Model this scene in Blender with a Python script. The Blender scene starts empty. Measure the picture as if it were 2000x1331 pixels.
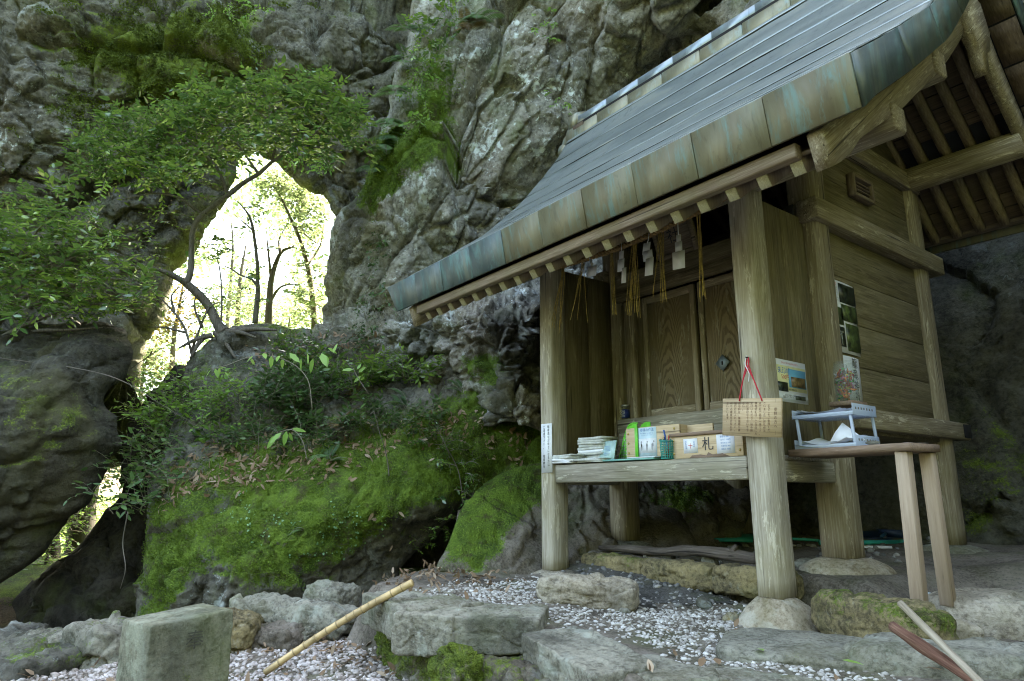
import bpy, bmesh, math, random
import numpy as np
from mathutils import Vector, Matrix, Euler
random.seed(7); RNG = np.random.default_rng(11)
SC = bpy.context.scene
COL = SC.collection
R = math.radians
# ------------------------------------------------------------------ camera
# world axes follow the shrine: +X along its front to the right, +Y into it, z = 0 at eye height
LENS_PX = 1309.0                       # focal length in pixels of a 2000 px wide frame
PITCH = math.atan2(296, LENS_PX); AZ = R(37.4)
FW = np.array([-math.cos(AZ)*math.cos(PITCH), math.sin(AZ)*math.cos(PITCH), math.sin(PITCH)])
RT = np.cross(FW, [0, 0, 1]); RT /= np.linalg.norm(RT)
UPV = np.cross(RT, FW)
HV = np.array([-math.cos(AZ), math.sin(AZ), 0.0])      # horizontal viewing direction
cam_d = bpy.data.cameras.new('camera'); cam_d.sensor_width = 36; cam_d.lens = LENS_PX/2000*36
cam_d.clip_start = 0.05; cam_d.clip_end = 500
cam = bpy.data.objects.new('camera', cam_d); COL.objects.link(cam); SC.camera = cam
cam.matrix_world = Matrix([[RT[i], UPV[i], -FW[i], 0.0] for i in range(3)] + [[0, 0, 0, 1]])
# ------------------------------------------------------------------ sky, sun, exposure
SUN_EL, SUN_SIDE = R(56), R(28)        # the sun stands behind the cliff, a little to the right of the view
az_view = math.atan2(HV[1], HV[0])
sun_az = az_view - SUN_SIDE
sdir = Vector((math.cos(sun_az)*math.cos(SUN_EL), math.sin(sun_az)*math.cos(SUN_EL), math.sin(SUN_EL)))
world = bpy.data.worlds.new('World'); SC.world = world; world.use_nodes = True
wn = world.node_tree; bg = wn.nodes['Background']
sky = wn.nodes.new('ShaderNodeTexSky'); sky.sky_type = 'NISHITA'; sky.sun_disc = False
sky.sun_elevation = SUN_EL; sky.sun_rotation = math.pi/2 - sun_az
sky.air_density = 1.0; sky.dust_density = 2.5; sky.ozone_density = 1.0
wn.links.new(sky.outputs[0], bg.inputs[0]); bg.inputs[1].default_value = 0.15
sun_d = bpy.data.lights.new('sun', 'SUN'); sun_d.energy = 4.5; sun_d.angle = R(0.53); sun_d.color = (1, .97, .91)
sun = bpy.data.objects.new('sun', sun_d); COL.objects.link(sun); sun.location = (0, 0, 30)
sun.rotation_euler = sdir.to_track_quat('Z', 'Y').to_euler()
vs = SC.view_settings; vs.view_transform = 'Standard'; vs.look = 'None'; vs.exposure = 3.85; vs.use_white_balance = True; vs.white_balance_temperature = 8400; vs.white_balance_tint = 6; vs.gamma = 1.0; vs.use_curve_mapping = False
SC.cycles.use_denoising = True; SC.cycles.use_adaptive_sampling = True; SC.cycles.adaptive_threshold = .01; SC.cycles.filter_width = 1.05
SC.cycles.max_bounces = 6; SC.cycles.diffuse_bounces = 3; SC.cycles.glossy_bounces = 2; SC.cycles.transmission_bounces = 4; SC.cycles.transparent_max_bounces = 6
SC.cycles.caustics_reflective = False; SC.cycles.caustics_refractive = False

# ------------------------------------------------------------------ surveying helpers (pixel of the photograph -> point in the place)
def ray(x, y): return FW + RT*((x-1000)/LENS_PX) + UPV*((665.5-y)/LENS_PX)
def onX(x, y, X): r = ray(x, y); return r*(X/r[0])
def onY(x, y, Y): r = ray(x, y); return r*(Y/r[1])
def onZ(x, y, Z): r = ray(x, y); return r*(Z/r[2])
def atW(x, y, w):                       # w = horizontal distance ahead of the viewer
    r = ray(x, y); return r*(w/(r @ HV))
def uz(p): return np.array([p @ RT, p[2]])
def world_of(u, z, w): return np.outer(u, RT) + np.outer(w, HV) + np.outer(z, [0, 0, 1.0])

# ------------------------------------------------------------------ noise
def _hash(i, j, k, s):
    h = (i.astype(np.int64)*374761393 + j.astype(np.int64)*668265263 + k.astype(np.int64)*2147483647 + s*974634) & 0xFFFFFFFF
    h = ((h ^ (h >> 13))*1274126177) & 0xFFFFFFFF
    h = ((h ^ (h >> 16))*2246822519) & 0xFFFFFFFF
    return (h ^ (h >> 15)) & 0xFFFFFFFF
def vnoise(p, seed=0):
    f0 = np.floor(p); t = p-f0; t = t*t*t*(t*(t*6-15)+10); f0 = f0.astype(np.int64); out = 0
    for a in (0, 1):
        for b in (0, 1):
            for c in (0, 1):
                w = (t[:, 0] if a else 1-t[:, 0])*(t[:, 1] if b else 1-t[:, 1])*(t[:, 2] if c else 1-t[:, 2])
                out = out + w*(_hash(f0[:, 0]+a, f0[:, 1]+b, f0[:, 2]+c, seed)/2147483647.5-1)
    return out
def fbm(p, oct=4, seed=0, gain=.5, lac=2.03):
    out = 0; a = 1; q = p.copy()
    for o in range(oct):
        out = out + a*vnoise(q, seed+o*17); a *= gain; q = q*lac+13.7
    return out
def facets(p, seed=0, slope=.5):
    """piecewise planar cells: broken rock faces; returns the height and the closeness to a crack"""
    base = np.floor(p-.5).astype(np.int64); best = np.full(len(p), 1e9); sec = np.full(len(p), 1e9); h = np.zeros(len(p))
    for a in (0, 1):
        for b in (0, 1):
            for c in (0, 1):
                i, j, k = base[:, 0]+a, base[:, 1]+b, base[:, 2]+c
                rr = [_hash(i, j, k, seed+s)/4294967296. for s in (1, 2, 3, 4, 5, 6, 7)]
                d = np.stack([p[:, 0]-i-.15-.7*rr[0], p[:, 1]-j-.15-.7*rr[1], p[:, 2]-k-.15-.7*rr[2]], 1)
                dist = (d*d).sum(1)
                hh = slope*(d[:, 0]*(rr[3]*2-1)+d[:, 1]*(rr[4]*2-1)+d[:, 2]*(rr[5]*2-1))+(rr[6]-.5)*.6
                m = dist < best
                sec = np.where(m, best, np.minimum(sec, dist)); h = np.where(m, hh, h); best = np.where(m, dist, best)
    return h, np.sqrt(sec)-np.sqrt(best)

# ------------------------------------------------------------------ objects
def mesh_np(name, v, faces, smooth=False):
    """faces: an (n,k) array, or a list of such arrays"""
    me = bpy.data.meshes.new(name)
    fl = faces if isinstance(faces, list) else [faces]
    fl = [np.asarray(f, dtype=np.int32) for f in fl if len(f)]
    v = np.asarray(v, dtype=np.float32)
    me.vertices.add(len(v)); me.vertices.foreach_set('co', v.ravel())
    tot = np.concatenate([np.full(len(f), f.shape[1], np.int32) for f in fl])
    loops = np.concatenate([f.ravel() for f in fl])
    me.loops.add(len(loops)); me.loops.foreach_set('vertex_index', loops)
    me.polygons.add(len(tot))
    st = np.zeros(len(tot), np.int32); st[1:] = np.cumsum(tot)[:-1]
    me.polygons.foreach_set('loop_start', st); me.polygons.foreach_set('loop_total', tot)
    if smooth: me.polygons.foreach_set('use_smooth', np.ones(len(tot), bool))
    me.update(calc_edges=True); me.validate()
    return me
def attr(me, name, arr):
    arr = np.asarray(arr, np.float32)
    if arr.ndim == 1:
        a = me.attributes.new(name, 'FLOAT', 'POINT'); a.data.foreach_set('value', arr)
    else:
        a = me.attributes.new(name, 'FLOAT_VECTOR', 'POINT'); a.data.foreach_set('vector', arr.ravel())
def props(o, label=None, cat=None, group=None, kind=None):
    if label: o['label'] = label
    if cat: o['category'] = cat
    if group: o['group'] = group
    if kind: o['kind'] = kind
    return o
def thing(name, label, cat, loc=(0, 0, 0), group=None):
    o = bpy.data.objects.new(name, None); COL.objects.link(o); o.location = loc; o.empty_display_size = .1
    return props(o, label, cat, group)
def link(name, me, mat, parent=None, local=False, loc=None):
    """vertices are in place coordinates unless local; a child is stored relative to its parents"""
    o = bpy.data.objects.new(name, me); COL.objects.link(o)
    if mat is not None and not me.materials: me.materials.append(mat)
    if parent is not None:
        o.parent = parent
        if not local:
            off = Vector((0, 0, 0)); q = parent
            while q is not None: off += q.location; q = q.parent
            o.location = -off
    if loc is not None: o.location = Vector(o.location)+Vector(loc)
    return o
def rebase(o, p):
    """move a mesh object's origin to p without moving it"""
    p = Vector(p); o.data.transform(Matrix.Translation(-p)); o.location = p; return o

BOXF = np.array([[0, 2, 3, 1], [4, 5, 7, 6], [0, 1, 5, 4], [2, 6, 7, 3], [0, 4, 6, 2], [1, 3, 7, 5]])
def chamfer_box(sx, sy, sz, b=.006):
    """a box about the origin with chamfered edges; 24 vertices"""
    hx, hy, hz = sx/2, sy/2, sz/2; b = min(b, hx*.45, hy*.45, hz*.45)
    v = []; idx = {}
    for x in (-1, 1):
        for y in (-1, 1):
            for z in (-1, 1):
                for ax in range(3):
                    p = [x*(hx-b), y*(hy-b), z*(hz-b)]; p[ax] = (x*hx, y*hy, z*hz)[ax]
                    idx[(x, y, z, ax)] = len(v); v.append(p)
    q = []
    for ax in range(3):
        o = [a for a in range(3) if a != ax]
        for s in (-1, 1):
            f = []
            for t0, t1 in ((-1, -1), (1, -1), (1, 1), (-1, 1)):
                k = [0, 0, 0]; k[ax] = s; k[o[0]] = t0; k[o[1]] = t1; f.append(idx[(*k, ax)])
            q.append(f)
    for ax in range(3):                 # the edge strips along ax
        o = [a for a in range(3) if a != ax]
        for s0 in (-1, 1):
            for s1 in (-1, 1):
                a = [0, 0, 0]; a[o[0]] = s0; a[o[1]] = s1; c = a.copy(); a[ax] = -1; c[ax] = 1
                q.append([idx[(*a, o[0])], idx[(*c, o[0])], idx[(*c, o[1])], idx[(*a, o[1])]])
    t = [[idx[(x, y, z, 0)], idx[(x, y, z, 1)], idx[(x, y, z, 2)]] for x in (-1, 1) for y in (-1, 1) for z in (-1, 1)]
    return np.array(v), [np.array(q), np.array(t)]
def fix_normals(me):
    bm = bmesh.new(); bm.from_mesh(me); bmesh.ops.recalc_face_normals(bm, faces=bm.faces); bm.to_mesh(me); bm.free()
def grain_coords(v, axis):
    g = v[:, [(axis+1) % 3, (axis+2) % 3, axis]].copy(); return g+np.array([random.uniform(-40, 40) for _ in range(3)])
def box(name, lo, hi, mat, parent=None, b=.006, axis=None, rz=0, tilt=None):
    """an axis-parallel chamfered box between two corners, grain along its longest side"""
    lo = np.array(lo, float); hi = np.array(hi, float); s = hi-lo; c = (lo+hi)/2
    v, f = chamfer_box(*s, b)
    if axis is None: axis = int(np.argmax(s))
    g = grain_coords(v, axis)
    if tilt: v = v @ np.array(Euler(tilt).to_matrix()).T
    if rz: v = v @ np.array(Matrix.Rotation(rz, 3, 'Z')).T
    me = mesh_np(name, v+c, f); fix_normals(me); attr(me, 'gc', g)
    o = link(name, me, mat, parent)
    return o
def beam(name, p0, p1, w, h, mat, parent=None, b=.006, upv=(0, 0, 1), taper=1.0):
    """a bar from p0 to p1, w wide and h high"""
    p0 = np.array(p0, float); p1 = np.array(p1, float); d = p1-p0; L = np.linalg.norm(d); d /= L
    s = np.cross(d, np.array(upv, float)); s /= np.linalg.norm(s); u = np.cross(s, d)
    v, f = chamfer_box(w, h, L, b)
    g = v+np.array([random.uniform(-40, 40) for _ in range(3)])
    k = np.where(v[:, 2] > 0, taper, 1.0)[:, None]
    wv = (p0+p1)/2 + v[:, :1]*k*s + v[:, 1:2]*k*u + v[:, 2:3]*d
    me = mesh_np(name, wv, f); fix_normals(me); attr(me, 'gc', g)
    return link(name, me, mat, parent)
def tube_arrays(pts, rad, sides=8, cap=True, rough=0, seed=0):
    pts = np.asarray(pts, float); n = len(pts); rad = np.broadcast_to(np.asarray(rad, float), (n,))
    t = np.gradient(pts, axis=0); t /= np.linalg.norm(t, axis=1)[:, None]+1e-9
    a = np.array([0.3, .2, .93]); 
    nrm = np.cross(t[0], a); nrm /= np.linalg.norm(nrm); N = [nrm]
    for i in range(1, n):
        x = N[-1]-t[i]*(N[-1] @ t[i]); N.append(x/(np.linalg.norm(x)+1e-9))
    N = np.array(N); B = np.cross(t, N)
    an = np.linspace(0, 2*np.pi, sides, endpoint=False)
    rr = rad[:, None]*np.ones(sides)
    if rough: rr = rr*(1+rough*vnoise((pts[:, None, :]+np.cos(an)[None, :, None]*N[:, None]*.5).reshape(-1, 3)*6+seed, seed).reshape(n, sides))
    v = (pts[:, None]+rr[..., None]*(np.cos(an)[None, :, None]*N[:, None]+np.sin(an)[None, :, None]*B[:, None])).reshape(-1, 3)
    i = np.arange(n-1)[:, None]*sides; j = np.arange(sides)[None]; jn = (j+1) % sides
    q = np.stack([i+j, i+jn, i+sides+jn, i+sides+j], -1).reshape(-1, 4)
    L = np.concatenate([[0], np.cumsum(np.linalg.norm(np.diff(pts, axis=0), axis=1))])
    g = np.stack([rr*np.cos(an), rr*np.sin(an), np.repeat(L[:, None], sides, 1)], -1).reshape(-1, 3)
    tr = []
    if cap:
        v = np.vstack([v, pts[0], pts[-1]]); g = np.vstack([g, [0, 0, 0], [0, 0, L[-1]]]); c0 = n*sides
        tr = np.array([[c0, (k+1) % sides, k] for k in range(sides)]+[[c0+1, (n-1)*sides+k, (n-1)*sides+(k+1) % sides] for k in range(sides)])
    return v, q, tr, g
def smooth_path(pts, rad=None, per=5):
    """Catmull-Rom through the points"""
    P = np.asarray(pts, float); n = len(P); E = np.vstack([2*P[0]-P[1], P, 2*P[-1]-P[-2]])
    out = []; ro = []
    for i in range(n-1):
        a, b, c, d = E[i:i+4]
        for k in range(per):
            t = k/per; out.append(.5*((2*b)+(c-a)*t+(2*a-5*b+4*c-d)*t*t+(3*b-a-3*c+d)*t**3))
            if rad is not None: ro.append(rad[i]*(1-t)+rad[i+1]*t)
    out.append(P[-1])
    if rad is not None: ro.append(rad[-1]); return np.array(out), np.array(ro)
    return np.array(out)
def tube(name, pts, rad, mat, parent=None, sides=8, rough=0, smooth=True, seed=0):
    v, q, t, g = tube_arrays(pts, rad, sides, True, rough, seed)
    me = mesh_np(name, v, [q, t], smooth); attr(me, 'gc', g+random.uniform(-30, 30))
    return link(name, me, mat, parent)
class Acc:
    """collects many shells into one mesh"""
    def __init__(s): s.v = []; s.f = {}; s.n = 0; s.a = []
    def add(s, v, faces, a=None):
        for f in (faces if isinstance(faces, list) else [faces]):
            f = np.asarray(f)
            if len(f): s.f.setdefault(f.shape[1], []).append(f+s.n)
        s.v.append(np.asarray(v)); s.n += len(v)
        s.a.append(np.full(len(v), 0. if a is None else a) if np.ndim(a) == 0 else np.asarray(a))
    def build(s, name, mat, parent=None, smooth=False, aname='tint'):
        me = mesh_np(name, np.vstack(s.v), [np.vstack(x) for x in s.f.values()], smooth)
        attr(me, aname, np.concatenate(s.a)); return link(name, me, mat, parent)
# ------------------------------------------------------------------ materials
class NB:
    def __init__(s, name):
        s.m = bpy.data.materials.new(name); s.m.use_nodes = True; s.t = s.m.node_tree
        s.out = s.t.nodes['Material Output']; s.bsdf = s.t.nodes['Principled BSDF']
    def n(s, typ, inp=None, **kw):
        nd = s.t.nodes.new('ShaderNode'+typ)
        for k, v in kw.items(): setattr(nd, k, v)
        for k, v in (inp or {}).items(): s.set(nd.inputs[k], v)
        return nd
    def set(s, sock, v):
        if isinstance(v, bpy.types.NodeSocket): s.t.links.new(v, sock)
        elif isinstance(v, bpy.types.Node): s.t.links.new(v.outputs[0], sock)
        else:
            if sock.type == 'RGBA' and len(v) == 3: v = (*v, 1)
            sock.default_value = v
    def noise(s, co, scale, detail=4, rough=.55, dist=0, out='Fac'):
        return s.n('TexNoise', {'Vector': co, 'Scale': scale, 'Detail': detail, 'Roughness': rough, 'Distortion': dist}).outputs[out]
    def ramp(s, f, lo, hi, a=0., b=1.):
        return s.n('MapRange', {'Value': f, 'From Min': lo, 'From Max': hi, 'To Min': a, 'To Max': b}, clamp=True, interpolation_type='SMOOTHSTEP').outputs[0]
    def mix(s, f, a, b, mode='MIX'):
        nd = s.n('Mix', data_type='RGBA', blend_type=mode); s.set(nd.inputs[0], f); s.set(nd.inputs[6], a); s.set(nd.inputs[7], b); return nd.outputs[2]
    def math(s, op, a, b=0., c=0.):
        nd = s.n('Math', operation=op); s.set(nd.inputs[0], a); s.set(nd.inputs[1], b); s.set(nd.inputs[2], c); return nd.outputs[0]
    def attr(s, name, out='Fac'): return s.n('Attribute', attribute_name=name).outputs[out]
    def pos(s): return s.n('NewGeometry').outputs['Position']
    def map(s, co, scale=(1, 1, 1), loc=(0, 0, 0), rot=(0, 0, 0)): return s.n('Mapping', {'Vector': co, 'Scale': scale, 'Location': loc, 'Rotation': rot}).outputs[0]
    def bump(s, h, strength=.5, dist=.02, normal=None):
        nd = s.n('Bump', {'Height': h, 'Strength': strength, 'Distance': dist})
        if normal is not None: s.set(nd.inputs['Normal'], normal)
        return nd.outputs[0]
    def done(s, color, rough=.8, normal=None, metal=0., spec=.5, **kw):
        b = s.bsdf; s.set(b.inputs['Base Color'], color); s.set(b.inputs['Roughness'], rough); s.set(b.inputs['Metallic'], metal)
        s.set(b.inputs['Specular IOR Level'], spec)
        if normal is not None: s.set(b.inputs['Normal'], normal)
        for k, v in kw.items(): s.set(b.inputs[k], v)
        return s.m
M = {}
def plain(name, col, rough=.6, metal=0., spec=.5, var=.12, scale=25, bump=0., **kw):
    s = NB(name); p = s.pos(); f = s.noise(p, scale, 4)
    c = s.mix(s.ramp(f, .3, .7), tuple(x*(1-var) for x in col), tuple(min(1, x*(1+var)) for x in col))
    nm = s.bump(f, bump, .003) if bump else None
    M[name] = s.done(c, rough, nm, metal, spec, **kw); return M[name]

def rock_mat(name, dark, light, lichen, lichen_amt, moss_cols, stain=(.10, .075, .045), stain_amt=.3, bump=1., fine=1., bs=12., bd=.06):
    s = NB(name); p = s.pos()
    big = s.noise(p, .9, 3, .6); mid = s.noise(p, 4.5, 4, .65); fin = s.noise(p, 26*fine, 4, .7)
    c = s.mix(s.ramp(mid, .32, .68), dark, light)
    c = s.mix(s.math('MULTIPLY', s.ramp(big, .45, .7), stain_amt), c, stain)
    c = s.mix(s.ramp(fin, .38, .7, 0, .55), c, tuple(min(1, x*1.35) for x in light))
    c = s.mix(s.ramp(fin, .5, .28, 0, .6), c, tuple(x*.45 for x in dark))
    # pale crustose lichen in blotches and specks
    l1 = s.noise(s.map(p, loc=(5, 3, 1)), 2.2, 5, .72, .4); l2 = s.noise(s.map(p, loc=(1, 7, 2)), 17, 3, .7)
    lf = s.math('MULTIPLY', s.ramp(l1, .56, .64), s.ramp(l2, .36, .5))
    lf = s.math('MAXIMUM', lf, s.math('MULTIPLY', s.ramp(l2, .62, .66), .6))
    lf = s.math('MULTIPLY', lf, s.math('ADD', lichen_amt, s.attr('lichen')))
    c = s.mix(lf, c, lichen)
    # faint green algae film
    c = s.mix(s.ramp(s.noise(s.map(p, loc=(9, 1, 4)), 1.6, 4, .65), .5, .75, 0, .45), c, tuple(x*.8 for x in moss_cols[1]))
    # run-off: dark and green-brown streaks down the face
    sk = s.noise(s.map(p, (1, 1, .22)), 1.7, 4, .6, .5)
    c = s.mix(s.ramp(sk, .52, .68, 0, .6), c, tuple(x*.38 for x in dark)); c = s.mix(s.ramp(sk, .47, .34, 0, .4), c, tuple(.6*a_+.4*b_ for a_, b_ in zip(stain, moss_cols[0])))
    # moss
    m = s.attr('moss'); mn = s.noise(s.map(p, loc=(3, 9, 5)), 5.5, 5, .7, .3); mf = s.noise(p, 55, 3, .7)
    mask = s.ramp(s.math('ADD', s.math('MULTIPLY_ADD', mn, 1.15, s.math('MULTIPLY', mf, .55)), m), 1.28, 1.50)
    mc = s.mix(s.ramp(mid, .36, .62), moss_cols[0], moss_cols[1])
    mc = s.mix(s.ramp(mf, .45, .72), mc, moss_cols[2])
    mc = s.mix(s.ramp(s.noise(s.map(p, loc=(2, 2, 8)), 7, 5, .75), .50, .66, 0, .85), mc, moss_cols[3])
    c = s.mix(mask, c, mc)
    # relief: pitted stone, furry moss
    n1 = s.bump(s.noise(p, bs, 6, .7), min(1, .8*bump), bd)
    n2 = s.bump(s.noise(p, 70, 2, .7), 1., .03)
    nm = s.n('Mix', data_type='VECTOR'); s.set(nm.inputs[0], mask); s.set(nm.inputs[4], n1); s.set(nm.inputs[5], n2)
    M[name] = s.done(c, .88, nm.outputs[1], 0, .25); return M[name]
MOSS_A = [(.05, .08, .012), (.105, .15, .02), (.16, .21, .032), (.045, .04, .018)]
MOSS_B = [(.045, .083, .012), (.098, .165, .018), (.155, .24, .032), (.055, .05, .02)]
rock_mat('cliff_rock', (.048, .048, .037), (.165, .16, .125), (.47, .52, .50), .42, MOSS_A)
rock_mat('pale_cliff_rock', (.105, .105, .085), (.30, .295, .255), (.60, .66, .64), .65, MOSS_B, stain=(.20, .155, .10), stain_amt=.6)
rock_mat('boulder_rock', (.055, .055, .045), (.15, .145, .12), (.42, .47, .45), .25, MOSS_B)
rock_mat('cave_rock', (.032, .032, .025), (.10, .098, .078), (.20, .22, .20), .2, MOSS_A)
rock_mat('dark_boulder_rock', (.02, .02, .014), (.06, .058, .043), (.25, .27, .24), .15, MOSS_A)  # dark mossy rock, colour deepened further for the shade it stands in
rock_mat('shaded_dark_rock', (.014, .014, .010), (.05, .047, .036), (.09, .10, .08), .1, MOSS_A)  # dark rock, blackened to include the shade of the overhung cleft
rock_mat('brown_rock', (.06, .05, .038), (.17, .145, .11), (.35, .36, .33), .15, MOSS_A, stain=(.13, .085, .045), stain_amt=.6)
rock_mat('stone_grey', (.12, .115, .09), (.30, .29, .235), (.42, .46, .40), .3, MOSS_B, stain=(.17, .13, .085), stain_amt=.35, bump=1., fine=1.6, bs=34., bd=.022)
rock_mat('stone_tan', (.22, .185, .135), (.46, .41, .33), (.55, .55, .48), .2, MOSS_B, stain=(.28, .20, .10), stain_amt=.5, bump=1., fine=1.6, bs=34., bd=.022)
rock_mat('stone_ochre', (.09, .075, .045), (.28, .225, .115), (.42, .42, .33), .2, MOSS_A, stain=(.09, .075, .045), stain_amt=.8, bump=1., fine=1.6, bs=34., bd=.022)
rock_mat('marker_stone', (.10, .105, .075), (.22, .22, .165), (.34, .37, .29), .35, MOSS_A, bump=1., fine=1.6, bs=34., bd=.014)
rock_mat('earth', (.075, .062, .048), (.19, .165, .135), (.30, .29, .26), .1, MOSS_B, stain=(.085, .068, .05), stain_amt=.5, bump=.5, fine=2.2, bs=34., bd=.022)
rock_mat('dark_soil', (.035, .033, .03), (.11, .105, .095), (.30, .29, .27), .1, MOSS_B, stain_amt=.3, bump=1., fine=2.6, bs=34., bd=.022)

def wood_mat(name, dark, mid, pale, algae, algae_amt=.5, peel=.35, scale=1., bump=.38, rough=.82):
    s = NB(name); g = s.attr('gc', 'Vector'); p = s.pos()
    gs = s.map(g, (1, 1, .045)); fib = s.noise(gs, 95*scale, 5, .65, .2); band = s.noise(s.map(g, (1, 1, .10)), 13*scale, 4, .6, .6)
    fl = s.noise(s.map(g, (1, 1, .16)), 20*scale, 7, .75, .3); ag = s.noise(p, 2.1, 5, .65)
    c = s.mix(s.ramp(band, .3, .7), dark, mid)
    c = s.mix(s.ramp(fib, .42, .75, 0, .75), c, pale)
    c = s.mix(s.ramp(fib, .45, .25, 0, .7), c, tuple(x*.4 for x in dark))
    c = s.mix(s.math('MULTIPLY', s.ramp(fl, .56, .63), peel), c, tuple(min(1, x*1.45) for x in pale))
    c = s.mix(s.math('MULTIPLY', s.ramp(ag, .42, .68), algae_amt), c, algae)
    c = s.mix(s.ramp(s.noise(s.map(g, (1, 1, .02)), 38*scale, 3, .5), .34, .28, 0, .85), c, tuple(x*.22 for x in dark))
    h = s.math('ADD', fib, s.math('MULTIPLY', s.ramp(fl, .54, .64), .35))
    M[name] = s.done(c, rough, s.bump(h, bump, .006), 0, .3); return M[name]
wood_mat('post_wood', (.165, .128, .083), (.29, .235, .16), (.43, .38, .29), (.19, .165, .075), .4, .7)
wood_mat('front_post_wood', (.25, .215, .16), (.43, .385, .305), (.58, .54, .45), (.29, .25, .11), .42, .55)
wood_mat('wall_wood', (.105, .083, .045), (.18, .148, .082), (.28, .235, .155), (.12, .105, .045), .5, .3)
wood_mat('rafter_wood', (.14, .10, .07), (.22, .165, .12), (.33, .27, .21), (.15, .14, .06), .45, .2)
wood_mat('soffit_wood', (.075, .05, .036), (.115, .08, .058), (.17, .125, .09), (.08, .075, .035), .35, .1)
wood_mat('end_grain_wood', (.28, .25, .16), (.36, .33, .22), (.46, .43, .31), (.27, .26, .12), .4, .3, 1.5)
wood_mat('beam_wood', (.20, .175, .13), (.33, .295, .235), (.50, .47, .39), (.20, .20, .11), .35, .85)
wood_mat('new_wood', (.50, .36, .22), (.62, .47, .30), (.70, .56, .38), (.6, .45, .28), .1, .0, 1., .15, .6)
wood_mat('table_wood', (.20, .135, .095), (.27, .185, .135), (.35, .25, .19), (.25, .18, .12), .2, .0, 1., .3, .7)
wood_mat('leg_wood', (.34, .25, .18), (.41, .31, .23), (.48, .38, .29), (.36, .29, .2), .2, .0, 1., .3, .7)
wood_mat('driftwood', (.06, .048, .04), (.13, .105, .09), (.24, .20, .175), (.07, .06, .045), .2, .2, 1., 1.)
wood_mat('red_stick', (.11, .05, .035), (.20, .095, .065), (.32, .19, .13), (.2, .1, .06), .2, .1, 1., .7)
wood_mat('grey_stick', (.22, .18, .13), (.34, .29, .22), (.44, .39, .31), (.3, .27, .2), .2, .1, 1., .6)
def door_mat():
    s = NB('door_wood'); g = s.attr('gc', 'Vector'); p = s.pos()
    sx = s.n('SeparateXYZ', {0: g}); x = sx.outputs[0]; z = sx.outputs[2]
    wob = s.noise(s.map(g, (2, 2, .8)), 2.2, 4, .6)
    # cathedral grain of a flat sawn board: nested arches about the middle of the board
    a = s.math('ADD', s.math('MULTIPLY', s.math('MULTIPLY', x, x), 34.), z)
    a = s.math('ADD', a, s.math('MULTIPLY', wob, .55))
    ring = s.math('SINE', s.math('MULTIPLY', a, 62.))
    fib = s.noise(s.map(g, (1, 1, .05)), 90, 5, .65)
    ring = s.math('MULTIPLY_ADD', s.math('SUBTRACT', fib, .5), 1.2, ring)
    c = s.mix(s.ramp(ring, -.2, .75), (.22, .175, .105), (.125, .095, .055))
    c = s.mix(s.ramp(fib, .5, .8, 0, .5), c, (.34, .29, .19))
    peel = s.noise(s.map(g, (1, 1, .2)), 17, 7, .75, .3)
    c = s.mix(s.math('MULTIPLY', s.ramp(peel, .56, .61), .65), c, (.33, .31, .235))
    c = s.mix(s.ramp(s.noise(p, 2.4, 4), .45, .7, 0, .5), c, (.16, .13, .055))
    M['door_wood'] = s.done(c, .8, s.bump(s.math('ADD', s.math('MULTIPLY', ring, .25), fib), .7, .006), 0, .3)
door_mat()
def copper(name, a, b, d, rough=.42, metal=.55, streak=(1, 1, 1), spec=.5):
    s = NB(name); p = s.pos(); q = s.map(p, streak)
    f = s.noise(q, 2.2, 6, .65, .8); g = s.noise(s.map(q, loc=(4, 4, 4)), 5.5, 6, .7, .5); r = s.noise(p, 30, 4, .6)
    c = s.mix(s.ramp(f, .36, .64), a, b); c = s.mix(s.ramp(g, .5, .68), c, d)
    c = s.mix(s.ramp(r, .6, .72, 0, .35), c, tuple(x*.5 for x in a))
    dr = s.noise(s.map(p, (1, 1, .09)), 17, 4, .65, .3)
    c = s.mix(s.ramp(dr, .56, .7, 0, .5), c, d); c = s.mix(s.ramp(dr, .44, .3, 0, .5), c, tuple(x*.45 for x in a))
    M[name] = s.done(c, s.ramp(g, .3, .7, rough-.08, rough+.12), s.bump(r, .06, .004), metal, spec)
copper('roof_copper', (.185, .225, .235), (.255, .30, .31), (.25, .275, .25), .36, .6, (.3, 1.2, 1.2))
copper('fascia_copper', (.098, .085, .045), (.135, .13, .078), (.10, .17, .15), .5, .3, (2.6, 1, .45))
copper('fascia_blue_copper', (.045, .072, .078), (.095, .115, .095), (.085, .175, .165), .48, .25, (1.6, 1.6, .45))
copper('ridge_copper', (.17, .165, .11), (.24, .225, .155), (.22, .28, .26), .45, .45, (2, 1, 1))
copper('ridge_blue_copper', (.20, .25, .28), (.29, .34, .36), (.27, .36, .37), .4, .5, (2, 1, 1))
plain('unseen_hillside', (.035, .045, .018), .95, var=.4, scale=3)  # dark cover of the added hill behind the viewer, keeps its bounce low
plain('seam_shade', (.012, .012, .013), .95)  # black roof core, its colour stands in for shadow in the course seams
plain('fascia_edge', (.10, .075, .04), .6)

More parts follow.
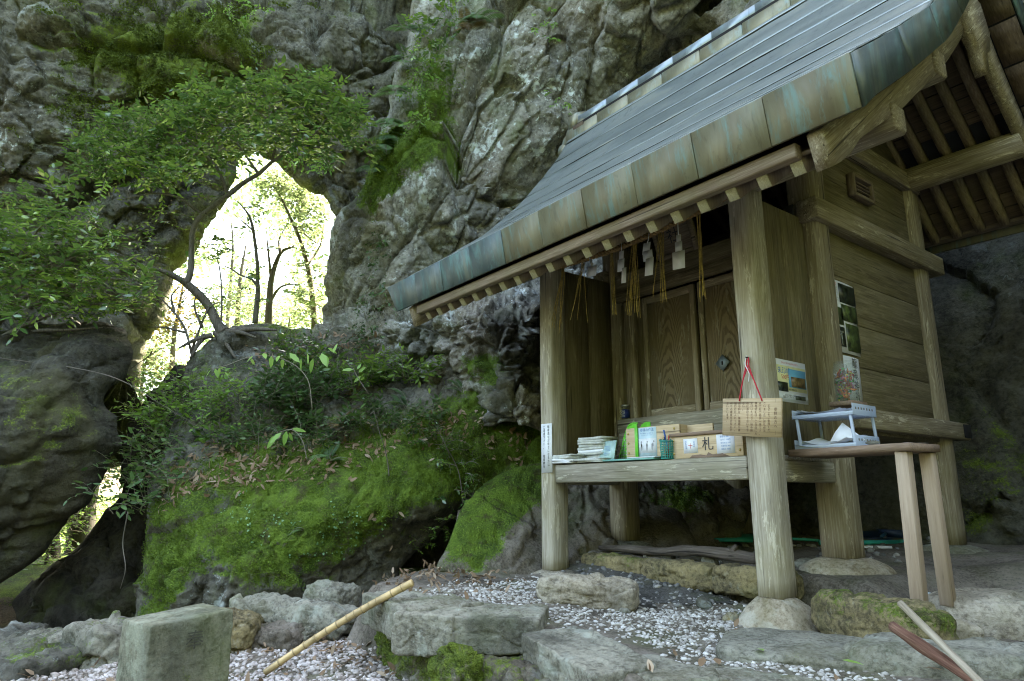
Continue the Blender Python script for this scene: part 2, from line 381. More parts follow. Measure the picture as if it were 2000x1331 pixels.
def leaf_mat(name, cols, trans=.35, rough=.38, spec=.5):
    s = NB(name); t = s.attr('tint'); p = s.pos()
    c = s.mix(s.ramp(t, .0, .55), cols[0], cols[1]); c = s.mix(s.ramp(t, .6, 1.), c, cols[2])
    c = s.mix(s.ramp(s.noise(p, 3, 3), .35, .7, 0, .5), c, cols[0])
    s.done(c, rough, None, 0, spec)
    tr = s.n('BsdfTranslucent', {'Color': s.mix(.5, c, tuple(min(1, x*1.9) for x in cols[2]))})
    ms = s.n('MixShader', {0: trans, 1: s.bsdf.outputs[0], 2: tr}); s.set(s.out.inputs[0], ms)
    M[name] = s.m
leaf_mat('glossy_leaf', [(.026, .07, .025), (.065, .145, .036), (.21, .33, .06)], .25, .24, .8)
leaf_mat('fresh_leaf', [(.08, .18, .035), (.14, .28, .05), (.23, .38, .07)], .35, .4)
leaf_mat('dark_leaf', [(.03, .07, .024), (.055, .12, .035), (.09, .17, .045)], .25, .35)
leaf_mat('fern_leaf', [(.045, .11, .04), (.08, .17, .05), (.15, .22, .055)], .3, .5)
leaf_mat('brown_fern', [(.10, .07, .022), (.16, .10, .03), (.20, .15, .05)], .3, .6)
leaf_mat('young_leaf', [(.20, .40, .08), (.29, .50, .11), (.38, .58, .16)], .45, .4)
leaf_mat('sunny_leaf', [(.055, .10, .034), (.095, .15, .055), (.145, .19, .085)], .5, .6, .15)
leaf_mat('sunny_orange_leaf', [(.10, .12, .025), (.15, .14, .03), (.19, .13, .04)], .5, .6, .15)
leaf_mat('fallen_leaf', [(.14, .08, .04), (.27, .18, .11), (.42, .33, .24)], .15, .6, .4)
leaf_mat('orange_leaf', [(.45, .17, .03), (.55, .22, .03), (.60, .30, .04)], .25, .5)
leaf_mat('moss_tuft', [(.044, .074, .013), (.088, .148, .02), (.155, .235, .034)], .3, .8, .2)
leaf_mat('cliff_moss', [(.035, .052, .010), (.075, .105, .016), (.13, .175, .024)], .25, .8, .2)
leaf_mat('creeper_leaf', [(.10, .22, .10), (.16, .32, .15), (.24, .42, .20)], .25, .45)
wood_mat('bark', (.07, .058, .045), (.14, .12, .10), (.22, .20, .17), (.10, .11, .06), .4, .3, 1., 1.)
wood_mat('dark_bark', (.022, .018, .014), (.045, .038, .03), (.08, .068, .055), (.035, .035, .02), .3, .2)
wood_mat('pale_bark', (.20, .17, .12), (.30, .26, .19), (.42, .38, .30), (.24, .24, .12), .4, .3)
wood_mat('twig', (.14, .12, .095), (.21, .185, .15), (.30, .27, .23), (.15, .15, .10), .3, .2)
def pebble_mat(name, cols):
    s = NB(name); t = s.attr('tint'); c = s.mix(s.ramp(t, 0, .35), cols[0], cols[1]); c = s.mix(s.ramp(t, .4, .75), c, cols[2]); c = s.mix(s.ramp(t, .85, 1.), c, cols[3])
    c = s.mix(s.ramp(s.noise(s.pos(), 70, 3), .45, .75, 0, .4), c, tuple(x*.55 for x in cols[1]))
    M[name] = s.done(c, .7, None, 0, .35)
pebble_mat('white_pebble', [(.18, .16, .135), (.38, .355, .325), (.53, .51, .48), (.68, .66, .63)])
pebble_mat('path_pebble', [(.22, .185, .165), (.38, .335, .31), (.52, .47, .455), (.62, .58, .57)])
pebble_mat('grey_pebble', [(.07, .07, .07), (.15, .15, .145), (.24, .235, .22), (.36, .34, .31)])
plain('paper', (.80, .82, .86), .6, var=.03); plain('paper_old', (.52, .54, .50), .7, var=.15); plain('shide_paper', (.82, .83, .86), .7, var=.02)
plain('carved_stone', (.05, .052, .038), .9); plain('ink', (.03, .03, .035), .6); plain('ink_soft', (.12, .10, .08), .7); plain('brown_ink', (.16, .09, .05), .7); plain('red_ink', (.55, .04, .05), .6); plain('blue_ink', (.10, .25, .50), .6); plain('grey_ink', (.35, .36, .38), .6)
plain('pale_blue_paper', (.58, .74, .82), .4, var=.05); plain('poster_yellow', (.78, .76, .42), .5, var=.05); plain('poster_blue', (.10, .36, .58), .5, var=.05); plain('poster_white', (.66, .70, .72), .5, var=.05)
plain('photo_dark', (.025, .035, .02), .35, var=.8, scale=30); plain('photo_green', (.07, .10, .03), .35, var=.8, scale=22); plain('photo_pale', (.35, .38, .36), .35, var=.5, scale=40); plain('photo_brown', (.18, .12, .05), .35, var=.6, scale=30)
plain('red_cord', (.50, .015, .035), .7); plain('white_cord', (.75, .75, .78), .7)
plain('lime_plastic', (.14, .62, .06), .4); plain('teal_plastic', (.01, .30, .26), .4); plain('teal_broom', (.02, .42, .40), .45); plain('teal_sheet', (.16, .42, .38), .35); plain('aqua_sheet', (.42, .62, .60), .4); plain('blue_plastic', (.015, .09, .20), .4); plain('dark_blue_plastic', (.01, .035, .09), .45)
plain('label_blue', (.012, .035, .22), .3); plain('cup_lid', (.45, .47, .50), .35, .8); plain('label_white', (.8, .82, .85), .4)
plain('brass', (.55, .42, .16), .35, .9); plain('iron_plate', (.10, .13, .135), .5, .7); plain('black_iron', (.02, .02, .022), .6, .4); plain('slot_black', (.005, .005, .005), .9)
plain('straw', (.42, .30, .085), .7, var=.35, scale=60); plain('rope_straw', (.24, .15, .06), .9, var=.4, scale=60, bump=.6)
plain('bamboo', (.50, .36, .18), .45, var=.35, scale=9); plain('bamboo_joint', (.33, .24, .12), .6)
plain('cement', (.40, .46, .45), .95, var=.15, scale=40, bump=.8); plain('chip_white', (.72, .74, .76), .8)
plain('orange_origami', (.75, .22, .05), .6); plain('pink_origami', (.75, .22, .40), .6); plain('yellow_origami', (.75, .62, .10), .6); plain('green_origami', (.08, .36, .10), .6); plain('white_origami', (.75, .72, .78), .6); plain('red_origami', (.60, .05, .06), .6)
plain('pen_blue', (.03, .12, .42), .35); plain('pen_wood', (.62, .42, .22), .5); plain('pen_red', (.5, .05, .04), .4)
def clear(name, col, alpha_trans=.8, rough=.15):
    s = NB(name); s.done(col, rough, None, 0, .5)
    tr = s.n('BsdfTransparent', {'Color': (*[.6+.4*x for x in col], 1)}); ms = s.n('MixShader', {0: alpha_trans, 1: s.bsdf.outputs[0], 2: tr}); s.set(s.out.inputs[0], ms); M[name] = s.m
clear('clear_plastic', (.62, .72, .85), .45); clear('jar_glass', (.8, .85, .85), .93, .05); clear('film', (.75, .8, .85), .8, .1)
# ------------------------------------------------------------------ rock bodies
def project(P):
    P = np.atleast_2d(P); d = P @ FW; d = np.where(d > .05, d, .05)
    return 1000+LENS_PX*(P @ RT)/d, 665.5-LENS_PX*(P @ UPV)/d
def blobs_value(P, blobs):
    x, y = project(P); out = np.zeros(len(P))
    for (bx, by, rx, ry, s) in blobs:
        out += s*np.exp(-(((x-bx)/rx)**2+((y-by)/ry)**2))
    return out
def sdist(poly, U, Z):
    """signed distance to a polygon, positive inside, and the nearest point on it"""
    n = len(poly); best = np.full(U.shape, 1e9); nx = np.zeros_like(U); nz = np.zeros_like(U); ins = np.zeros(U.shape, bool)
    for i in range(n):
        a = poly[i]; b = poly[(i+1) % n]; e = b-a
        t = np.clip(((U-a[0])*e[0]+(Z-a[1])*e[1])/(e @ e+1e-12), 0, 1)
        qx = a[0]+t*e[0]; qz = a[1]+t*e[1]; d = (U-qx)**2+(Z-qz)**2
        m = d < best; best = np.where(m, d, best); nx = np.where(m, qx, nx); nz = np.where(m, qz, nz)
        c = (a[1] > Z) != (b[1] > Z)
        with np.errstate(divide='ignore', invalid='ignore'):
            xi = a[0]+(Z-a[1])/(b[1]-a[1]+1e-12)*e[0]
        ins ^= c & (U < xi)
    return np.where(ins, 1, -1)*np.sqrt(best), nx, nz
def rbf(ctrl, smooth=.05):
    C = np.array(ctrl, float); n = len(C); x = C[:, :2]; r = np.linalg.norm(x[:, None]-x[None], axis=2)
    A = np.zeros((n+3, n+3)); A[:n, :n] = r-smooth*np.eye(n); A[:n, n] = 1; A[:n, n+1:] = x; A[n, :n] = 1; A[n+1:, :n] = x.T
    s = np.linalg.solve(A, np.concatenate([C[:, 2], [0, 0, 0]]))
    def ev(u, z):
        q = np.stack([u, z], 1); out = s[n]+q @ s[n+1:]
        for i in range(n): out += s[i]*np.hypot(q[:, 0]-x[i, 0], q[:, 1]-x[i, 1])
        return out
    return ev
def relief(name, outline, ctrl, mat, step=.03, rim=.5, thick=1.5, amps=(.3, .12, .05, .02), scales=(1.3, .45, .16, .05), seed=0,
           aniso=None, moss=(), moss_base=0., moss_up=.25, lichen=(), kind=None, label=None, cat=None, moss_smooth=.6, uzctrl=(), group=None, parent=None, facet=(.9, .9), flare=.95):
    """a rock mass: its face is a height field over a vertical plane facing the viewer, rounded at the rim, with real depth behind"""
    poly = np.array([uz(atW(*p)) if len(p) == 3 else np.array(p, float) for p in outline])
    # roughen the outline itself
    cs = [(*uz(atW(*c)), c[2]) for c in ctrl]+list(uzctrl); wf = rbf(cs)
    u0, z0 = poly.min(0)-step; u1, z1 = poly.max(0)+step
    def axis(lo, hi, f0, f1):            # fine where the photograph looks, coarser beyond it
        f0 = max(lo, f0); f1 = min(hi, f1); a = [np.arange(f0, f1+step, step)]
        if f0 > lo: a.insert(0, np.arange(f0-step*6, lo-step*8, -step*6)[::-1])
        if f1 < hi: a.append(np.arange(a[-1][-1]+step*6, hi+step*8, step*6))
        return np.concatenate(a)
    wm = max(c[2] for c in cs); ua = axis(u0, u1, -wm*.80, wm*.80); za = axis(z0, z1, -1.6, wm*.76); nu = len(ua); nz = len(za)
    U, Z = np.meshgrid(ua, za); U = U.ravel(); Z = Z.ravel()
    j = np.stack([U*1.7, Z*1.7, np.full(len(U), seed*3.1)], 1)
    jit = .09*vnoise(j, seed+5)+.04*vnoise(j*3.1, seed+6)+.02*vnoise(j*8, seed+7)
    sd, nx, nzz = sdist(poly, U, Z); sdj = sd+jit*np.clip(rim, .1, 1.2)
    keep = sdj > -step*.01
    idm = keep.reshape(nz, nu)
    cell = idm[:-1, :-1] & idm[1:, :-1] & idm[:-1, 1:] & idm[1:, 1:]
    ii = np.arange(nu*nz).reshape(nz, nu)
    q = np.stack([ii[:-1, :-1][cell], ii[:-1, 1:][cell], ii[1:, 1:][cell], ii[1:, :-1][cell]], 1)
    used = np.zeros(nu*nz, bool); used[q.ravel()] = True
    mp = -np.ones(nu*nz, np.int64); mp[used] = np.arange(used.sum()); q = mp[q]
    gi = np.stack([U-nx, Z-nzz], 1)[used]; gi /= np.linalg.norm(gi, axis=1)[:, None]+1e-9; gi *= np.sign(sd[used])[:, None]
    U = U[used]; Z = Z[used]; s = np.clip(sdj[used], 0, None)
    w = wf(U, Z); t = np.clip(s/rim, 0, 1); w = w+rim*(1-np.sqrt(np.clip(1-(1-t)**2, 0, 1)))
    P = world_of(U, Z, w)
    def normals(P):
        nrm = np.zeros_like(P); a, b, c, d = P[q[:, 0]], P[q[:, 1]], P[q[:, 2]], P[q[:, 3]]
        fn = np.cross(c-a, d-b)
        for k in range(4): 
            for ax in range(3): nrm[:, ax] += np.bincount(q[:, k], fn[:, ax], len(P))
        nrm /= np.linalg.norm(nrm, axis=1)[:, None]+1e-12
        if (nrm @ HV).mean() > 0: nrm = -nrm
        return nrm
    N = normals(P)
    mv = moss_base+blobs_value(P, moss)
    loc = np.stack([P @ RT, P[:, 2], P @ HV], 1)+seed*7.3
    an = loc if aniso is None else loc @ np.array(aniso)
    wob = np.stack([fbm(loc*1.1, 2, seed+50), fbm(loc*1.1+9, 2, seed+60), fbm(loc*1.1+17, 2, seed+70)], 1)*.16
    wob = wob+np.stack([vnoise(loc*6+k*5, seed+80+k) for k in range(3)], 1)*.018
    soft = np.clip(1-moss_smooth*np.clip(mv, 0, 1), .2, 1); disp = 0; sc = scales[0]
    for k, (am, sc, cr) in enumerate(((amps[0], scales[0], .25), (amps[1]*soft, scales[1], .4), (amps[1]*.29*soft, scales[1]*.40, .35), (amps[1]*.13*soft, scales[1]*.16, .3))):
        f, c = facets((an+wob*(1, .8, .5, .25)[k])/sc, seed+31*k, facet[0]); disp = disp+am*(f-cr*np.exp(-(c/.08)**2))
    disp += amps[2]*fbm(loc/scales[2], 3, seed+11)*.8+amps[3]*fbm(loc/scales[3], 2, seed+19)
    P = P+N*(disp*(.35+.65*np.clip(s/(rim*.8), 0, 1)))[:, None]
    # sides run back into the mass
    e = np.sort(np.vstack([q[:, [0, 1]], q[:, [1, 2]], q[:, [2, 3]], q[:, [3, 0]]]), 1)
    key = e[:, 0]*len(P)+e[:, 1]; _, first, cnt = np.unique(key, return_index=True, return_counts=True)
    be = e[first[cnt == 1]]; bv = np.unique(be); rm = -np.ones(len(P), np.int64); rm[bv] = np.arange(len(bv))
    nb = [be[:, 0], be[:, 1]]; deg = np.bincount(np.concatenate(nb), minlength=len(P))[bv][:, None].clip(1)
    def around(A): return np.stack([(np.bincount(be[:, 0], A[be[:, 1], k], len(P))+np.bincount(be[:, 1], A[be[:, 0], k], len(P)))[bv] for k in range(A.shape[1])], 1)/deg
    for it in range(14):
        gi[bv] = .4*gi[bv]+.6*around(gi)
        if it < 5: P[bv] = .5*P[bv]+.5*around(P)
    V = [P]; Q = [q]; prev = bv.copy(); base = len(P)
    for r in range(1, 5):
        off = thick*r/4; ring = P[bv]+HV*off+(np.outer(gi[bv, 0], RT)+np.outer(gi[bv, 1], [0, 0, 1]))*off*flare
        ring = ring+.07*np.stack([vnoise(ring*1.6+k*7, seed+90+k) for k in range(3)], 1)
        V.append(ring); cur = base+np.arange(len(bv)); base += len(bv)
        Q.append(np.stack([prev[rm[be[:, 0]]], prev[rm[be[:, 1]]], cur[rm[be[:, 1]]], cur[rm[be[:, 0]]]], 1)); prev = cur
    V = np.vstack(V); me = mesh_np(name, V, np.vstack(Q), True); fix_normals(me)
    N = normals(P); mv = mv+moss_up*np.clip(N[:, 2], -1, 1)
    full = np.zeros(len(V)); full[:len(P)] = mv; attr(me, 'moss', full)
    fl = np.zeros(len(V)); fl[:len(P)] = blobs_value(P, lichen); attr(me, 'lichen', fl)
    o = link(name, me, M[mat], parent); props(o, label, cat, group, kind or 'thing')
    return o, P, N, mv
def stone_mesh(name, dims, seed, n=14, boxy=3.2, rough=.10, fs=.5, moss=0., moss_up=.2, lichen=.2, flat=.0, co=(0, 0, 0)):
    """a broken stone about the origin: boxy super-ellipsoid cut into facets"""
    g = np.linspace(-1, 1, n+1); a, b = np.meshgrid(g, g); a = a.ravel(); b = b.ravel(); o1 = np.ones_like(a)
    faces = [np.stack(x, 1) for x in ((a, b, o1), (a, b, -o1), (o1, a, b), (-o1, a, b), (a, o1, b), (a, -o1, b))]
    V = np.vstack(faces); k = (n+1)**2; q = []
    i, j = np.meshgrid(np.arange(n), np.arange(n)); i = i.ravel(); j = j.ravel(); base = j*(n+1)+i
    for f in range(6): q.append(np.stack([base, base+1, base+n+2, base+n+1], 1)+f*k)
    q = np.vstack(q)
    key = np.round(V*1000).astype(np.int64); _, idx, inv = np.unique(key, axis=0, return_index=True, return_inverse=True)
    V = V[idx]; q = inv.ravel()[q]
    V = V/((np.abs(V)**boxy).sum(1)**(1/boxy))[:, None]
    d = np.array(dims)/2; P = V*d; nrm = V/np.array(d); nrm /= np.linalg.norm(nrm, axis=1)[:, None]
    m = float(np.mean(dims)); loc = P/(m*fs)+seed*5.17
    f, c = facets(loc+.3*np.stack([vnoise(loc+k*3, seed+k) for k in range(3)], 1), seed, 1.1)
    f2, c2 = facets(loc*2.6+3, seed+9, 1.)
    P = P+nrm*(m*(rough*(f-.25*np.exp(-(c/.1)**2))+rough*.3*f2+rough*.25*fbm(loc*4, 3, seed+4)))[:, None]
    me = mesh_np(name, P+np.array(co), q, True); fix_normals(me)
    attr(me, 'moss', moss+moss_up*nrm[:, 2]+.0*P[:, 0]); attr(me, 'lichen', np.full(len(P), lichen))
    return me
def stone(name, pos, dims, rot=(0, 0, 0), seed=1, mat='stone_grey', label=None, cat='rock', group=None, parent=None, **kw):
    me = stone_mesh(name, dims, seed, **kw); me.transform(Euler([R(a) for a in rot]).to_matrix().to_4x4())
    o = link(name, me, M[mat], parent, local=True)
    off = Vector((0, 0, 0)); q = parent
    while q is not None: off += q.location; q = q.parent
    o.location = Vector(pos)-off
    if parent is None: props(o, label, cat, group)
    return o

# the cliff with the natural arch (left wall and lintel)
A_out = [(-700, -2100, 7.2), (1000, -2000, 8.2), (980, 560, 9.0), (760, 540, 9.0), (700, 500, 8.9), (660, 455, 8.9), (634, 415, 8.9), (615, 388, 8.8), (594, 360, 8.8), (570, 340, 8.8), (543, 326, 8.8), (511, 318, 8.8), (489, 338, 8.7), (461, 367, 8.7), (439, 394, 8.6),
         (407, 428, 8.6), (383, 453, 8.5), (356, 484, 8.5), (319, 516, 8.4), (308, 557, 8.4), (301, 597, 8.4), (286, 642, 8.4), (274, 674, 8.4), (263, 705, 8.4), (240, 770, 8.4), (150, 900, 8.3), (-50, 1000, 8.2), (-700, 1050, 7.6)]
A_ctl = [(0, 0, 6.9), (0, 200, 7.0), (0, 330, 7.1), (150, 100, 7.1), (150, 300, 7.4), (300, 50, 7.3), (300, 200, 7.5), (200, 380, 7.9), (300, 400, 8.2), (400, 100, 7.5), (400, 280, 8.0), (380, 400, 8.4), (500, 30, 7.9), (520, 80, 8.5), (500, 200, 8.0),
         (560, 60, 7.9), (640, 120, 8.0), (650, 250, 8.4), (560, 310, 8.6), (740, 60, 8.5), (740, 200, 8.8), (700, 320, 8.8), (800, 0, 8.8), (250, 550, 8.2), (200, 480, 8.3), (100, 450, 7.9), (0, 500, 7.7), (200, 650, 8.1), (100, 700, 8.0), (0, 700, 7.8), (-400, 300, 6.6), (-400, 800, 7.2), (500, -700, 7.0), (0, -700, 6.2), (0, -1900, 5.9), (600, -1900, 6.4), (-600, -1500, 5.6)]
A_moss = [(330, 130, 170, 130, .62), (180, 60, 180, 70, .42), (480, 60, 60, 90, .35), (430, 210, 120, 60, .3), (120, 200, 50, 60, .35), (60, 330, 60, 50, .3), (650, 20, 120, 20, .3), (560, 330, 200, 70, -.5), (330, 450, 160, 90, -.6), (600, 170, 110, 110, -.2)]
A_lich = [(40, 260, 90, 120, .9), (210, 90, 80, 60, .4), (430, 110, 60, 60, .3)]
arch, AP, AN, AM = relief('arch_cliff', A_out, A_ctl, 'cliff_rock', .019, .42, 2.6, (.46, .17, .04, .012), (1.6, .62, .2, .05), 3, moss=A_moss, lichen=A_lich, moss_base=.08, moss_up=.18, cat='cliff', label='mossy cliff on the left that bridges over into a natural rock arch', moss_smooth=.3)
# the paler cliff right of the arch and behind the shrine
B_out = [(860, -1900, 7.6), (850, -500, 7.8), (815, -100, 7.9), (798, 10, 7.9), (785, 100, 7.9), (757, 190, 8.0), (725, 290, 8.1), (712, 335, 8.2), (700, 370, 8.3), (676, 400, 8.4), (652, 424, 8.4), (641, 462, 8.4), (634, 502, 8.4), (624, 540, 8.4), (616, 600, 8.4), (612, 700, 8.4), (640, 1250, 8.0),
         (1500, 1500, 7.0), (2100, 1350, 5.6), (5.2, -1.3), (6.4, -1.3), (6.4, 10.5), (3.5, 12.5), (2.2, 13.0)]
B_ctl = [(600, 640, 8.4), (640, 420, 8.1), (660, 540, 7.9), (700, 340, 8.1), (720, 450, 7.7), (760, 200, 7.9), (800, 0, 7.8), (800, 330, 7.55), (830, 180, 7.55), (800, 480, 7.65), (870, 420, 7.5), (850, 560, 7.9), (930, 180, 7.35), (930, 330, 7.45), (905, 500, 7.9), (960, 420, 7.7), (1000, 60, 7.4), (1020, 250, 7.55), (1040, 340, 8.0), (1000, 480, 8.1), (1080, 250, 7.9), (1100, 100, 7.8), (1130, 220, 8.0), (1180, 130, 7.6), (1250, 90, 7.6), (1260, 180, 8.1),
         (1330, 60, 7.9), (1440, 20, 8.2), (1500, -60, 8.2), (760, 600, 7.7), (900, 600, 7.9), (1000, 580, 8.0), (1300, 500, 8.3), (1500, 500, 8.3), (1700, 500, 7.3), (1830, 520, 6.6), (2000, 500, 6.1), (2000, 700, 5.9), (1850, 900, 6.3), (1850, 1080, 6.2), (2000, 1080, 5.7), (1200, 1000, 7.2), (1500, 1000, 7.0), (2000, 300, 6.2), (1700, -300, 7.3), (1000, -700, 6.9), (1000, -1700, 6.2), (1700, -1500, 6.4), (2300, -1000, 5.6)]
B_uz = [(3.76, 3.0, 5.6), (3.17, 4.1, 5.5), (4.46, 2.3, 5.7), (3.1, 5.4, 4.7), (3.3, 6.4, 3.6), (4.3, 4.6, 4.2), (4.7, 5.4, 3.0), (2.0, 6.2, 5.6), (4.7, -.5, 5.0), (5.2, 1, 3.6), (5.6, 1, 1.5), (5.9, 0, -.5), (6.3, 1, -3), (6.3, 5, -3), (5.8, 4, -.5), (5.5, 4, 1.5), (5.1, 4, 3.3), (4.6, 7, 3.6), (5.0, 8, 1.5), (5.4, 9, -.5), (6.2, 10, -3), (3.5, 10, 4.6), (4.4, 11, 2.0)]  # out-of-view overhang and right wall, drawn forward to cut light on the shrine
B_moss = [(830, 210, 70, 110, .75), (740, 330, 55, 60, .75), (720, 400, 40, 60, .55), (790, 300, 80, 70, .5), (890, 300, 50, 50, .35), (860, 80, 60, 80, .4), (980, 40, 120, 40, .2), (730, 600, 80, 60, .3), (1000, 250, 100, 100, -.2), (1250, 110, 120, 110, -.3), (640, 500, 40, 120, -.15), (1960, 900, 120, 150, .35), (1900, 1000, 60, 60, .3), (1930, 880, 260, 240, .72), (1650, 1000, 200, 120, .5)]
B_lich = [(960, 200, 90, 130, .9), (1060, 150, 80, 140, .9), (900, 420, 90, 120, .4), (1130, 230, 50, 80, .8), (1220, 130, 100, 80, .35), (730, 520, 60, 100, .45), (1960, 560, 80, 60, .3), (1950, 800, 300, 300, -.6)]
ang = R(-24); Sx = np.array([[math.cos(ang), -math.sin(ang), 0], [math.sin(ang), math.cos(ang), 0], [0, 0, 1]]) @ np.diag([1.4, .6, 1.1])
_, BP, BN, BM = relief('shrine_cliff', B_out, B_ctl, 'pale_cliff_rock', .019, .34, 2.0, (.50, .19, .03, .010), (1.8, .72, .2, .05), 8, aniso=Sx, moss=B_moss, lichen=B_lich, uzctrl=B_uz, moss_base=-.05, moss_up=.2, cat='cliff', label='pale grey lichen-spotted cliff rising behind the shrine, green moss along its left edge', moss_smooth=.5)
# smooth dark wall of the cave behind the right side of the shrine
H_out = [(1450, 420, 7.4), (1700, 430, 7.0), (1830, 455, 6.5), (2100, 420, 5.7), (2600, 300, 4.6), (2700, 1250, 4.0), (2000, 1200, 5.2), (1850, 1160, 5.7), (1450, 1120, 6.6)]
H_ctl = [(1830, 520, 6.3), (2000, 480, 5.8), (2000, 620, 5.6), (1900, 640, 6.0), (2000, 800, 5.45), (1850, 800, 6.0), (1850, 950, 5.9), (1850, 1080, 5.85), (2000, 1080, 5.3), (1950, 960, 5.5), (1600, 600, 7.1), (1500, 800, 7.1), (1500, 1000, 6.7), (2300, 700, 4.7), (2500, 800, 4.2), (2500, 1100, 4.1)]
relief('cave_wall', H_out, H_ctl, 'cave_rock', .026, .25, .8, (.16, .06, .02, .008), (1.3, .5, .16, .05), 47, moss=[(1960, 900, 120, 120, .4), (1900, 1010, 60, 60, .35)], lichen=[(1960, 540, 80, 60, .8)], moss_base=.02, cat='rock', label='dark cave wall rising behind the right side of the shrine')
# leaning boulder at the left edge
C_out = [(-600, 640, 6.0), (-100, 625, 6.2), (0, 616, 6.4), (110, 620, 6.6), (181, 618, 6.7), (222, 636, 6.6), (253, 676, 6.5), (267, 715, 6.5), (253, 754, 6.45), (233, 781, 6.45), (255, 814, 6.4), (262, 869, 6.35), (228, 913, 6.3), (185, 973, 6.2), (132, 1039, 6.1), (90, 1083, 6.0), (38, 1135, 6.0), (-120, 1260, 5.9), (-600, 1300, 5.4)]
C_ctl = [(0, 640, 6.5), (120, 650, 6.5), (200, 680, 6.1), (100, 760, 5.7), (0, 760, 5.6), (180, 780, 5.95), (130, 850, 5.7), (140, 900, 5.9), (60, 900, 5.55), (0, 950, 5.5), (60, 1000, 5.75), (0, 1080, 5.7), (-300, 700, 5.6), (-300, 1000, 5.2), (-500, 900, 5.2)]
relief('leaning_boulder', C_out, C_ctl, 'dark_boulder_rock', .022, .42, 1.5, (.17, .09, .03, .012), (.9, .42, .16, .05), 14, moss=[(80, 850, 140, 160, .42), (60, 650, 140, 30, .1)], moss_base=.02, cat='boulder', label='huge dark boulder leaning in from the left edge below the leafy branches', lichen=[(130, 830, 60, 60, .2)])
# the great mossy boulder in the middle
D_out = [(700, 640, 7.6), (640, 634, 7.6), (600, 636, 7.7), (560, 627, 7.6), (500, 620, 7.5), (450, 630, 7.4), (400, 650, 7.3), (360, 690, 7.2), (335, 760, 7.0), (320, 830, 6.8), (306, 900, 6.6), (295, 960, 6.4), (280, 1020, 6.1), (264, 1090, 5.9), (248, 1160, 5.8), (240, 1250, 5.7), (240, 1400, 5.4), (700, 1300, 5.2),
         (760, 1130, 5.6), (830, 1060, 5.8), (905, 975, 5.9), (1000, 1010, 6.2), (1150, 1080, 6.4), (1250, 900, 6.7), (1150, 720, 7.0), (1000, 680, 7.2), (900, 640, 7.4), (800, 620, 7.6)]
D_ctl = [(560, 640, 7.5), (640, 645, 7.5), (450, 650, 7.25), (380, 690, 7.1), (340, 770, 6.9), (330, 860, 6.5), (310, 950, 6.1), (290, 1050, 5.7), (265, 1150, 5.6), (290, 1100, 5.5), (330, 1020, 5.5), (270, 1180, 5.6), (330, 1180, 5.25), (450, 760, 6.8), (600, 720, 7.1), (750, 720, 7.1), (450, 880, 6.3), (600, 850, 6.5), (750, 830, 6.6), (880, 800, 6.7), (960, 770, 6.7),
         (420, 980, 5.75), (520, 950, 5.75), (650, 920, 5.95), (780, 900, 6.0), (880, 930, 6.0), (950, 880, 6.3), (1040, 860, 6.4), (1050, 940, 6.3), (420, 1080, 5.3), (520, 1050, 5.3), (640, 1010, 5.4), (760, 1000, 5.6), (850, 980, 5.75), (450, 1170, 5.3), (560, 1180, 5.4), (650, 1150, 5.55), (700, 1120, 5.75), (760, 1090, 5.95), (830, 1040, 6.0), (520, 1230, 5.6), (650, 1230, 5.8), (1150, 900, 6.5)]
D_moss = [(560, 1010, 260, 140, .62), (680, 1040, 90, 70, .3), (820, 900, 170, 90, .75), (950, 850, 90, 80, .8), (1030, 880, 90, 90, .8), (300, 1120, 60, 120, .75), (450, 1120, 120, 60, .3), (640, 950, 80, 40, .3), (560, 700, 200, 60, -.1), (430, 1200, 40, 70, -.6), (380, 1170, 30, 50, -.5), (760, 1110, 60, 35, -.9), (860, 1020, 50, 22, -.5), (150, 1080, 120, 150, -.8), (380, 740, 80, 60, .25), (560, 650, 60, 30, .3), (640, 760, 180, 70, -.15), (480, 930, 60, 30, .3), (1010, 720, 60, 40, .25)]
D_lich = [(400, 1190, 45, 60, 1.2), (405, 1130, 25, 60, .6), (420, 700, 80, 60, .3)]
dob, DP, DN, DM = relief('mossy_boulder', D_out, D_ctl, 'boulder_rock', .017, .30, 1.2, (.12, .06, .036, .015), (.95, .4, .16, .038), 21, moss=D_moss, lichen=D_lich, moss_base=.12, moss_up=.32, cat='boulder', label='broad boulder under bright green moss in the middle, shrubs and ferns on its back')
# dark slab leaning in the cleft to its left
G_out = [(420, 690, 7.4), (330, 705, 7.3), (301, 745, 7.25), (280, 788, 7.2), (246, 814, 7.15), (240, 880, 7.1), (226, 957, 7.0), (196, 1006, 6.95), (163, 1050, 6.9), (123, 1090, 6.8), (78, 1140, 6.7), (28, 1225, 6.5), (-150, 1330, 6.3), (330, 1400, 6.3), (450, 1000, 6.9), (450, 800, 7.3)]
G_ctl = [(330, 720, 7.2), (300, 800, 7.1), (260, 860, 7.0), (300, 950, 6.9), (240, 980, 6.85), (200, 1050, 6.75), (250, 1150, 6.5), (120, 1150, 6.6), (60, 1240, 6.3), (250, 1280, 6.2), (400, 900, 7.1), (380, 1200, 6.5)]
relief('leaning_slab', G_out, G_ctl, 'shaded_dark_rock', .03, .22, .8, (.2, .13, .03, .012), (.9, .42, .15, .05), 27, moss_base=-.3, cat='rock', label='dark rock slab with its shade coloured in, leaning in the dark cleft left of the mossy boulder')
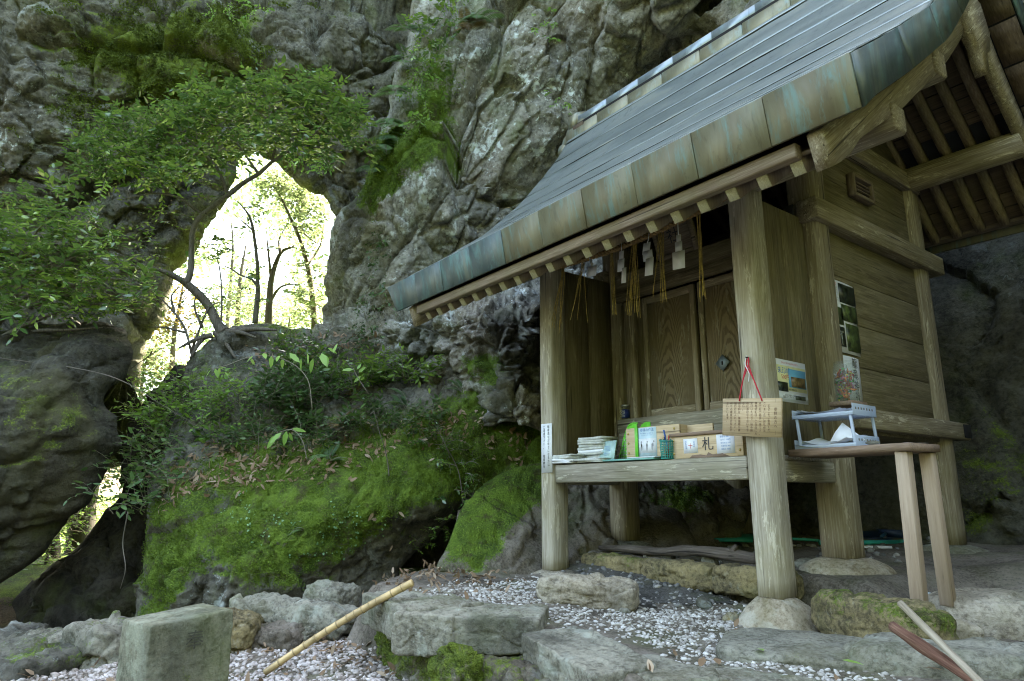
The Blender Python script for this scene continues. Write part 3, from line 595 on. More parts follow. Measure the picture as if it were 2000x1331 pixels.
# grey craggy outcrop between the boulder and the shrine, ending in a white lichened nose
F_out = [(620, 655, 8.3), (680, 600, 8.6), (760, 560, 8.7), (850, 530, 8.8), (1000, 500, 8.8), (1400, 480, 8.6), (1400, 900, 6.8), (1060, 850, 6.4), (1030, 845, 6.3), (985, 835, 6.3), (948, 835, 6.5), (920, 815, 6.8), (880, 790, 7.0), (800, 765, 7.3), (720, 735, 7.6), (640, 700, 7.9)]
F_ctl = [(650, 640, 7.9), (700, 600, 8.4), (800, 560, 8.5), (900, 540, 8.6), (1050, 520, 8.6), (800, 592, 7.6), (900, 575, 7.5), (1000, 570, 7.4), (700, 645, 7.2), (800, 620, 6.9), (900, 610, 6.6), (740, 700, 7.35), (820, 730, 7.15), (890, 760, 6.95), (930, 790, 6.75), (880, 660, 6.75), (840, 690, 6.95), (960, 640, 6.5), (1000, 700, 6.4), (980, 760, 6.2), (1000, 800, 6.0), (1035, 815, 6.0), (1030, 740, 6.7), (1045, 690, 6.9), (1030, 620, 6.5), (1200, 700, 6.9), (1200, 850, 6.8)]
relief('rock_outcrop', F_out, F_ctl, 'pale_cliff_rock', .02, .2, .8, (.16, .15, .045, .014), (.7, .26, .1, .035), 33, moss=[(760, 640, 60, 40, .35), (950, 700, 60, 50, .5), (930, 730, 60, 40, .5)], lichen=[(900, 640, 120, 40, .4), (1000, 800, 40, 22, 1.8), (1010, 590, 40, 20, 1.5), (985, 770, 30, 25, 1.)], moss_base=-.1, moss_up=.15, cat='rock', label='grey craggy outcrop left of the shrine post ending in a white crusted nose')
# low moss-covered rock between the boulder and the left shrine post
E_out = [(838, 1128, 5.1), (868, 1070, 5.25), (895, 1010, 5.5), (925, 955, 5.7), (1000, 915, 6.0), (1060, 900, 6.1), (1300, 900, 6.3), (1500, 960, 6.2), (1420, 1130, 5.6), (1200, 1120, 5.35), (1060, 1135, 5.3), (950, 1135, 5.2)]
E_ctl = [(870, 1115, 5.0), (900, 1060, 5.15), (930, 1000, 5.45), (1000, 1000, 5.5), (1000, 1080, 5.15), (1040, 950, 5.85), (1060, 1060, 5.4), (1150, 1010, 5.65), (1250, 1000, 5.8), (1300, 1060, 5.5), (1400, 1000, 6.0)]
relief('low_rock', E_out, E_ctl, 'earth', .017, .14, .5, (.07, .04, .02, .008), (.6, .25, .1, .03), 41, moss=[(920, 1050, 75, 85, 1.0), (990, 970, 80, 60, .9), (1040, 930, 60, 40, .6), (1080, 1060, 50, 50, -.2), (1330, 980, 80, 60, .7)], lichen=[(1345, 970, 35, 40, 1.5)], moss_base=-.1, moss_up=.15, cat='rock', label='low sloping rock with bright yellow-green moss beside the left shrine post')

# ------------------------------------------------------------------ ground
TERR = np.array([(-4.05, 1.88), (-3.6, 1.92), (-3.14, 1.97), (-2.72, 2.16), (-2.2, 2.02), (-1.93, 1.88), (-1.59, 1.95), (-1.25, 1.7), (-0.6, 1.45), (3.5, 1.2), (9, 1), (9, 12), (-6.5, 12), (-5.6, 4.4), (-4.9, 3.0), (-4.4, 2.2)], float)
def ground_z(x, y):
    x = np.asarray(x, float); y = np.asarray(y, float); sh = x.shape; x = x.ravel(); y = y.ravel()
    s, _, _ = sdist(TERR, x, y); t = np.clip((s+.06)/.16, 0, 1); t = t*t*(3-2*t)
    w = x*HV[0]+y*HV[1]
    low = -.92-.02*np.clip(4-w, -2, 3)+.03*np.clip(w-5, 0, 6)
    inn = np.clip((y-3.62)/.10, 0, 1); inn = inn*inn*(3-2*inn); inn *= np.clip((-1.5-x)/.3, 0, 1)+np.clip((y-4.2)/.6, 0, 1)*np.clip((x+1.5)/.3+1, 0, 1); inn = np.clip(inn, 0, 1)
    rt_ = np.clip((x+3.5)/1.1, 0, 1); rt_ = rt_*rt_*(3-2*rt_); hi = -.565-.105*rt_*(1-inn)+.12*inn+.06*np.clip(1-np.abs(y-3.52)/.35, 0, 1)*(x < -2.2)*(x > -3.9)+.02*np.clip(y-4.2, 0, 3)
    p = np.stack([x, y, np.zeros_like(x)], 1)
    z = low+(hi-low)*t+.022*fbm(p*1.6, 3, 5)+.008*fbm(p*9, 3, 6)
    pit = atW(90, 1160, 6.2); z = z-.55*np.exp(-(((x-pit[0])**2+(y-pit[1])**2)/.9))
    z = z+np.clip(-w-2.5, 0, 16)*.95+np.clip(-w-2.5, 0, 3)*.12*fbm(p*.5, 3, 9)  # added unseen hill behind the viewer, shuts out low sky light
    far = np.clip((w-9.5)/4, 0, 1); z = z+far*(.3*fbm(p*.25, 3, 8)-.05)
    return z.reshape(sh)
def gaxis(lo, hi, f0, f1, fine):
    a = np.arange(f0, f1+1e-6, fine); l = f0-np.geomspace(.12, f0-lo, 26)[::-1]; r = f1+np.geomspace(.12, hi-f1, 26); return np.concatenate([l, a, r])
gx = gaxis(-160, 160, -6.5, 1.5, .035); gy = gaxis(-160, 160, -.5, 7.5, .035)
GX, GY = np.meshgrid(gx, gy); GZ = ground_z(GX, GY); nx_, ny_ = len(gx), len(gy)
ii = np.arange(nx_*ny_).reshape(ny_, nx_); q = np.stack([ii[:-1, :-1], ii[:-1, 1:], ii[1:, 1:], ii[1:, :-1]], -1).reshape(-1, 4)
gv = np.stack([GX.ravel(), GY.ravel(), GZ.ravel()], 1); gm = mesh_np('ground', gv, q, True)
wv_ = gv @ HV
attr(gm, 'moss', blobs_value(gv, [(900, 1100, 60, 40, .4)])*(wv_ > 1)+.9*(wv_ > 6.9)+.35*(wv_ < -2)); attr(gm, 'lichen', np.zeros(len(gv)))
ground = link('ground', gm, M['earth']); gm.materials.append(M['unseen_hillside'])
gm.polygons.foreach_set('material_index', (wv_[q[:, 0]] < -2.2).astype(np.int32)); props(ground, kind='structure')
# ------------------------------------------------------------------ the shrine
XL0, XL1, XR0, XR1 = -3.935, -3.79, -2.178, -2.035          # the two front posts
shrine = thing('shrine', 'small weathered wooden shrine with a copper roof standing on posts under the cliff', 'shrine', (-2.985, 3.3, -.55))
def sp(x, y, s=1): return s
def post(x0, x1, y0, y1, z0, z1, mat, cham=.018, seed=0):
    v = []; n = 26; W = np.array([[-1, -1], [1, -1], [1, 1], [-1, 1]], float); cx, cy = (x0+x1)/2, (y0+y1)/2; hx, hy = (x1-x0)/2, (y1-y0)/2
    ring = []
    for (sx, sy), o in (((-1, -1), 0), ((1, -1), 1), ((1, 1), 0), ((-1, 1), 1)):
        a = (sx*(hx-cham), sy*hy); b = (sx*hx, sy*(hy-cham)); ring += [a, b] if (sx*sy < 0) else [b, a]
    ring = np.array(ring); an = np.arctan2(ring[:, 1], ring[:, 0]); ring = ring[np.argsort(an)]
    zz = np.linspace(z0, z1, n); P = []
    for i, z in enumerate(zz):
        wob = 1-.02*(1-math.exp(-((z-z0)/.05)**2))*0
        pr = np.stack([ring[:, 0]*wob+cx, ring[:, 1]*wob+cy, np.full(len(ring), z)], 1); P.append(pr)
    P = np.vstack(P); m = len(ring)
    P[:, :2] += .0035*np.stack([vnoise(P*np.array([9, 9, 2.5])+seed, seed), vnoise(P*np.array([9, 9, 2.5])+9+seed, seed+3)], 1)
    i = np.arange(n-1)[:, None]*m; j = np.arange(m)[None]; jn = (j+1) % m
    q = np.stack([i+j, i+jn, i+m+jn, i+m+j], -1).reshape(-1, 4)
    me = mesh_np('post', P, [q, np.array([list(range(m))[::-1], [(n-1)*m+k for k in range(m)]])]); fix_normals(me)
    attr(me, 'gc', P-np.array([cx, cy, 0])+np.array([seed*3.3, seed*1.7, 0]))
    return link('post', me, M[mat], shrine)
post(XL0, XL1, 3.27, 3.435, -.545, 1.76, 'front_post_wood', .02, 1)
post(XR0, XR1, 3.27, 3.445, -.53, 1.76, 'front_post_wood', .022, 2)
HX0, HX1 = -3.955, -2.015                                     # outer faces of the hall
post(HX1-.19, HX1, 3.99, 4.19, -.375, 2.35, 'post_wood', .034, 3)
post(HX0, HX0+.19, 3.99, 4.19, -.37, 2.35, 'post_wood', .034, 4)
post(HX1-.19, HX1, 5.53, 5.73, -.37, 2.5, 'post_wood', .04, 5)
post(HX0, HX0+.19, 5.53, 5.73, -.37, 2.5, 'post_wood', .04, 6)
# shelf between the front posts
box('shelf_beam', (XL1+.012, 3.285, .066), (XR0-.004, 3.365, .192), M['beam_wood'], shrine, .006)
for k, (y0, y1) in enumerate(((3.366, 3.56), (3.563, 3.76), (3.763, 3.96))): box('shelf_board', (XL0+.03, y0, .172), (XR1-.03, y1, .2), M['beam_wood'], shrine, .003, axis=0)
for x0, x1 in ((XR0+.02, XR1-.018), (XL0+.018, XL1-.02)): box('side_beam', (x0, 3.45, .055), (x1, 3.985, .171), M['beam_wood'], shrine, .006)
# screens between the front posts and the hall
for x0, x1 in ((-2.13, -2.10), (-3.87, -3.84)):
    for y0, y1 in ((3.447, 3.72), (3.724, 3.985)): box('side_panel', (x0, y0, .2), (x1, y1, 1.74), M['wall_wood'], shrine, .003, axis=2)
# front of the hall
YF = 4.0
box('door_sill', (-3.76, 3.93, .455), (-2.21, 4.06, .562), M['beam_wood'], shrine, .008)
box('door_step', (-3.70, 3.88, .345), (-2.27, 4.02, .452), M['beam_wood'], shrine, .008)
box('floor_joist', (-3.75, 3.99, .2), (-2.22, 4.05, .34), M['wall_wood'], shrine, .006)
box('lintel', (-3.76, 3.95, 1.615), (-2.21, 4.06, 1.765), M['wall_wood'], shrine, .006)
box('lintel_rail', (-3.76, 3.925, 1.535), (-2.21, 3.99, 1.612), M['wall_wood'], shrine, .004)
for s in (0, 1):
    mx = (lambda x: x) if not s else (lambda x: -5.97-x)
    def bx(n, xa, xb, y0, y1, z0, z1, m, **k):
        a, b = sorted((mx(xa), mx(xb))); return box(n, (a, y0, z0), (b, y1, z1), m, shrine, .004, **k)
    bx('wall_panel', -3.765, -3.70, 4.03, 4.055, .565, 1.53, M['wall_wood'], axis=2)
    bx('door_jamb', -3.695, -3.585, 3.985, 4.06, .565, 1.53, M['post_wood'], axis=2)
    bx('jamb_strip', -3.583, -3.515, 4.03, 4.06, .565, 1.53, M['wall_wood'], axis=2)
    xa, xb = sorted((mx(-3.512), mx(-3.0)))
    d = thing('door', None, None, (0, 0, 0)); d.parent = shrine; d.location = Vector(((xa+xb)/2, YF+.03, .57))-shrine.location
    box('stile', (xa, 4.005, .566), (xa+.045, 4.045, 1.53), M['post_wood'], d, .004); box('stile', (xb-.045, 4.005, .566), (xb, 4.045, 1.53), M['post_wood'], d, .004)
    box('rail', (xa+.046, 4.007, .566), (xb-.046, 4.043, .625), M['post_wood'], d, .004, axis=0); box('rail', (xa+.046, 4.007, 1.47), (xb-.046, 4.043, 1.53), M['post_wood'], d, .004, axis=0)
    v, f = chamfer_box(xb-xa-.094, .02, .842, .003); g = v+np.array([.03, 0, 2.+s*1.3])
    me = mesh_np('panel', v+np.array([(xa+xb)/2, 4.03, 1.0475]), f); fix_normals(me); attr(me, 'gc', g[:, [0, 1, 2]]); link('panel', me, M['door_wood'], d)
# lock plate, a square set on its corner
lp = onY(1412, 709, 4.003)
lk = thing('lock', None, None); lk.parent = shrine; lk.location = Vector((lp[0], 4.0, lp[2]))-shrine.location
v, f = chamfer_box(.085, .008, .085, .002); v = v @ np.array(Matrix.Rotation(R(45), 3, 'Y')).T
me = mesh_np('lock_plate', v+np.array([lp[0], 4.0, lp[2]]), f); fix_normals(me); link('lock_plate', me, M['iron_plate'], lk)
box('keyhole', (lp[0]-.006, 3.992, lp[2]-.016), (lp[0]+.006, 3.9955, lp[2]+.01), M['slot_black'], lk, .001)
# hall floor, side walls of horizontal boards
box('hall_floor', (HX0+.03, 4.07, .36), (HX1-.03, 5.6, .44), M['wall_wood'], shrine, .005)
zs = [.516, .80, 1.09, 1.40, 1.70]
for xw in (HX1-.075, HX0+.045):
    for i in range(4):
        box('wall_board', (xw, 4.18, zs[i]+.0015), (xw+.03, 5.54, zs[i+1]-.0015), M['wall_wood'], shrine, .003, axis=1)
    for i, (a, b) in enumerate(((1.853, 2.1), (2.103, 2.36))): box('upper_wall_board', (xw, 4.18, a), (xw+.03, 5.54, b), M['wall_wood'], shrine, .003, axis=1)
for i in range(6): box('back_wall_board', (HX0+.05, 5.60, .5+i*.32), (HX1-.05, 5.63, .817+i*.32), M['wall_wood'], shrine, .003)
for xa, xb in ((HX1-.10, HX1+.045), (HX0-.045, HX0+.10)):
    box('tie_beam', (xa, 3.945, 1.703), (xb, 5.90, 1.85), M['post_wood'], shrine, .008)
    box('sill_beam', (xa+.02, 4.195, .385), (xb, 5.93, .512), M['post_wood'], shrine, .008)
    box('top_plate', (xa+.02, 3.96, 2.362), (xb-.03, 5.72, 2.50), M['post_wood'], shrine, .008)
box('beam_cap', (HX1+.047, 5.80, .40), (HX1+.052, 5.935, .50), M['black_iron'], shrine, .002)
box('post_plate', (HX1-.17, 3.93, 1.72), (HX1-.11, 3.944, 1.835), M['black_iron'], shrine, .002)
# gable wall above the plate
for xw in (HX1-.085, HX0+.055):
    v = np.array([[xw+d, y, z] for d in (0, .03) for y, z in ((4.0, 2.50), (5.6, 2.50), (5.6, 2.52), (4.75, 3.35), (4.0, 2.51))])
    me = mesh_np('gable_board', v, [np.array([[0, 1, 2, 3, 4], [9, 8, 7, 6, 5]]), np.array([[i, (i+1) % 5, 5+(i+1) % 5, 5+i] for i in range(5)])]); fix_normals(me); attr(me, 'gc', v[:, [0, 2, 1]]); link('gable_board', me, M['wall_wood'], shrine)
# louvred vent
vc = onX(1677, 372, HX1-.03); vt = thing('vent', None, None); vt.parent = shrine; vt.location = Vector(vc)-shrine.location
vy, vz = vc[1], vc[2]
for a, b in (((-.15, -.085), (-.125, .085)), ((.125, -.085), (.15, .085)), ((-.125, -.085), (.125, -.06)), ((-.125, .06), (.125, .085))): box('vent_frame', (HX1-.043, vy+a[0], vz+a[1]), (HX1+.012, vy+b[0], vz+b[1]), M['rafter_wood'], vt, .003)
for i in range(4): box('slat', (HX1-.035, vy-.124, vz-.052+i*.028), (HX1-.005, vy+.124, vz-.044+i*.028), M['rafter_wood'], vt, .001, tilt=None)
box('vent_back', (HX1-.0445, vy-.124, vz-.059), (HX1-.0405, vy+.124, vz+.059), M['slot_black'], vt, .001)
# purlins along the front
def purlin(y, z, r, x0=-4.74, x1=-1.25): return tube('purlin', np.array([[x, y, z] for x in np.linspace(x0, x1, 12)]), r, M['post_wood'], shrine, 10, .03)
purlin(5.60, 2.455, .105); purlin(4.75, 3.22, .085)
box('purlin', (-4.76, 3.275, 1.736), (-1.208, 3.41, 1.88), M['post_wood'], shrine, .014); box('purlin', (-4.76, 3.955, 2.325), (-1.205, 4.10, 2.49), M['post_wood'], shrine, .014)

# ---- roof
FRONT = smooth_path(np.array([[2.49, 1.70], [2.915, 1.996], [3.33, 2.305], [3.55, 2.483], [4.0, 2.95], [4.4, 3.47], [4.6, 3.79], [4.75, 4.03]]), per=8)
REAR = smooth_path(np.array([[6.38, 2.30], [6.0, 2.56], [5.5, 2.99], [5.1, 3.47], [4.75, 4.03]]), per=8)
RX0, RX1 = -5.0, -1.045
def along(path, s):
    L = np.concatenate([[0], np.cumsum(np.linalg.norm(np.diff(path, axis=0), axis=1))]); s = np.asarray(s)*L[-1]
    return np.stack([np.interp(s, L, path[:, 0]), np.interp(s, L, path[:, 1])], -1)
def normals2(path):
    t = np.gradient(path, axis=0); t /= np.linalg.norm(t, axis=1)[:, None]; n = np.stack([-t[:, 1], t[:, 0]], 1); n *= np.sign(n[:, 1:2]); return n
def roof_course(path, s0, s1, k, mat='roof_copper'):
    nx, ns = 64, 7; s = np.linspace(s0, s1-.0058, ns); c = along(path, s); nn = normals2(c)
    lift = np.linspace(.005, .003, ns); X = np.linspace(RX0, RX1, nx)
    V = []
    for side in (0, 1):
        for i in range(ns):
            y = np.full(nx, c[i, 0]+nn[i, 0]*(lift[i]-side*.004)); z = np.full(nx, c[i, 1]+nn[i, 1]*(lift[i]-side*.004))
            p = np.stack([X, y, z], 1)
            w = (.0055*vnoise(np.stack([X*1.6, np.full(nx, k*3.+i*.35), np.zeros(nx)], 1), 70)+.002*vnoise(np.stack([X*6, np.full(nx, k*3.+i*.5), np.zeros(nx)], 1), 71))*(1 if i else .6)
            p[:, 1] += nn[i, 0]*w; p[:, 2] += nn[i, 1]*w; V.append(p)
    V = np.vstack(V); N = nx*ns; i = np.arange(ns-1)[:, None]*nx; j = np.arange(nx-1)[None]
    top = np.stack([i+j, i+j+1, i+nx+j+1, i+nx+j], -1).reshape(-1, 4); q = [top, top[:, ::-1]+N]
    a = np.arange(nx-1); q.append(np.stack([a, a+N, a+N+1, a+1], 1))
    b = np.arange(ns-1)*nx; q.append(np.stack([b, b+nx, b+nx+N, b+N], 1)); b = b+nx-1; q.append(np.stack([b, b+N, b+nx+N, b+nx], 1))
    me = mesh_np('roof_course', V, np.vstack(q)); fix_normals(me)
    return link('roof_course', me, M[mat], roof)
roof = thing('roof', None, None); roof.parent = shrine; roof.location = Vector((-2.985, 3.5, 2.0))-shrine.location
NC = 10
for k in range(NC): roof_course(FRONT, k/NC, (k+1)/NC, k)
for k in range(4): roof_course(REAR, k/4, (k+1)/4, 20+k)
def under(path, d): n = normals2(path); return path-n*d
# thick core of the roof
prof = np.vstack([FRONT, REAR[::-1][1:], under(REAR, .19), under(FRONT, .19)[::-1]]); prof[:len(FRONT)+len(REAR)-1] -= [0, .034]
m = len(prof); v = np.vstack([np.column_stack([np.full(m, x), prof]) for x in (RX0+.13, RX1-.012)]); a = np.arange(m)
h = len(FRONT)+len(REAR)-1
cap = np.array([[i, i+1, m-2-i, m-1-i] for i in range(h-1)])
me = mesh_np('roof_core', v, [np.stack([a, (a+1) % m, (a+1) % m+m, a+m], 1), cap, cap[:, ::-1]+m]); fix_normals(me); attr(me, 'gc', v[:, [1, 2, 0]]); link('roof_core', me, M['seam_shade'], roof)
# copper eave fascia, sheet by sheet
xs = list(np.arange(RX1, RX0-.01, -.3875)); xs[-1] = RX0
for i in range(len(xs)-1):
    x1, x0 = xs[i]-.001, xs[i+1]+.001
    v, f = chamfer_box(x1-x0, .018, .232, .003)
    if i == len(xs)-2: v[:, 0] += np.where((v[:, 0] < 0) & (v[:, 2] < 0), .11, 0)
    v = v @ np.array(Matrix.Rotation(R(11), 3, 'X')).T
    bl = i >= 6
    me = mesh_np('fascia_sheet', v+np.array([(x0+x1)/2, 2.509+.002*(i % 2), 1.588]), f); fix_normals(me); link('fascia_sheet', me, M['fascia_blue_copper' if bl else 'fascia_copper'], roof)
# the green corrosion spot on one sheet
# verge fascia on both gables
def verge(path, n, x, out, lean=0.):
    lo = under(path, .195); lo[0] = [path[0, 0]+(.045 if path[0, 0] < 4 else -.045), path[0, 1]-.224]; L = len(path); cuts = [int(round(c)) for c in np.linspace(0, L-1, n+1)]
    for i in range(n):
        a, b = cuts[i], cuts[i+1]; up = path[a:b+1]; dn = lo[a:b+1]; k = len(up); g = .0015 if i % 2 else 0
        ring = np.vstack([up, dn[::-1]]); ln = np.concatenate([np.zeros(k), np.full(k, lean)]); V = np.vstack([np.column_stack([xx+ln, ring]) for xx in (x+out*(.004+g), x+out*(.022+g))])
        cap = np.array([[j, j+1, 2*k-2-j, 2*k-1-j] for j in range(k-1)]); r = np.arange(2*k)
        me = mesh_np('verge_sheet', V, [cap, cap[:, ::-1]+2*k, np.stack([r, (r+1) % (2*k), (r+1) % (2*k)+2*k, r+2*k], 1)]); fix_normals(me)
        link('verge_sheet', me, M['fascia_blue_copper'], roof)
verge(FRONT, 6, RX1-.012, 1); verge(FRONT, 6, RX0+.012, -1, .11); verge(REAR, 5, RX1-.012, 1); verge(REAR, 5, RX0+.012, -1, .11)
# rear eave fascia
box('rear_fascia', (RX0, 6.36, 2.05), (RX1, 6.38, 2.29), M['fascia_copper'], roof, .003)
# eave boards under the fascia
box('eave_board', (-4.63, 2.565, 1.404), (RX1-.302, 2.622, 1.474), M['rafter_wood'], roof, .008)
box('rear_eave_board', (RX0+.12, 6.16, 2.09), (RX1-.1, 6.28, 2.17), M['rafter_wood'], roof, .008)
# rafters follow the curve; boards lie on them
RF = smooth_path(np.array([[2.635, 1.385], [3.0, 1.65], [3.35, 1.94], [3.8, 2.36], [4.3, 2.90], [4.75, 3.42]]), per=4)
RR = smooth_path(np.array([[6.12, 2.075], [5.85, 2.33], [5.6, 2.60], [5.2, 2.92], [4.75, 3.42]]), per=4)
def strip_mesh(name, path, w, h, mat):
    n = normals2(path); k = len(path); V = []
    for x in (-w/2, w/2):
        for s in (-h/2, h/2): V.append(np.column_stack([np.full(k, x), path+n*s]))
    V = np.vstack(V); a = np.arange(k-1); q = []
    for s0, s1 in ((0, 1), (1, 3), (3, 2), (2, 0)): q.append(np.stack([s0*k+a, s0*k+a+1, s1*k+a+1, s1*k+a], 1))
    q.append(np.array([[0, k, 3*k, 2*k], [k-1, 3*k-1, 4*k-1, 2*k-1]]))
    me = mesh_np(name, V, np.vstack(q)); fix_normals(me); L = np.concatenate([[0], np.cumsum(np.linalg.norm(np.diff(path, axis=0), axis=1))])
    attr(me, 'gc', np.column_stack([V[:, 0], V[:, 1]*.3, np.tile(L, 4)])); me.materials.append(M[mat]); return me
rm_f = strip_mesh('rafter', RF, .058, .066, 'rafter_wood'); rm_r = strip_mesh('rafter', RR, .062, .07, 'rafter_wood')
endv, endf = chamfer_box(.056, .006, .062, .002); endv = endv @ np.array(Matrix.Rotation(R(37), 3, 'X')).T
em = mesh_np('rafter_end', endv, endf); fix_normals(em); attr(em, 'gc', endv[:, [0, 2, 1]]*np.array([1, 1, 8.])); em.materials.append(M['end_grain_wood'])
offs = -(Vector(shrine.location)+(roof.location))
for k in range(20):
    x = -1.38-.1665*k
    o = link('rafter', rm_f, None, roof, local=True); o.location = offs+Vector((x, 0, 0))
    e = link('rafter_end', em, None, o, local=True); e.location = Vector((0, 2.632, 1.382))
    o = link('rafter', rm_r, None, roof, local=True); o.location = offs+Vector((x-.03, 0, 0))
for path, nb, sgn in ((RF, 10, 1), (RR, 8, 1)):
    n = normals2(path); up = path+n*.047
    for i in range(nb):
        c = along(up, [i/nb+.002, (i+1)/nb-.002]); w = np.linalg.norm(c[1]-c[0]); mid = c.mean(0); an = math.atan2(c[1, 1]-c[0, 1], c[1, 0]-c[0, 0])
        v, f = chamfer_box(3.38, w, .018, .002); g = grain_coords(v, 0); v = v @ np.array(Matrix.Rotation(an, 3, 'X')).T
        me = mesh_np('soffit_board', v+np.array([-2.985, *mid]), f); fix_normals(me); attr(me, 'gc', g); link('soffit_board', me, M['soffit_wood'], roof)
# boards closing the underside of the gable overhang
for path in (FRONT, REAR):
    u_ = under(path, .197)
    for i in range(8):
        c = along(u_, np.linspace(i/8+.003, (i+1)/8-.003, 4))
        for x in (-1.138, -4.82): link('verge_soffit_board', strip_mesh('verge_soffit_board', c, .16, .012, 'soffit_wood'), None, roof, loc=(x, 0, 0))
# bargeboards
def prism_x(name, prof, x0, x1, mat, parent, cap):
    k = len(prof); V = np.vstack([np.column_stack([np.full(k, x), prof]) for x in (x0, x1)]); r = np.arange(k)
    me = mesh_np(name, V, [cap, cap[:, ::-1]+k, np.stack([r, (r+1) % k, (r+1) % k+k, r+k], 1)]); fix_normals(me); attr(me, 'gc', np.column_stack([V[:, 0]*2, V[:, 2]-V[:, 1]*.8, V[:, 1]+V[:, 2]*.8])+random.uniform(-9, 9)); return link(name, me, M[mat], parent)
bl = np.array([[2.615, 1.322], [2.70, 1.372], [2.793, 1.438], [2.908, 1.552], [3.05, 1.648], [3.23, 1.765], [3.41, 1.883], [3.64, 2.062], [3.9, 2.26], [4.19, 2.498], [4.4, 2.69], [4.75, 3.03]])
bu_path = under(FRONT, .19); bu = np.stack([bl[:, 0], np.interp(bl[:, 0], bu_path[:, 0], bu_path[:, 1])], 1); bu[0] = [2.56, 1.472]
def barge(lo, up_, x0, x1):
    k = len(lo); prof = np.vstack([lo, up_[::-1]]); cap = np.array([[i, i+1, 2*k-2-i, 2*k-1-i] for i in range(k-1)]); return prism_x('bargeboard', prof, x0, x1, 'post_wood', roof, cap)
rl = np.array([[6.24, 1.98], [6.0, 2.14], [5.6, 2.44], [5.2, 2.74], [4.75, 3.12]]); ru_p = under(REAR, .212)[::-1]; ru = np.stack([rl[:, 0], np.interp(rl[:, 0], ru_p[:, 0], ru_p[:, 1])], 1)
for x0, x1 in ((-1.292, -1.225), (-4.745, -4.678)):
    barge(bl, bu, x0, x1); barge(rl, ru, x0, x1)
# purlin end blocks and gable pendant
pend = np.array([[4.55, 3.02], [4.60, 2.86], [4.68, 2.80], [4.70, 2.68], [4.75, 2.62], [4.80, 2.68], [4.82, 2.80], [4.90, 2.86], [4.95, 3.02], [4.86, 3.2], [4.64, 3.2]])
prism_x('gable_pendant', pend, -1.25, -1.18, 'post_wood', roof, np.array([list(range(len(pend)))]))
# ---- ridge
ridge = thing('ridge', None, None); ridge.parent = shrine; ridge.location = Vector((-2.985, 4.75, 3.86))-shrine.location
n = 9; xe = np.linspace(-4.98, -1.02, n+1)
for i in range(n):
    box('ridge_base_sheet', (xe[i]+.001, 4.60-.0015*(i % 2), 3.76), (xe[i+1]-.001, 4.90+.0015*(i % 2), 3.925), M['ridge_copper'], ridge, .006)
for i in range(n-1):
    a, b = xe[i]+.12, xe[i+1]+.12
    v = np.array([[x, 4.75+y, z] for x in (a+.001, b-.001) for y, z in ((-.125, 3.926), (-.125, 4.04), (0, 4.085), (.125, 4.04), (.125, 3.926))])
    me = mesh_np('ridge_cap_sheet', v, [np.array([[0, 1, 2, 3, 4], [9, 8, 7, 6, 5]]), np.array([[k, (k+1) % 5, 5+(k+1) % 5, 5+k] for k in range(5)])]); fix_normals(me); link('ridge_cap_sheet', me, M['ridge_blue_copper'], ridge)
# end ornament: a pointed block and stepped scrolls
def scroll(px, r, y0, y1, zoff=0):
    c = onY(*px, 4.62); an = np.linspace(0, 2*np.pi, 20, endpoint=False); k = len(an)
    V = np.vstack([np.column_stack([c[0]+r*np.cos(an), np.full(k, y), c[2]+r*np.sin(an)]) for y in (y0, y1)]); q = np.arange(k)
    me = mesh_np('scroll', V, [np.array([list(range(k)), list(range(2*k-1, k-1, -1))]), np.stack([q, (q+1) % k, (q+1) % k+k, q+k], 1)]); fix_normals(me); link('scroll', me, M['ridge_copper'], orn)
orn = thing('ridge_ornament', None, None); orn.parent = ridge; orn.location = (0, 0, 0); orn.location = Vector((-5.0, 4.75, 3.9))-ridge.location-shrine.location
v = np.array([[x, 4.75+y, z] for x in (-4.985, -4.855) for y, z in ((-.15, 3.93), (-.15, 4.08), (0, 4.16), (.15, 4.08), (.15, 3.93))])
me = mesh_np('ridge_end_block', v, [np.array([[0, 1, 2, 3, 4], [9, 8, 7, 6, 5]]), np.array([[k, (k+1) % 5, 5+(k+1) % 5, 5+k] for k in range(5)])]); fix_normals(me); link('ridge_end_block', me, M['ridge_copper'], orn)
scroll((1134, 247), .085, 4.615, 4.885); scroll((1118, 262), .10, 4.61, 4.89); scroll((1108, 278), .085, 4.618, 4.882); scroll((1098, 294), .065, 4.612, 4.888); scroll((1126, 268), .105, 4.62, 4.88)
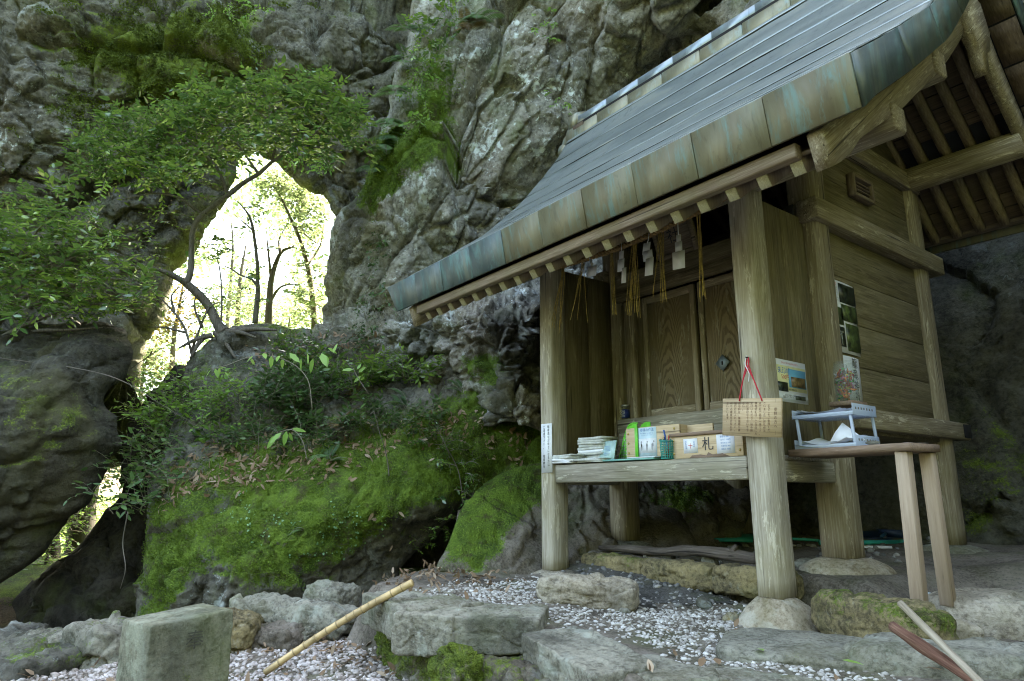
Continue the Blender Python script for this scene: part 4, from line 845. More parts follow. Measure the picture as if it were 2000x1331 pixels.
# foundation stones of the posts
for nm, x, y, zt, dm, sd, mt in (('right front', -2.108, 3.36, -.53, (.37, .40, .30), 3, 'stone_tan'), ('left front', -3.86, 3.35, -.545, (.34, .36, .16), 5, 'stone_tan'), ('right hall', -2.11, 4.09, -.375, (.46, .46, .22), 7, 'stone_tan'), ('left hall', -3.86, 4.09, -.37, (.42, .42, .14), 9, 'stone_grey'), ('right rear', -2.11, 5.63, -.37, (.48, .46, .18), 11, 'stone_grey'), ('left rear', -3.86, 5.63, -.37, (.4, .4, .16), 13, 'stone_grey')):
    lab = {'right front': 'round tan base stone under the right front shrine post', 'left front': 'base stone half hidden under the left front shrine post', 'right hall': 'brown rounded base stone under the middle post on the right', 'left hall': 'flat mossy base stone under the short left post behind the shelf', 'right rear': 'grey base stone under the rear right shrine post', 'left rear': 'base stone in the dark under the rear left post'}[nm]
    me = stone_mesh('foundation_stone', dm, sd, 12, 2.6, .035, .8, moss=.1 if 'hall' in nm else 0)
    P = np.array([v.co for v in me.vertices]); top = dm[2]/2*.86
    k = np.clip(P[:, 2]/top, -1, 1); P[:, :2] *= (1.06-.34*np.clip(k, -.2, 1) if dm[2] > .25 else 1.08-.30*np.clip(k, 0, 1)**2)[:, None]; P[:, 2] = np.minimum(P[:, 2], top)
    me.vertices.foreach_set('co', P.astype(np.float32).ravel()); o = link('foundation_stone', me, M[mt]); o.location = (x, y, zt-top-.002); props(o, lab, 'base stone', 'foundation stones of the shrine')
# ------------------------------------------------------------------ lettering
def text_arrays(body, size, vertical=False, spacing=1.05, align='CENTER', res=2):
    cu = bpy.data.curves.new('lettering', 'FONT'); cu.body = '\n'.join(body) if vertical else body
    cu.size = size; cu.align_x = align; cu.align_y = 'TOP' if vertical else 'CENTER'; cu.space_line = spacing if vertical else 1.2; cu.resolution_u = res
    o = bpy.data.objects.new('lettering', cu); COL.objects.link(o)
    dg = bpy.context.evaluated_depsgraph_get(); me = bpy.data.meshes.new_from_object(o.evaluated_get(dg))
    v = np.array([x.co for x in me.vertices]).reshape(-1, 3); f = {}
    for p in me.polygons: f.setdefault(len(p.vertices), []).append(list(p.vertices))
    bpy.data.objects.remove(o); bpy.data.curves.remove(cu); bpy.data.meshes.remove(me)
    return v, [np.array(x) for x in f.values()]
def lettering(items, origin, ex, ez, mat, parent, name='lettering'):
    """items: (text, x, y, size, vertical) in the sheet's own plane; ex, ez its axes"""
    A = Acc(); ex = np.array(ex, float); ez = np.array(ez, float); n = np.cross(ex, ez)
    for (t, x, y, size, vert) in items:
        v, f = text_arrays(t, size, vert)
        if len(v): A.add(np.array(origin)+np.outer(v[:, 0]+x, ex)+np.outer(v[:, 1]+y, ez)+n*.0012, f)
    o = A.build(name, M[mat], parent); o['kind'] = 'stuff'; return o
def slab(name, origin, ex, ez, x0, x1, y0, y1, mat, parent, lift=.0, th=.0015, bend=0., nx=1):
    """a thin rectangle in the plane (ex, ez) through origin, th thick, standing lift proud"""
    ex = np.array(ex, float); ez = np.array(ez, float); n = np.cross(ex, ez); xs_ = np.linspace(x0, x1, nx+1); V = []
    for s in (0, 1):
        for y in (y0, y1):
            for x in xs_:
                b = bend*math.sin(math.pi*(x-x0)/(x1-x0)); V.append(np.array(origin)+ex*x+ez*y+n*(lift-s*th+b))
    k = nx+1; q = []
    for i in range(nx): q += [[i, i+1, k+i+1, k+i], [2*k+i, 3*k+i, 3*k+i+1, 2*k+i+1], [i, 2*k+i, 2*k+i+1, i+1], [k+i, k+i+1, 3*k+i+1, 3*k+i]]
    q += [[0, k, 3*k, 2*k], [nx, 2*k+nx, 3*k+nx, k+nx]]
    V = np.array(V); me = mesh_np(name, V, np.array(q)); fix_normals(me); attr(me, 'gc', np.column_stack([(V-np.array(origin)) @ ez, (V-np.array(origin)) @ n, (V-np.array(origin)) @ ex])+random.uniform(-9, 9)); return link(name, me, M[mat], parent)
FXZ = ((1, 0, 0), (0, 0, 1))           # a sheet facing the front (-Y)
SYZ = ((0, 1, 0), (0, 0, 1))           # a sheet on the right side (+X)

# ------------------------------------------------------------------ straw rope with streamers
RY = 3.30
rope_pts = smooth_path(np.array([[XL1-.01, RY, 1.715], [-3.4, RY-.01, 1.682], [-3.0, RY-.012, 1.668], [-2.6, RY-.01, 1.688], [XR0+.01, RY, 1.735]]), per=26)
rope = thing('straw_rope', 'twisted straw rope with hanging straws stretched between the front shrine posts', 'rope', (-3.0, RY, 1.6))
for s in range(2):
    n = len(rope_pts); an = np.linspace(0, 2*np.pi*26, n)+s*np.pi
    tube('strand', rope_pts+np.stack([0*an, .011*np.cos(an), .011*np.sin(an)], 1), .0125, M['rope_straw'], rope, 6, .25)
def straw_bunch(px, py, n, ends, spread=.03):
    p = onY(px, py, RY)
    for k in range(n):
        e = onY(px+ends[k % len(ends)][0]+random.uniform(-4, 4), ends[k % len(ends)][1]+random.uniform(-8, 6), RY-.012+random.uniform(-.02, .02))
        a = p+np.array([random.uniform(-.012, .012), random.uniform(-.012, .012), .0]); m1 = a*.6+e*.4+np.array([random.uniform(-.012, .012), 0, 0])
        P = smooth_path(np.array([a, m1, e]), per=4); tube('straw', P, np.linspace(.0026, .0018, len(P)), M['straw'], rope, 5)
straw_bunch(1100, 523, 8, [(-25, 645), (-22, 640), (-5, 648), (-8, 640), (-2, 640)])
straw_bunch(1140, 512, 5, [(-24, 610), (-22, 630), (-10, 628), (10, 632)])
straw_bunch(1196, 489, 5, [(0, 612), (4, 618), (10, 620)])
straw_bunch(1240, 476, 11, [(-16, 615), (-8, 617), (-10, 612), (0, 610), (8, 618), (9, 617)])
straw_bunch(1288, 456, 5, [(-14, 580), (6, 588), (12, 585)])
straw_bunch(1293, 455, 3, [(8, 586), (5, 590)])
straw_bunch(1364, 412, 7, [(4, 588), (10, 580), (14, 580)])
def shide(px0, py0, pieces, label):
    t = thing('paper_streamer', label, 'streamer', tuple(onY(px0, py0, RY-.03)), 'folded paper streamers on the rope')
    st = onY(px0, py0, RY-.03); en = onY(pieces[0][0], pieces[0][1], RY-.035)
    tube('thread', np.array([st+[0, 0, .03], (st+en)/2, en]), .003, M['shide_paper'], t, 4)
    for i, (x, y, w, h, sk) in enumerate(pieces):
        q = [(x-w/2, y), (x+w/2, y-w*.25), (x+w/2+sk, y+h-w*.2), (x-w/2+sk, y+h)]
        P = np.array([onY(*c, RY-.034-.012*i+(.012 if k in (1, 2) else 0)) for k, c in enumerate(q)]); n = np.cross(P[1]-P[0], P[3]-P[0]); n /= np.linalg.norm(n)
        V = np.vstack([P, P+n*.0015]); me = mesh_np('fold', V, np.array([[0, 1, 2, 3], [7, 6, 5, 4], [0, 4, 5, 1], [1, 5, 6, 2], [2, 6, 7, 3], [3, 7, 4, 0]])); fix_normals(me); link('fold', me, M['shide_paper'], t)
shide(1151, 503, [(1153, 508, 5, 18, 5), (1157, 522, 18, 20, -2)], 'small crumpled paper streamer near the left end of the rope')
shide(1214, 482, [(1214, 492, 9, 20, -1), (1213, 508, 13, 24, -1), (1219, 524, 9, 30, -1)], 'narrow zigzag paper streamer second from the left on the rope')
shide(1268, 464, [(1264, 476, 14, 22, -3), (1264, 492, 19, 20, 2), (1269, 506, 16, 34, -2)], 'broad zigzag paper streamer left of the one fanned out')
shide(1324, 440, [(1325, 460, 9, 20, 1), (1325, 474, 14, 24, 1), (1325, 494, 24, 34, 1)], 'fanned paper streamer hanging right in front of the name plaque')
# name plaque leaning under the eave
pl = thing('name_plaque', 'dark wooden name plaque leaning out above the shrine doors', 'plaque', (-3.04, 3.9, 1.7))
ex = np.array((1, 0, 0.)); ez = np.array((0, -.34, .94)); og = np.array((-3.04, 3.90, 1.77))
slab('board', og, ex, ez, -.15, .15, 0, .34, 'rafter_wood', pl, .0, .02)
for a, b, c, d in ((-.185, -.15, -.03, .37), (.15, .185, -.03, .37), (-.15, .15, -.03, 0), (-.15, .15, .34, .37)): slab('frame', og, ex, ez, a, b, c, d, 'rafter_wood', pl, .012, .04)
lettering([('神社', 0, .31, .12, True)], og, ex, ez, 'ink', pl)

# ------------------------------------------------------------------ paper notice on the left post
nt = thing('paper_notice', 'tall white paper notice with vertical handwriting on the left front post', 'notice', (-3.86, 3.268, .15))
og = np.array((-3.845, 3.264, .14)); 
slab('sheet', og, *FXZ, -.062, .062, 0, .36, 'paper', nt, 0, .001)
lettering([('御神酒をお飲きになる方は', .022, .345, .024, True), ('ご遠慮下さい。', -.026, .345, .024, True), ('榎竜神社', -.03, .13, .024, True)], og, *FXZ, 'ink', nt)
# ------------------------------------------------------------------ hanging wooden notice board
eb = thing('notice_board', 'wooden notice board with vertical writing hung by a red cord on the right post', 'notice', (-2.09, 3.23, .28))
og = onY(1466, 852, 3.225); c0 = np.array([og[0], 3.225, .292]); tl = R(-5.5); ex = np.array((math.cos(tl), 0, math.sin(tl))); ez = np.array((-math.sin(tl), 0, math.cos(tl)))
bd = slab('board', c0, ex, ez, -.178, .178, 0, .205, 'new_wood', eb, 0, .014)
cols = ['ようこそご参拝くだ', 'さいました。拝礼作法', 'は二礼二拍手一拝です。', '神符守札は、ご自由にお', '受けいただき、納め財', '布に添ばせておいて下', 'さい。', '授与料は、賽銭箱か賽', '銭口にお入れ下さい。', '祈りの成就を念誓お祈', '念いたします。']
it = [('参拝の方へ', .147, .155, .021, True), ('│', .147, .19, .02, False), ('│', .147, .022, .02, False)]
for k, t in enumerate(cols): it.append((t, .108-k*.0255, .185-(.012 if k == 0 else 0), .0155, True))
lettering(it, c0, ex, ez, 'brown_ink', eb)
pk = onY(1462, 706, 3.262); h1 = c0+ex*-.068+ez*.190; h2 = c0+ex*.072+ez*.190
kx = np.array([pk[0], 3.258, pk[2]])
cord = thing('cord', None, None); cord.parent = eb; cord.location = Vector(kx)-eb.location
for d in (-.004, .006):
    for h in (h1, h2): tube('cord_strand', smooth_path(np.array([kx+[d, -.004, .02], kx+[d*1.5, -.012, -.02], (kx+h)/2+[0, -.012, 0], h+[0, -.006, 0]]), per=5), .0034, M['red_cord'], cord, 6)
tube('cord_strand', smooth_path(np.array([kx+[0, -.012, .03], kx+[-.008, -.018, -.02], kx+[.012, -.018, -.07], kx+[.002, -.016, -.12]]), per=5), .003, M['white_cord'], cord, 6)
tube('nail', np.array([kx+[0, .006, .02], kx+[0, -.02, .02]]), .004, M['black_iron'], eb, 6)

# ------------------------------------------------------------------ things on the shelf (shelf top z = .2)
SH = .2015
def paper_stack(name, label, x, y, w, d, heights, rot=0., mat='paper_old', group=None, jitter=.012, z0=SH):
    t = thing(name, label, 'booklets', (x, y, z0), group); z = z0
    for k, h in enumerate(heights):
        r = rot+random.uniform(-.09, .09); n = 8; V = []
        cx, cy = x+random.uniform(-jitter, jitter), y+random.uniform(-jitter, jitter)
        for s in (0, 1):
            for i in range(n+1):
                for j in (0, 1):
                    a = (i/n-.5)*w; b = (j-.5)*d; zz = z+.001+s*(h-.0015)+.004*math.sin(i/n*math.pi*1.3+k)*(.6)
                    V.append((cx+a*math.cos(r)-b*math.sin(r), cy+a*math.sin(r)+b*math.cos(r), zz))
        V = np.array(V); m = 2*(n+1); q = []
        for i in range(n): o = 2*i; q += [[o, o+1, o+3, o+2], [m+o, m+o+2, m+o+3, m+o+1], [o, o+2, m+o+2, m+o], [o+1, m+o+1, m+o+3, o+3]]
        q += [[0, m, m+1, 1], [m-2, m-1, 2*m-1, 2*m-2]]
        me = mesh_np('booklet', V, np.array(q)); fix_normals(me); link('booklet', me, M[random.choice([mat, mat, 'paper'])], t); z += h
    return t
random.seed(21)
paper_stack('booklet_stack', 'tall uneven stack of old booklets at the left of the shelf', -3.545, 3.50, .24, .17, [.02, .018, .022, .016, .02, .018, .02, .016, .018, .02], .1)
paper_stack('booklet_stack', 'low pile of papers overhanging the left end of the shelf beam', -3.69, 3.335, .20, .15, [.014, .018, .02, .012], .05)
paper_stack('booklet_stack', 'flat loose papers lying beside the low pile on the shelf', -3.45, 3.36, .26, .12, [.01, .012, .008], -.05, 'paper_old')
# clear folder leaning beside the booklets
fo = thing('folder', 'pale aqua folder with print leaning on the booklets', 'folder', (-3.38, 3.42, SH)); og = np.array((-3.38, 3.40, SH)); ex = np.array((.985, -.17, 0)); ez = np.array((-.02, .26, .965))
slab('sheet', og, ex, ez, -.10, .10, 0, .155, 'aqua_sheet', fo, 0, .004); lettering([('御由緒書の頒布', k*.014-.02, .12, .010, True) for k in range(5)], og, ex, ez, 'blue_ink', fo)
# lime green plastic basket rack lying on its side
bk = thing('plastic_basket', 'lime green perforated plastic basket behind the paper sheet box', 'basket', (-3.2, 3.52, SH))
og = np.array((-3.20, 3.46, SH)); ex = np.array((.95, -.31, 0)); ez = np.array((0, 0, 1.))
def poly_plate(name, pts, og, ex, ez, th, mat, parent):
    n = np.cross(ex, ez); k = len(pts); P = np.array([og+ex*a+ez*b for a, b in pts]); V = np.vstack([P, P+n*th]); r = np.arange(k)
    me = mesh_np(name, V, [np.array([list(range(k)), list(range(2*k-1, k-1, -1))]), np.stack([r, (r+1) % k, (r+1) % k+k, r+k], 1)]); fix_normals(me); return link(name, me, M[mat], parent)
poly_plate('side', [(-.16, 0), (.12, 0), (.12, .245), (.06, .25), (0, .235), (-.05, .18), (-.10, .10)], og, ex, ez, .004, 'lime_plastic', bk)
poly_plate('side', [(-.16, 0), (.12, 0), (.12, .265), (.06, .27), (0, .255), (-.05, .20), (-.10, .10)], og+np.array([.03, .10, 0]), ex, ez, .004, 'lime_plastic', bk)
tube('rim', smooth_path(np.array([og+ex*a+ez*b+np.array([0, -.002, 0]) for a, b in [(-.165, .0), (-.11, .09), (-.055, .18), (0, .24), (.06, .256), (.125, .25)]]), per=4), .006, M['lime_plastic'], bk, 6)
A = Acc()
for i in range(9):
    for j in range(9):
        a, b = -.13+i*.024, .03+j*.02
        if b < .10+(a+.10)*1.45:
            p = og+ex*a+ez*b-np.cross(ex, ez)*-.0056; v = np.array([p+ex*x+ez*y for x, y in ((-.006, -.005), (.006, -.005), (.006, .005), (-.006, .005))]); A.add(v, np.array([[0, 1, 2, 3]]))
A.build('perforation', M['photo_pale'], bk)['kind'] = 'stuff'
# box with the printed sheet
def rivets(parent, pts, y, r=.009):
    for x, z in pts:
        an = np.linspace(0, 2*np.pi, 10, endpoint=False); V = np.vstack([np.column_stack([x+r*np.cos(an), np.full(10, y), z+r*np.sin(an)]), np.column_stack([x+r*.6*np.cos(an), np.full(10, y-.005), z+r*.6*np.sin(an)]), [[x, y-.0065, z]]])
        i = np.arange(10); me = mesh_np('rivet', V, [np.stack([i, (i+1) % 10, (i+1) % 10+10, i+10], 1), np.stack([i+10, (i+1) % 10+10, np.full(10, 20)], 1)], True); fix_normals(me); link('rivet', me, M['brass'], parent)
b1 = thing('offering_box', 'light wooden box with brass studs and a pale blue instruction sheet', 'box', (-2.98, 3.5, SH))
x0, x1 = -3.20, -2.742
box('front_panel', (x0, 3.43, SH), (x1, 3.445, SH+.222), M['new_wood'], b1, .002, axis=0); box('back_panel', (x0, 3.64, SH), (x1, 3.655, SH+.222), M['new_wood'], b1, .002, axis=0)
box('side_panel', (x0, 3.447, SH), (x0+.014, 3.638, SH+.22), M['new_wood'], b1, .002, axis=1); box('side_panel', (x1-.014, 3.447, SH), (x1, 3.638, SH+.22), M['new_wood'], b1, .002, axis=1)
box('side_panel', (x1+.001, 3.50, SH+.10), (x1+.20, 3.515, SH+.215), M['new_wood'], b1, .002, axis=0)
rivets(b1, [(x0+.022, SH+.185), (x0+.022, SH+.12), (x0+.022, SH+.055), (x1-.04, SH+.195)], 3.429)
og = np.array((-3.005, 3.4285, SH)); slab('sheet', og, *FXZ, -.093, .075, .012, .218, 'pale_blue_paper', b1, 0, .0008); slab('sheet_print', og, *FXZ, -.083, .068, .05, .145, 'paper', b1, .0006, .0005)
lettering([('参拝の作法', -.005, .20, .024, False), ('神社の参拝は二礼二拍手一礼', -.008, .178, .0085, False), ('心をこめてお参りください', -.008, .166, .0085, False)], og, *FXZ, 'blue_ink', b1)
A = Acc()
for k in range(3):                        # three little bowing figures
    x = -.055+k*.045; z = .068; an = np.linspace(0, 2*np.pi, 10, endpoint=False); le = (.0, .006, .016)[k]
    for (cx, cz, rx, rz_) in ((x, z+.02, .0065, .024), (x+le, z+.055, .0065, .0065), (x+le*.5, z+.035, .006, .014)): A.add(np.array([og+np.array([cx+rx*math.cos(t), -.0016, cz+rz_*math.sin(t)]) for t in an]), np.array([list(range(10))]))
A.build('figure_print', M['grey_ink'], b1)['kind'] = 'stuff'
# teal pen basket
pb = thing('pen_basket', 'round teal mesh pen basket holding pencils in front of the boxes', 'basket', (-2.80, 3.365, SH))
c = np.array((-2.802, 3.375, SH)); nb = 22
tube('base', np.array([c, c+[0, 0, .004]]), .04, M['teal_plastic'], pb, 20); 
for k in range(nb):
    a = 2*np.pi*k/nb; p0 = c+np.array([.039*math.cos(a), .039*math.sin(a), 0]); p1 = c+np.array([.045*math.cos(a), .045*math.sin(a), .125 if math.sin(a-.9) > -.2 else .11]); beam('rib', p0, p1, .0045, .0025, M['teal_plastic'], pb, .0005, upv=(math.cos(a), math.sin(a), .01))
for k in range(8):
    z = .004+k*.0148; r = .039+.006*z/.125; an = np.linspace(0, 2*np.pi, 29); tube('hoop', np.column_stack([c[0]+r*np.cos(an), c[1]+r*np.sin(an), np.full(29, c[2]+z)]), .0026 if k else .004, M['teal_plastic'], pb, 4)
an = np.linspace(0, 2*np.pi, 29); tube('hoop', np.column_stack([c[0]+.046*np.cos(an), c[1]+.046*np.sin(an), c[2]+.118+.008*np.sin(an-.9)]), .0045, M['teal_plastic'], pb, 5)
for k, (dx, dy, L, mt) in enumerate(((.012, .005, .135, 'pen_wood'), (-.01, .012, .13, 'pen_wood'), (.02, -.01, .14, 'pen_red'), (-.018, -.008, .128, 'pen_wood'), (.0, -.016, .132, 'ink'))):
    p = thing('pencil', ['light wooden pencil in the middle of the teal basket', 'wooden pencil at the back of the teal basket', 'red pencil at the right of the teal basket', 'wooden pencil at the left of the teal basket', 'black pencil at the front of the teal basket'][k], 'pencil', tuple(c+[dx*.5, dy*.5, .006]), 'pencils in the teal basket')
    a = c+np.array([dx*.5, dy*.5, .006]); e = a+np.array([dx, dy, L]); tube('barrel', np.array([a, e]), .0035, M[mt], p, 6); tube('tip', np.array([e, e+(e-a)*.07]), np.array([.0035, .0008]), M['pen_wood'], p, 6)
pen = thing('pen', 'blue capped pen leaning out of the teal basket', 'pen', tuple(c+[.005, .01, .006])); a = c+np.array([.01, .012, .006]); e = c+np.array([-.035, .016, .185])
tube('barrel', np.array([a, a*.4+e*.6]), .0052, M['pen_blue'], pen, 8); tube('cap', np.array([a*.4+e*.6, e]), .0065, M['pen_blue'], pen, 8); beam('clip', a*.3+e*.7+np.array([0, -.008, 0]), e+np.array([0, -.008, 0]), .004, .002, M['cup_lid'], pen, .0005)
# box for tokens, with the kanji
b2 = thing('token_box', 'long wooden box with a brown lid marked with one large black character', 'box', (-2.5, 3.45, SH))
x0, x1 = -2.775, -2.262
box('front_panel', (x0, 3.385, SH), (x1, 3.40, SH+.135), M['new_wood'], b2, .002, axis=0); box('back_panel', (x0, 3.545, SH), (x1, 3.56, SH+.135), M['new_wood'], b2, .002, axis=0)
for xa in (x0, x1-.014): box('side_panel', (xa, 3.402, SH), (xa+.014, 3.543, SH+.135), M['new_wood'], b2, .002, axis=1)
box('lid', (x0-.012, 3.37, SH+.136), (x1+.004, 3.575, SH+.156), M['table_wood'], b2, .003)
rivets(b2, [(x0+.018, SH+.112), (x0+.018, SH+.03), (x1-.022, SH+.035)], 3.384, .008)
og = np.array((-2.52, 3.3838, SH)); lettering([('札', .02, .075, .085, False)], og, *FXZ, 'ink', b2)
slab('label_sheet', og, *FXZ, -.16, -.055, .03, .118, 'paper', b2, 0, .0008); slab('label_sheet', og, *FXZ, .082, .205, .018, .13, 'paper', b2, 0, .0008)
lettering([('木札お納', -.14, .105, .012, True), ('初穂料', -.08, .10, .012, True)], og, *FXZ, 'blue_ink', b2); lettering([('十', -.108, .072, .035, False)], og, *FXZ, 'red_ink', b2)
lettering([('願主名 御札', .14, .115, .012, False), ('お守り 500円', .145, .097, .012, False), ('家内安全 1000', .145, .079, .011, False), ('交通安全 800', .145, .061, .011, False), ('御朱印 300円', .145, .043, .011, False)], og, *FXZ, 'blue_ink', b2)
poly_plate('bracket', [(-.14, .0), (-.12, .016), (-.06, .02), (-.015, .012), (.0, .03), (.03, .016), (.10, .02), (.15, .0)], og+np.array([.02, -.0005, .0]), np.array((1, 0, 0.)), np.array((0, 0, 1.)), -.006, 'table_wood', b2)
# thin teal clipboard lying flat, glass cup on the sill
cb = thing('clipboard', 'flat teal clipboard with papers along the shelf edge', 'clipboard', (-3.0, 3.34, SH)); box('board', (-3.30, 3.30, SH+.0005), (-2.86, 3.42, SH+.012), M['teal_sheet'], cb, .003, rz=R(1.5)); box('sheet', (-3.08, 3.305, SH+.013), (-2.85, 3.415, SH+.02), M['poster_white'], cb, .002, rz=R(3))
cp = onY(1222, 785, 3.97); gl = thing('glass_cup', 'small glass sake cup with a dark blue label standing on the door sill', 'cup', (cp[0], 3.965, .563))
def lathe(name, prof, c, mat, parent, sides=24, smooth=True):
    an = np.linspace(0, 2*np.pi, sides, endpoint=False); V = np.vstack([np.column_stack([c[0]+r*np.cos(an), c[1]+r*np.sin(an), np.full(sides, c[2]+z)]) for r, z in prof]); k = len(prof)
    i = np.arange(k-1)[:, None]*sides; j = np.arange(sides)[None]; jn = (j+1) % sides; me = mesh_np(name, V, [np.stack([i+j, i+jn, i+sides+jn, i+sides+j], -1).reshape(-1, 4)], smooth); fix_normals(me); return link(name, me, M[mat], parent)
c = np.array((cp[0], 3.965, .5635)); lathe('glass', [(.001, .0), (.029, .0), (.032, .004), (.032, .095), (.0305, .1), (.029, .098), (.029, .006), (.001, .006)], c, 'jar_glass', gl); lathe('label', [(.0325, .012), (.0328, .012), (.0328, .078), (.0325, .078)], c, 'label_blue', gl)
lathe('lid', [(.001, .118), (.030, .117), (.0335, .113), (.0335, .101), (.031, .1005)], c, 'cup_lid', gl)
og = c+np.array([0, -.0334, 0]); lettering([('One', 0, .064, .026, False), ('CUP', 0, .044, .026, False), ('OZEKI', 0, .024, .016, False)], og, *FXZ, 'label_white', gl)

# ------------------------------------------------------------------ side table and what stands on it
TZ = .225
tb = thing('side_table', 'narrow brown plank table on two thin legs fixed to the right side of the shrine', 'table', (-1.72, 3.6, -.55))
V = np.array([[-2.03, 3.455, 0], [-1.375, 3.37, 0], [-1.355, 3.66, 0], [-2.03, 3.86, 0]]); V = np.vstack([V+[0, 0, TZ-.036], V+[0, 0, TZ]])
me = mesh_np('tabletop', V, np.array([[0, 1, 2, 3], [7, 6, 5, 4], [0, 4, 5, 1], [1, 5, 6, 2], [2, 6, 7, 3], [3, 7, 4, 0]])); fix_normals(me); attr(me, 'gc', V[:, [1, 2, 0]]); link('tabletop', me, M['table_wood'], tb)
beam('leg', (-1.46, 3.47, -.60), (-1.425, 3.42, TZ-.037), .058, .058, M['leg_wood'], tb, .003, upv=(0, 1, 0)); beam('leg', (-1.45, 3.76, -.53), (-1.40, 3.62, TZ-.037), .058, .058, M['leg_wood'], tb, .004, upv=(0, 1, 0))
def tray(z, label, depth=.17):
    t = thing('letter_tray', label, 'tray', (-1.83, 3.6, z), 'clear plastic letter trays'); x0, x1, y0, y1 = -2.005, -1.67, 3.48, 3.74
    box('base', (x0, y0, z), (x1, y1, z+.004), M['clear_plastic'], t, .001); box('front_lip', (x0, y0, z+.004), (x1, y0+.003, z+.02), M['clear_plastic'], t, .0005); box('side_wall', (x1-.003, y0+.003, z+.004), (x1, y1, z+.06), M['clear_plastic'], t, .0005); box('side_wall', (x0, y0+.003, z+.004), (x0+.003, y1, z+.05), M['clear_plastic'], t, .0005); box('back_wall', (x0+.003, y1-.003, z+.004), (x1-.003, y1, z+.05), M['clear_plastic'], t, .0005)
    for k in range(7): box('slot', (x1+.0004, y0+.03+k*.03, z+.03), (x1+.0012, y0+.042+k*.03, z+.042), M['ink_soft'], t, .0002)
    return t
tr1 = tray(TZ+.002, 'lower clear plastic letter tray on the side table'); tr2 = tray(TZ+.165, 'upper clear plastic letter tray standing on slanted plastic legs')
for (x, y) in ((-1.985, 3.49), (-1.69, 3.49), (-1.985, 3.73), (-1.69, 3.73)): beam('leg', (x+.012, y, TZ+.003), (x, y+.004, TZ+.165), .014, .014, M['clear_plastic'], tr2, .002, upv=(0, 1, 0))
def paper_sheet(label, z, cx, cy, w, d, rot, curl, mat='paper', group='loose paper sheets on the trays'):
    n = 8; V = []
    for i in range(n+1):
        for j in range(n+1):
            a, b = i/n-.5, j/n-.5; zz = z+curl*(abs(a)*2)**2.2+curl*.4*math.sin(b*5); V.append((cx+(a*w)*math.cos(rot)-(b*d)*math.sin(rot), cy+(a*w)*math.sin(rot)+(b*d)*math.cos(rot), zz))
    V = np.array(V); k = (n+1)**2; V = np.vstack([V, V-[0, 0, .0012]]); q = np.array([[i*(n+1)+j, (i+1)*(n+1)+j, (i+1)*(n+1)+j+1, i*(n+1)+j+1] for i in range(n) for j in range(n)])
    me = mesh_np('paper_sheet', V, np.vstack([q, q[:, ::-1]+k]), True); o = link('paper_sheet', me, M[mat]); rebase(o, (cx, cy, z)); props(o, label, 'paper', group)
paper_sheet('curled white paper lying in the upper letter tray', TZ+.176, -1.84, 3.60, .29, .21, .1, .016); paper_sheet('second sheet bent up in the upper letter tray', TZ+.19, -1.86, 3.60, .27, .20, -.12, .022); paper_sheet('top sheet fanned out at the left of the upper tray', TZ+.20, -1.89, 3.59, .22, .2, .3, .018, 'poster_white')
paper_sheet('white paper sheet lying in the lower letter tray', TZ+.012, -1.85, 3.59, .30, .22, .05, .02); paper_sheet('thick white sheet sloping up in the lower letter tray', TZ+.028, -1.83, 3.58, .26, .2, -.1, .03); paper_sheet('paper lying flat on the right end of the side table', TZ+.004, -1.56, 3.58, .30, .19, -.1, .006, 'paper')
st_ = thing('folded_paper', 'white paper folded into a peak standing in the lower tray', 'paper', (-1.72, 3.56, TZ+.01)); poly_plate('sheet', [(-.08, 0), (.09, 0), (.03, .06), (-.01, .10), (-.05, .05)], np.array((-1.74, 3.53, TZ+.035)), np.array((.9, .43, 0)), np.array((-.1, .15, .98)), .001, 'paper', st_)
pbk = stone('pebble', (-1.62, 3.55, TZ+.02), (.07, .05, .022), (0, 0, 20), 77, 'stone_grey', 'smooth grey stone used as a paper weight on the side table', 'stone', n=8, boxy=2.2, rough=.02)
# jar of paper cranes on the shrine sill beside the trays
jc = np.array((-1.80, 3.80, TZ+.0)); jr = thing('crane_jar', 'clear jar full of colourful folded paper cranes behind the upper tray', 'jar', (-1.885, 4.02, .30))
jp = onX(1656, 785, -1.90); jc = np.array((-1.90, jp[1], jp[2]-.0)); jr.location = Vector(jc)
box('jar_shelf', (-1.968, jc[1]-.09, jc[2]-.03), (-1.83, jc[1]+.09, jc[2]-.004), M['table_wood'], jr, .003)
lathe('glass', [(.001, 0), (.058, 0), (.064, .006), (.064, .20), (.058, .215), (.058, .235), (.055, .235), (.055, .21), (.06, .195), (.06, .01), (.001, .006)], jc, 'jar_glass', jr, 28)
random.seed(5)
for k in range(90):
    a = random.uniform(0, 2*math.pi); r = .044*math.sqrt(random.random()); z = random.uniform(.02, .18); s = random.uniform(.018, .028)
    E_ = np.array(Euler([random.uniform(0, 6.3) for _ in range(3)]).to_matrix()); V = np.array([[-1, 0, 0], [0, -.25, -.3], [0, .25, -.3], [1, .0, .1], [-.2, -1., .6], [-.2, 1., .6], [.9, 0, .8]])*s
    me = mesh_np('paper_crane', V @ E_.T+jc+np.array([r*math.cos(a), r*math.sin(a), z]), np.array([[0, 1, 2], [0, 2, 3], [0, 3, 1], [1, 3, 2], [1, 4, 2], [1, 2, 5], [2, 3, 6]])); link('paper_crane', me, M[random.choice(['orange_origami', 'pink_origami', 'yellow_origami', 'orange_origami', 'green_origami', 'white_origami', 'red_origami'])], jr)
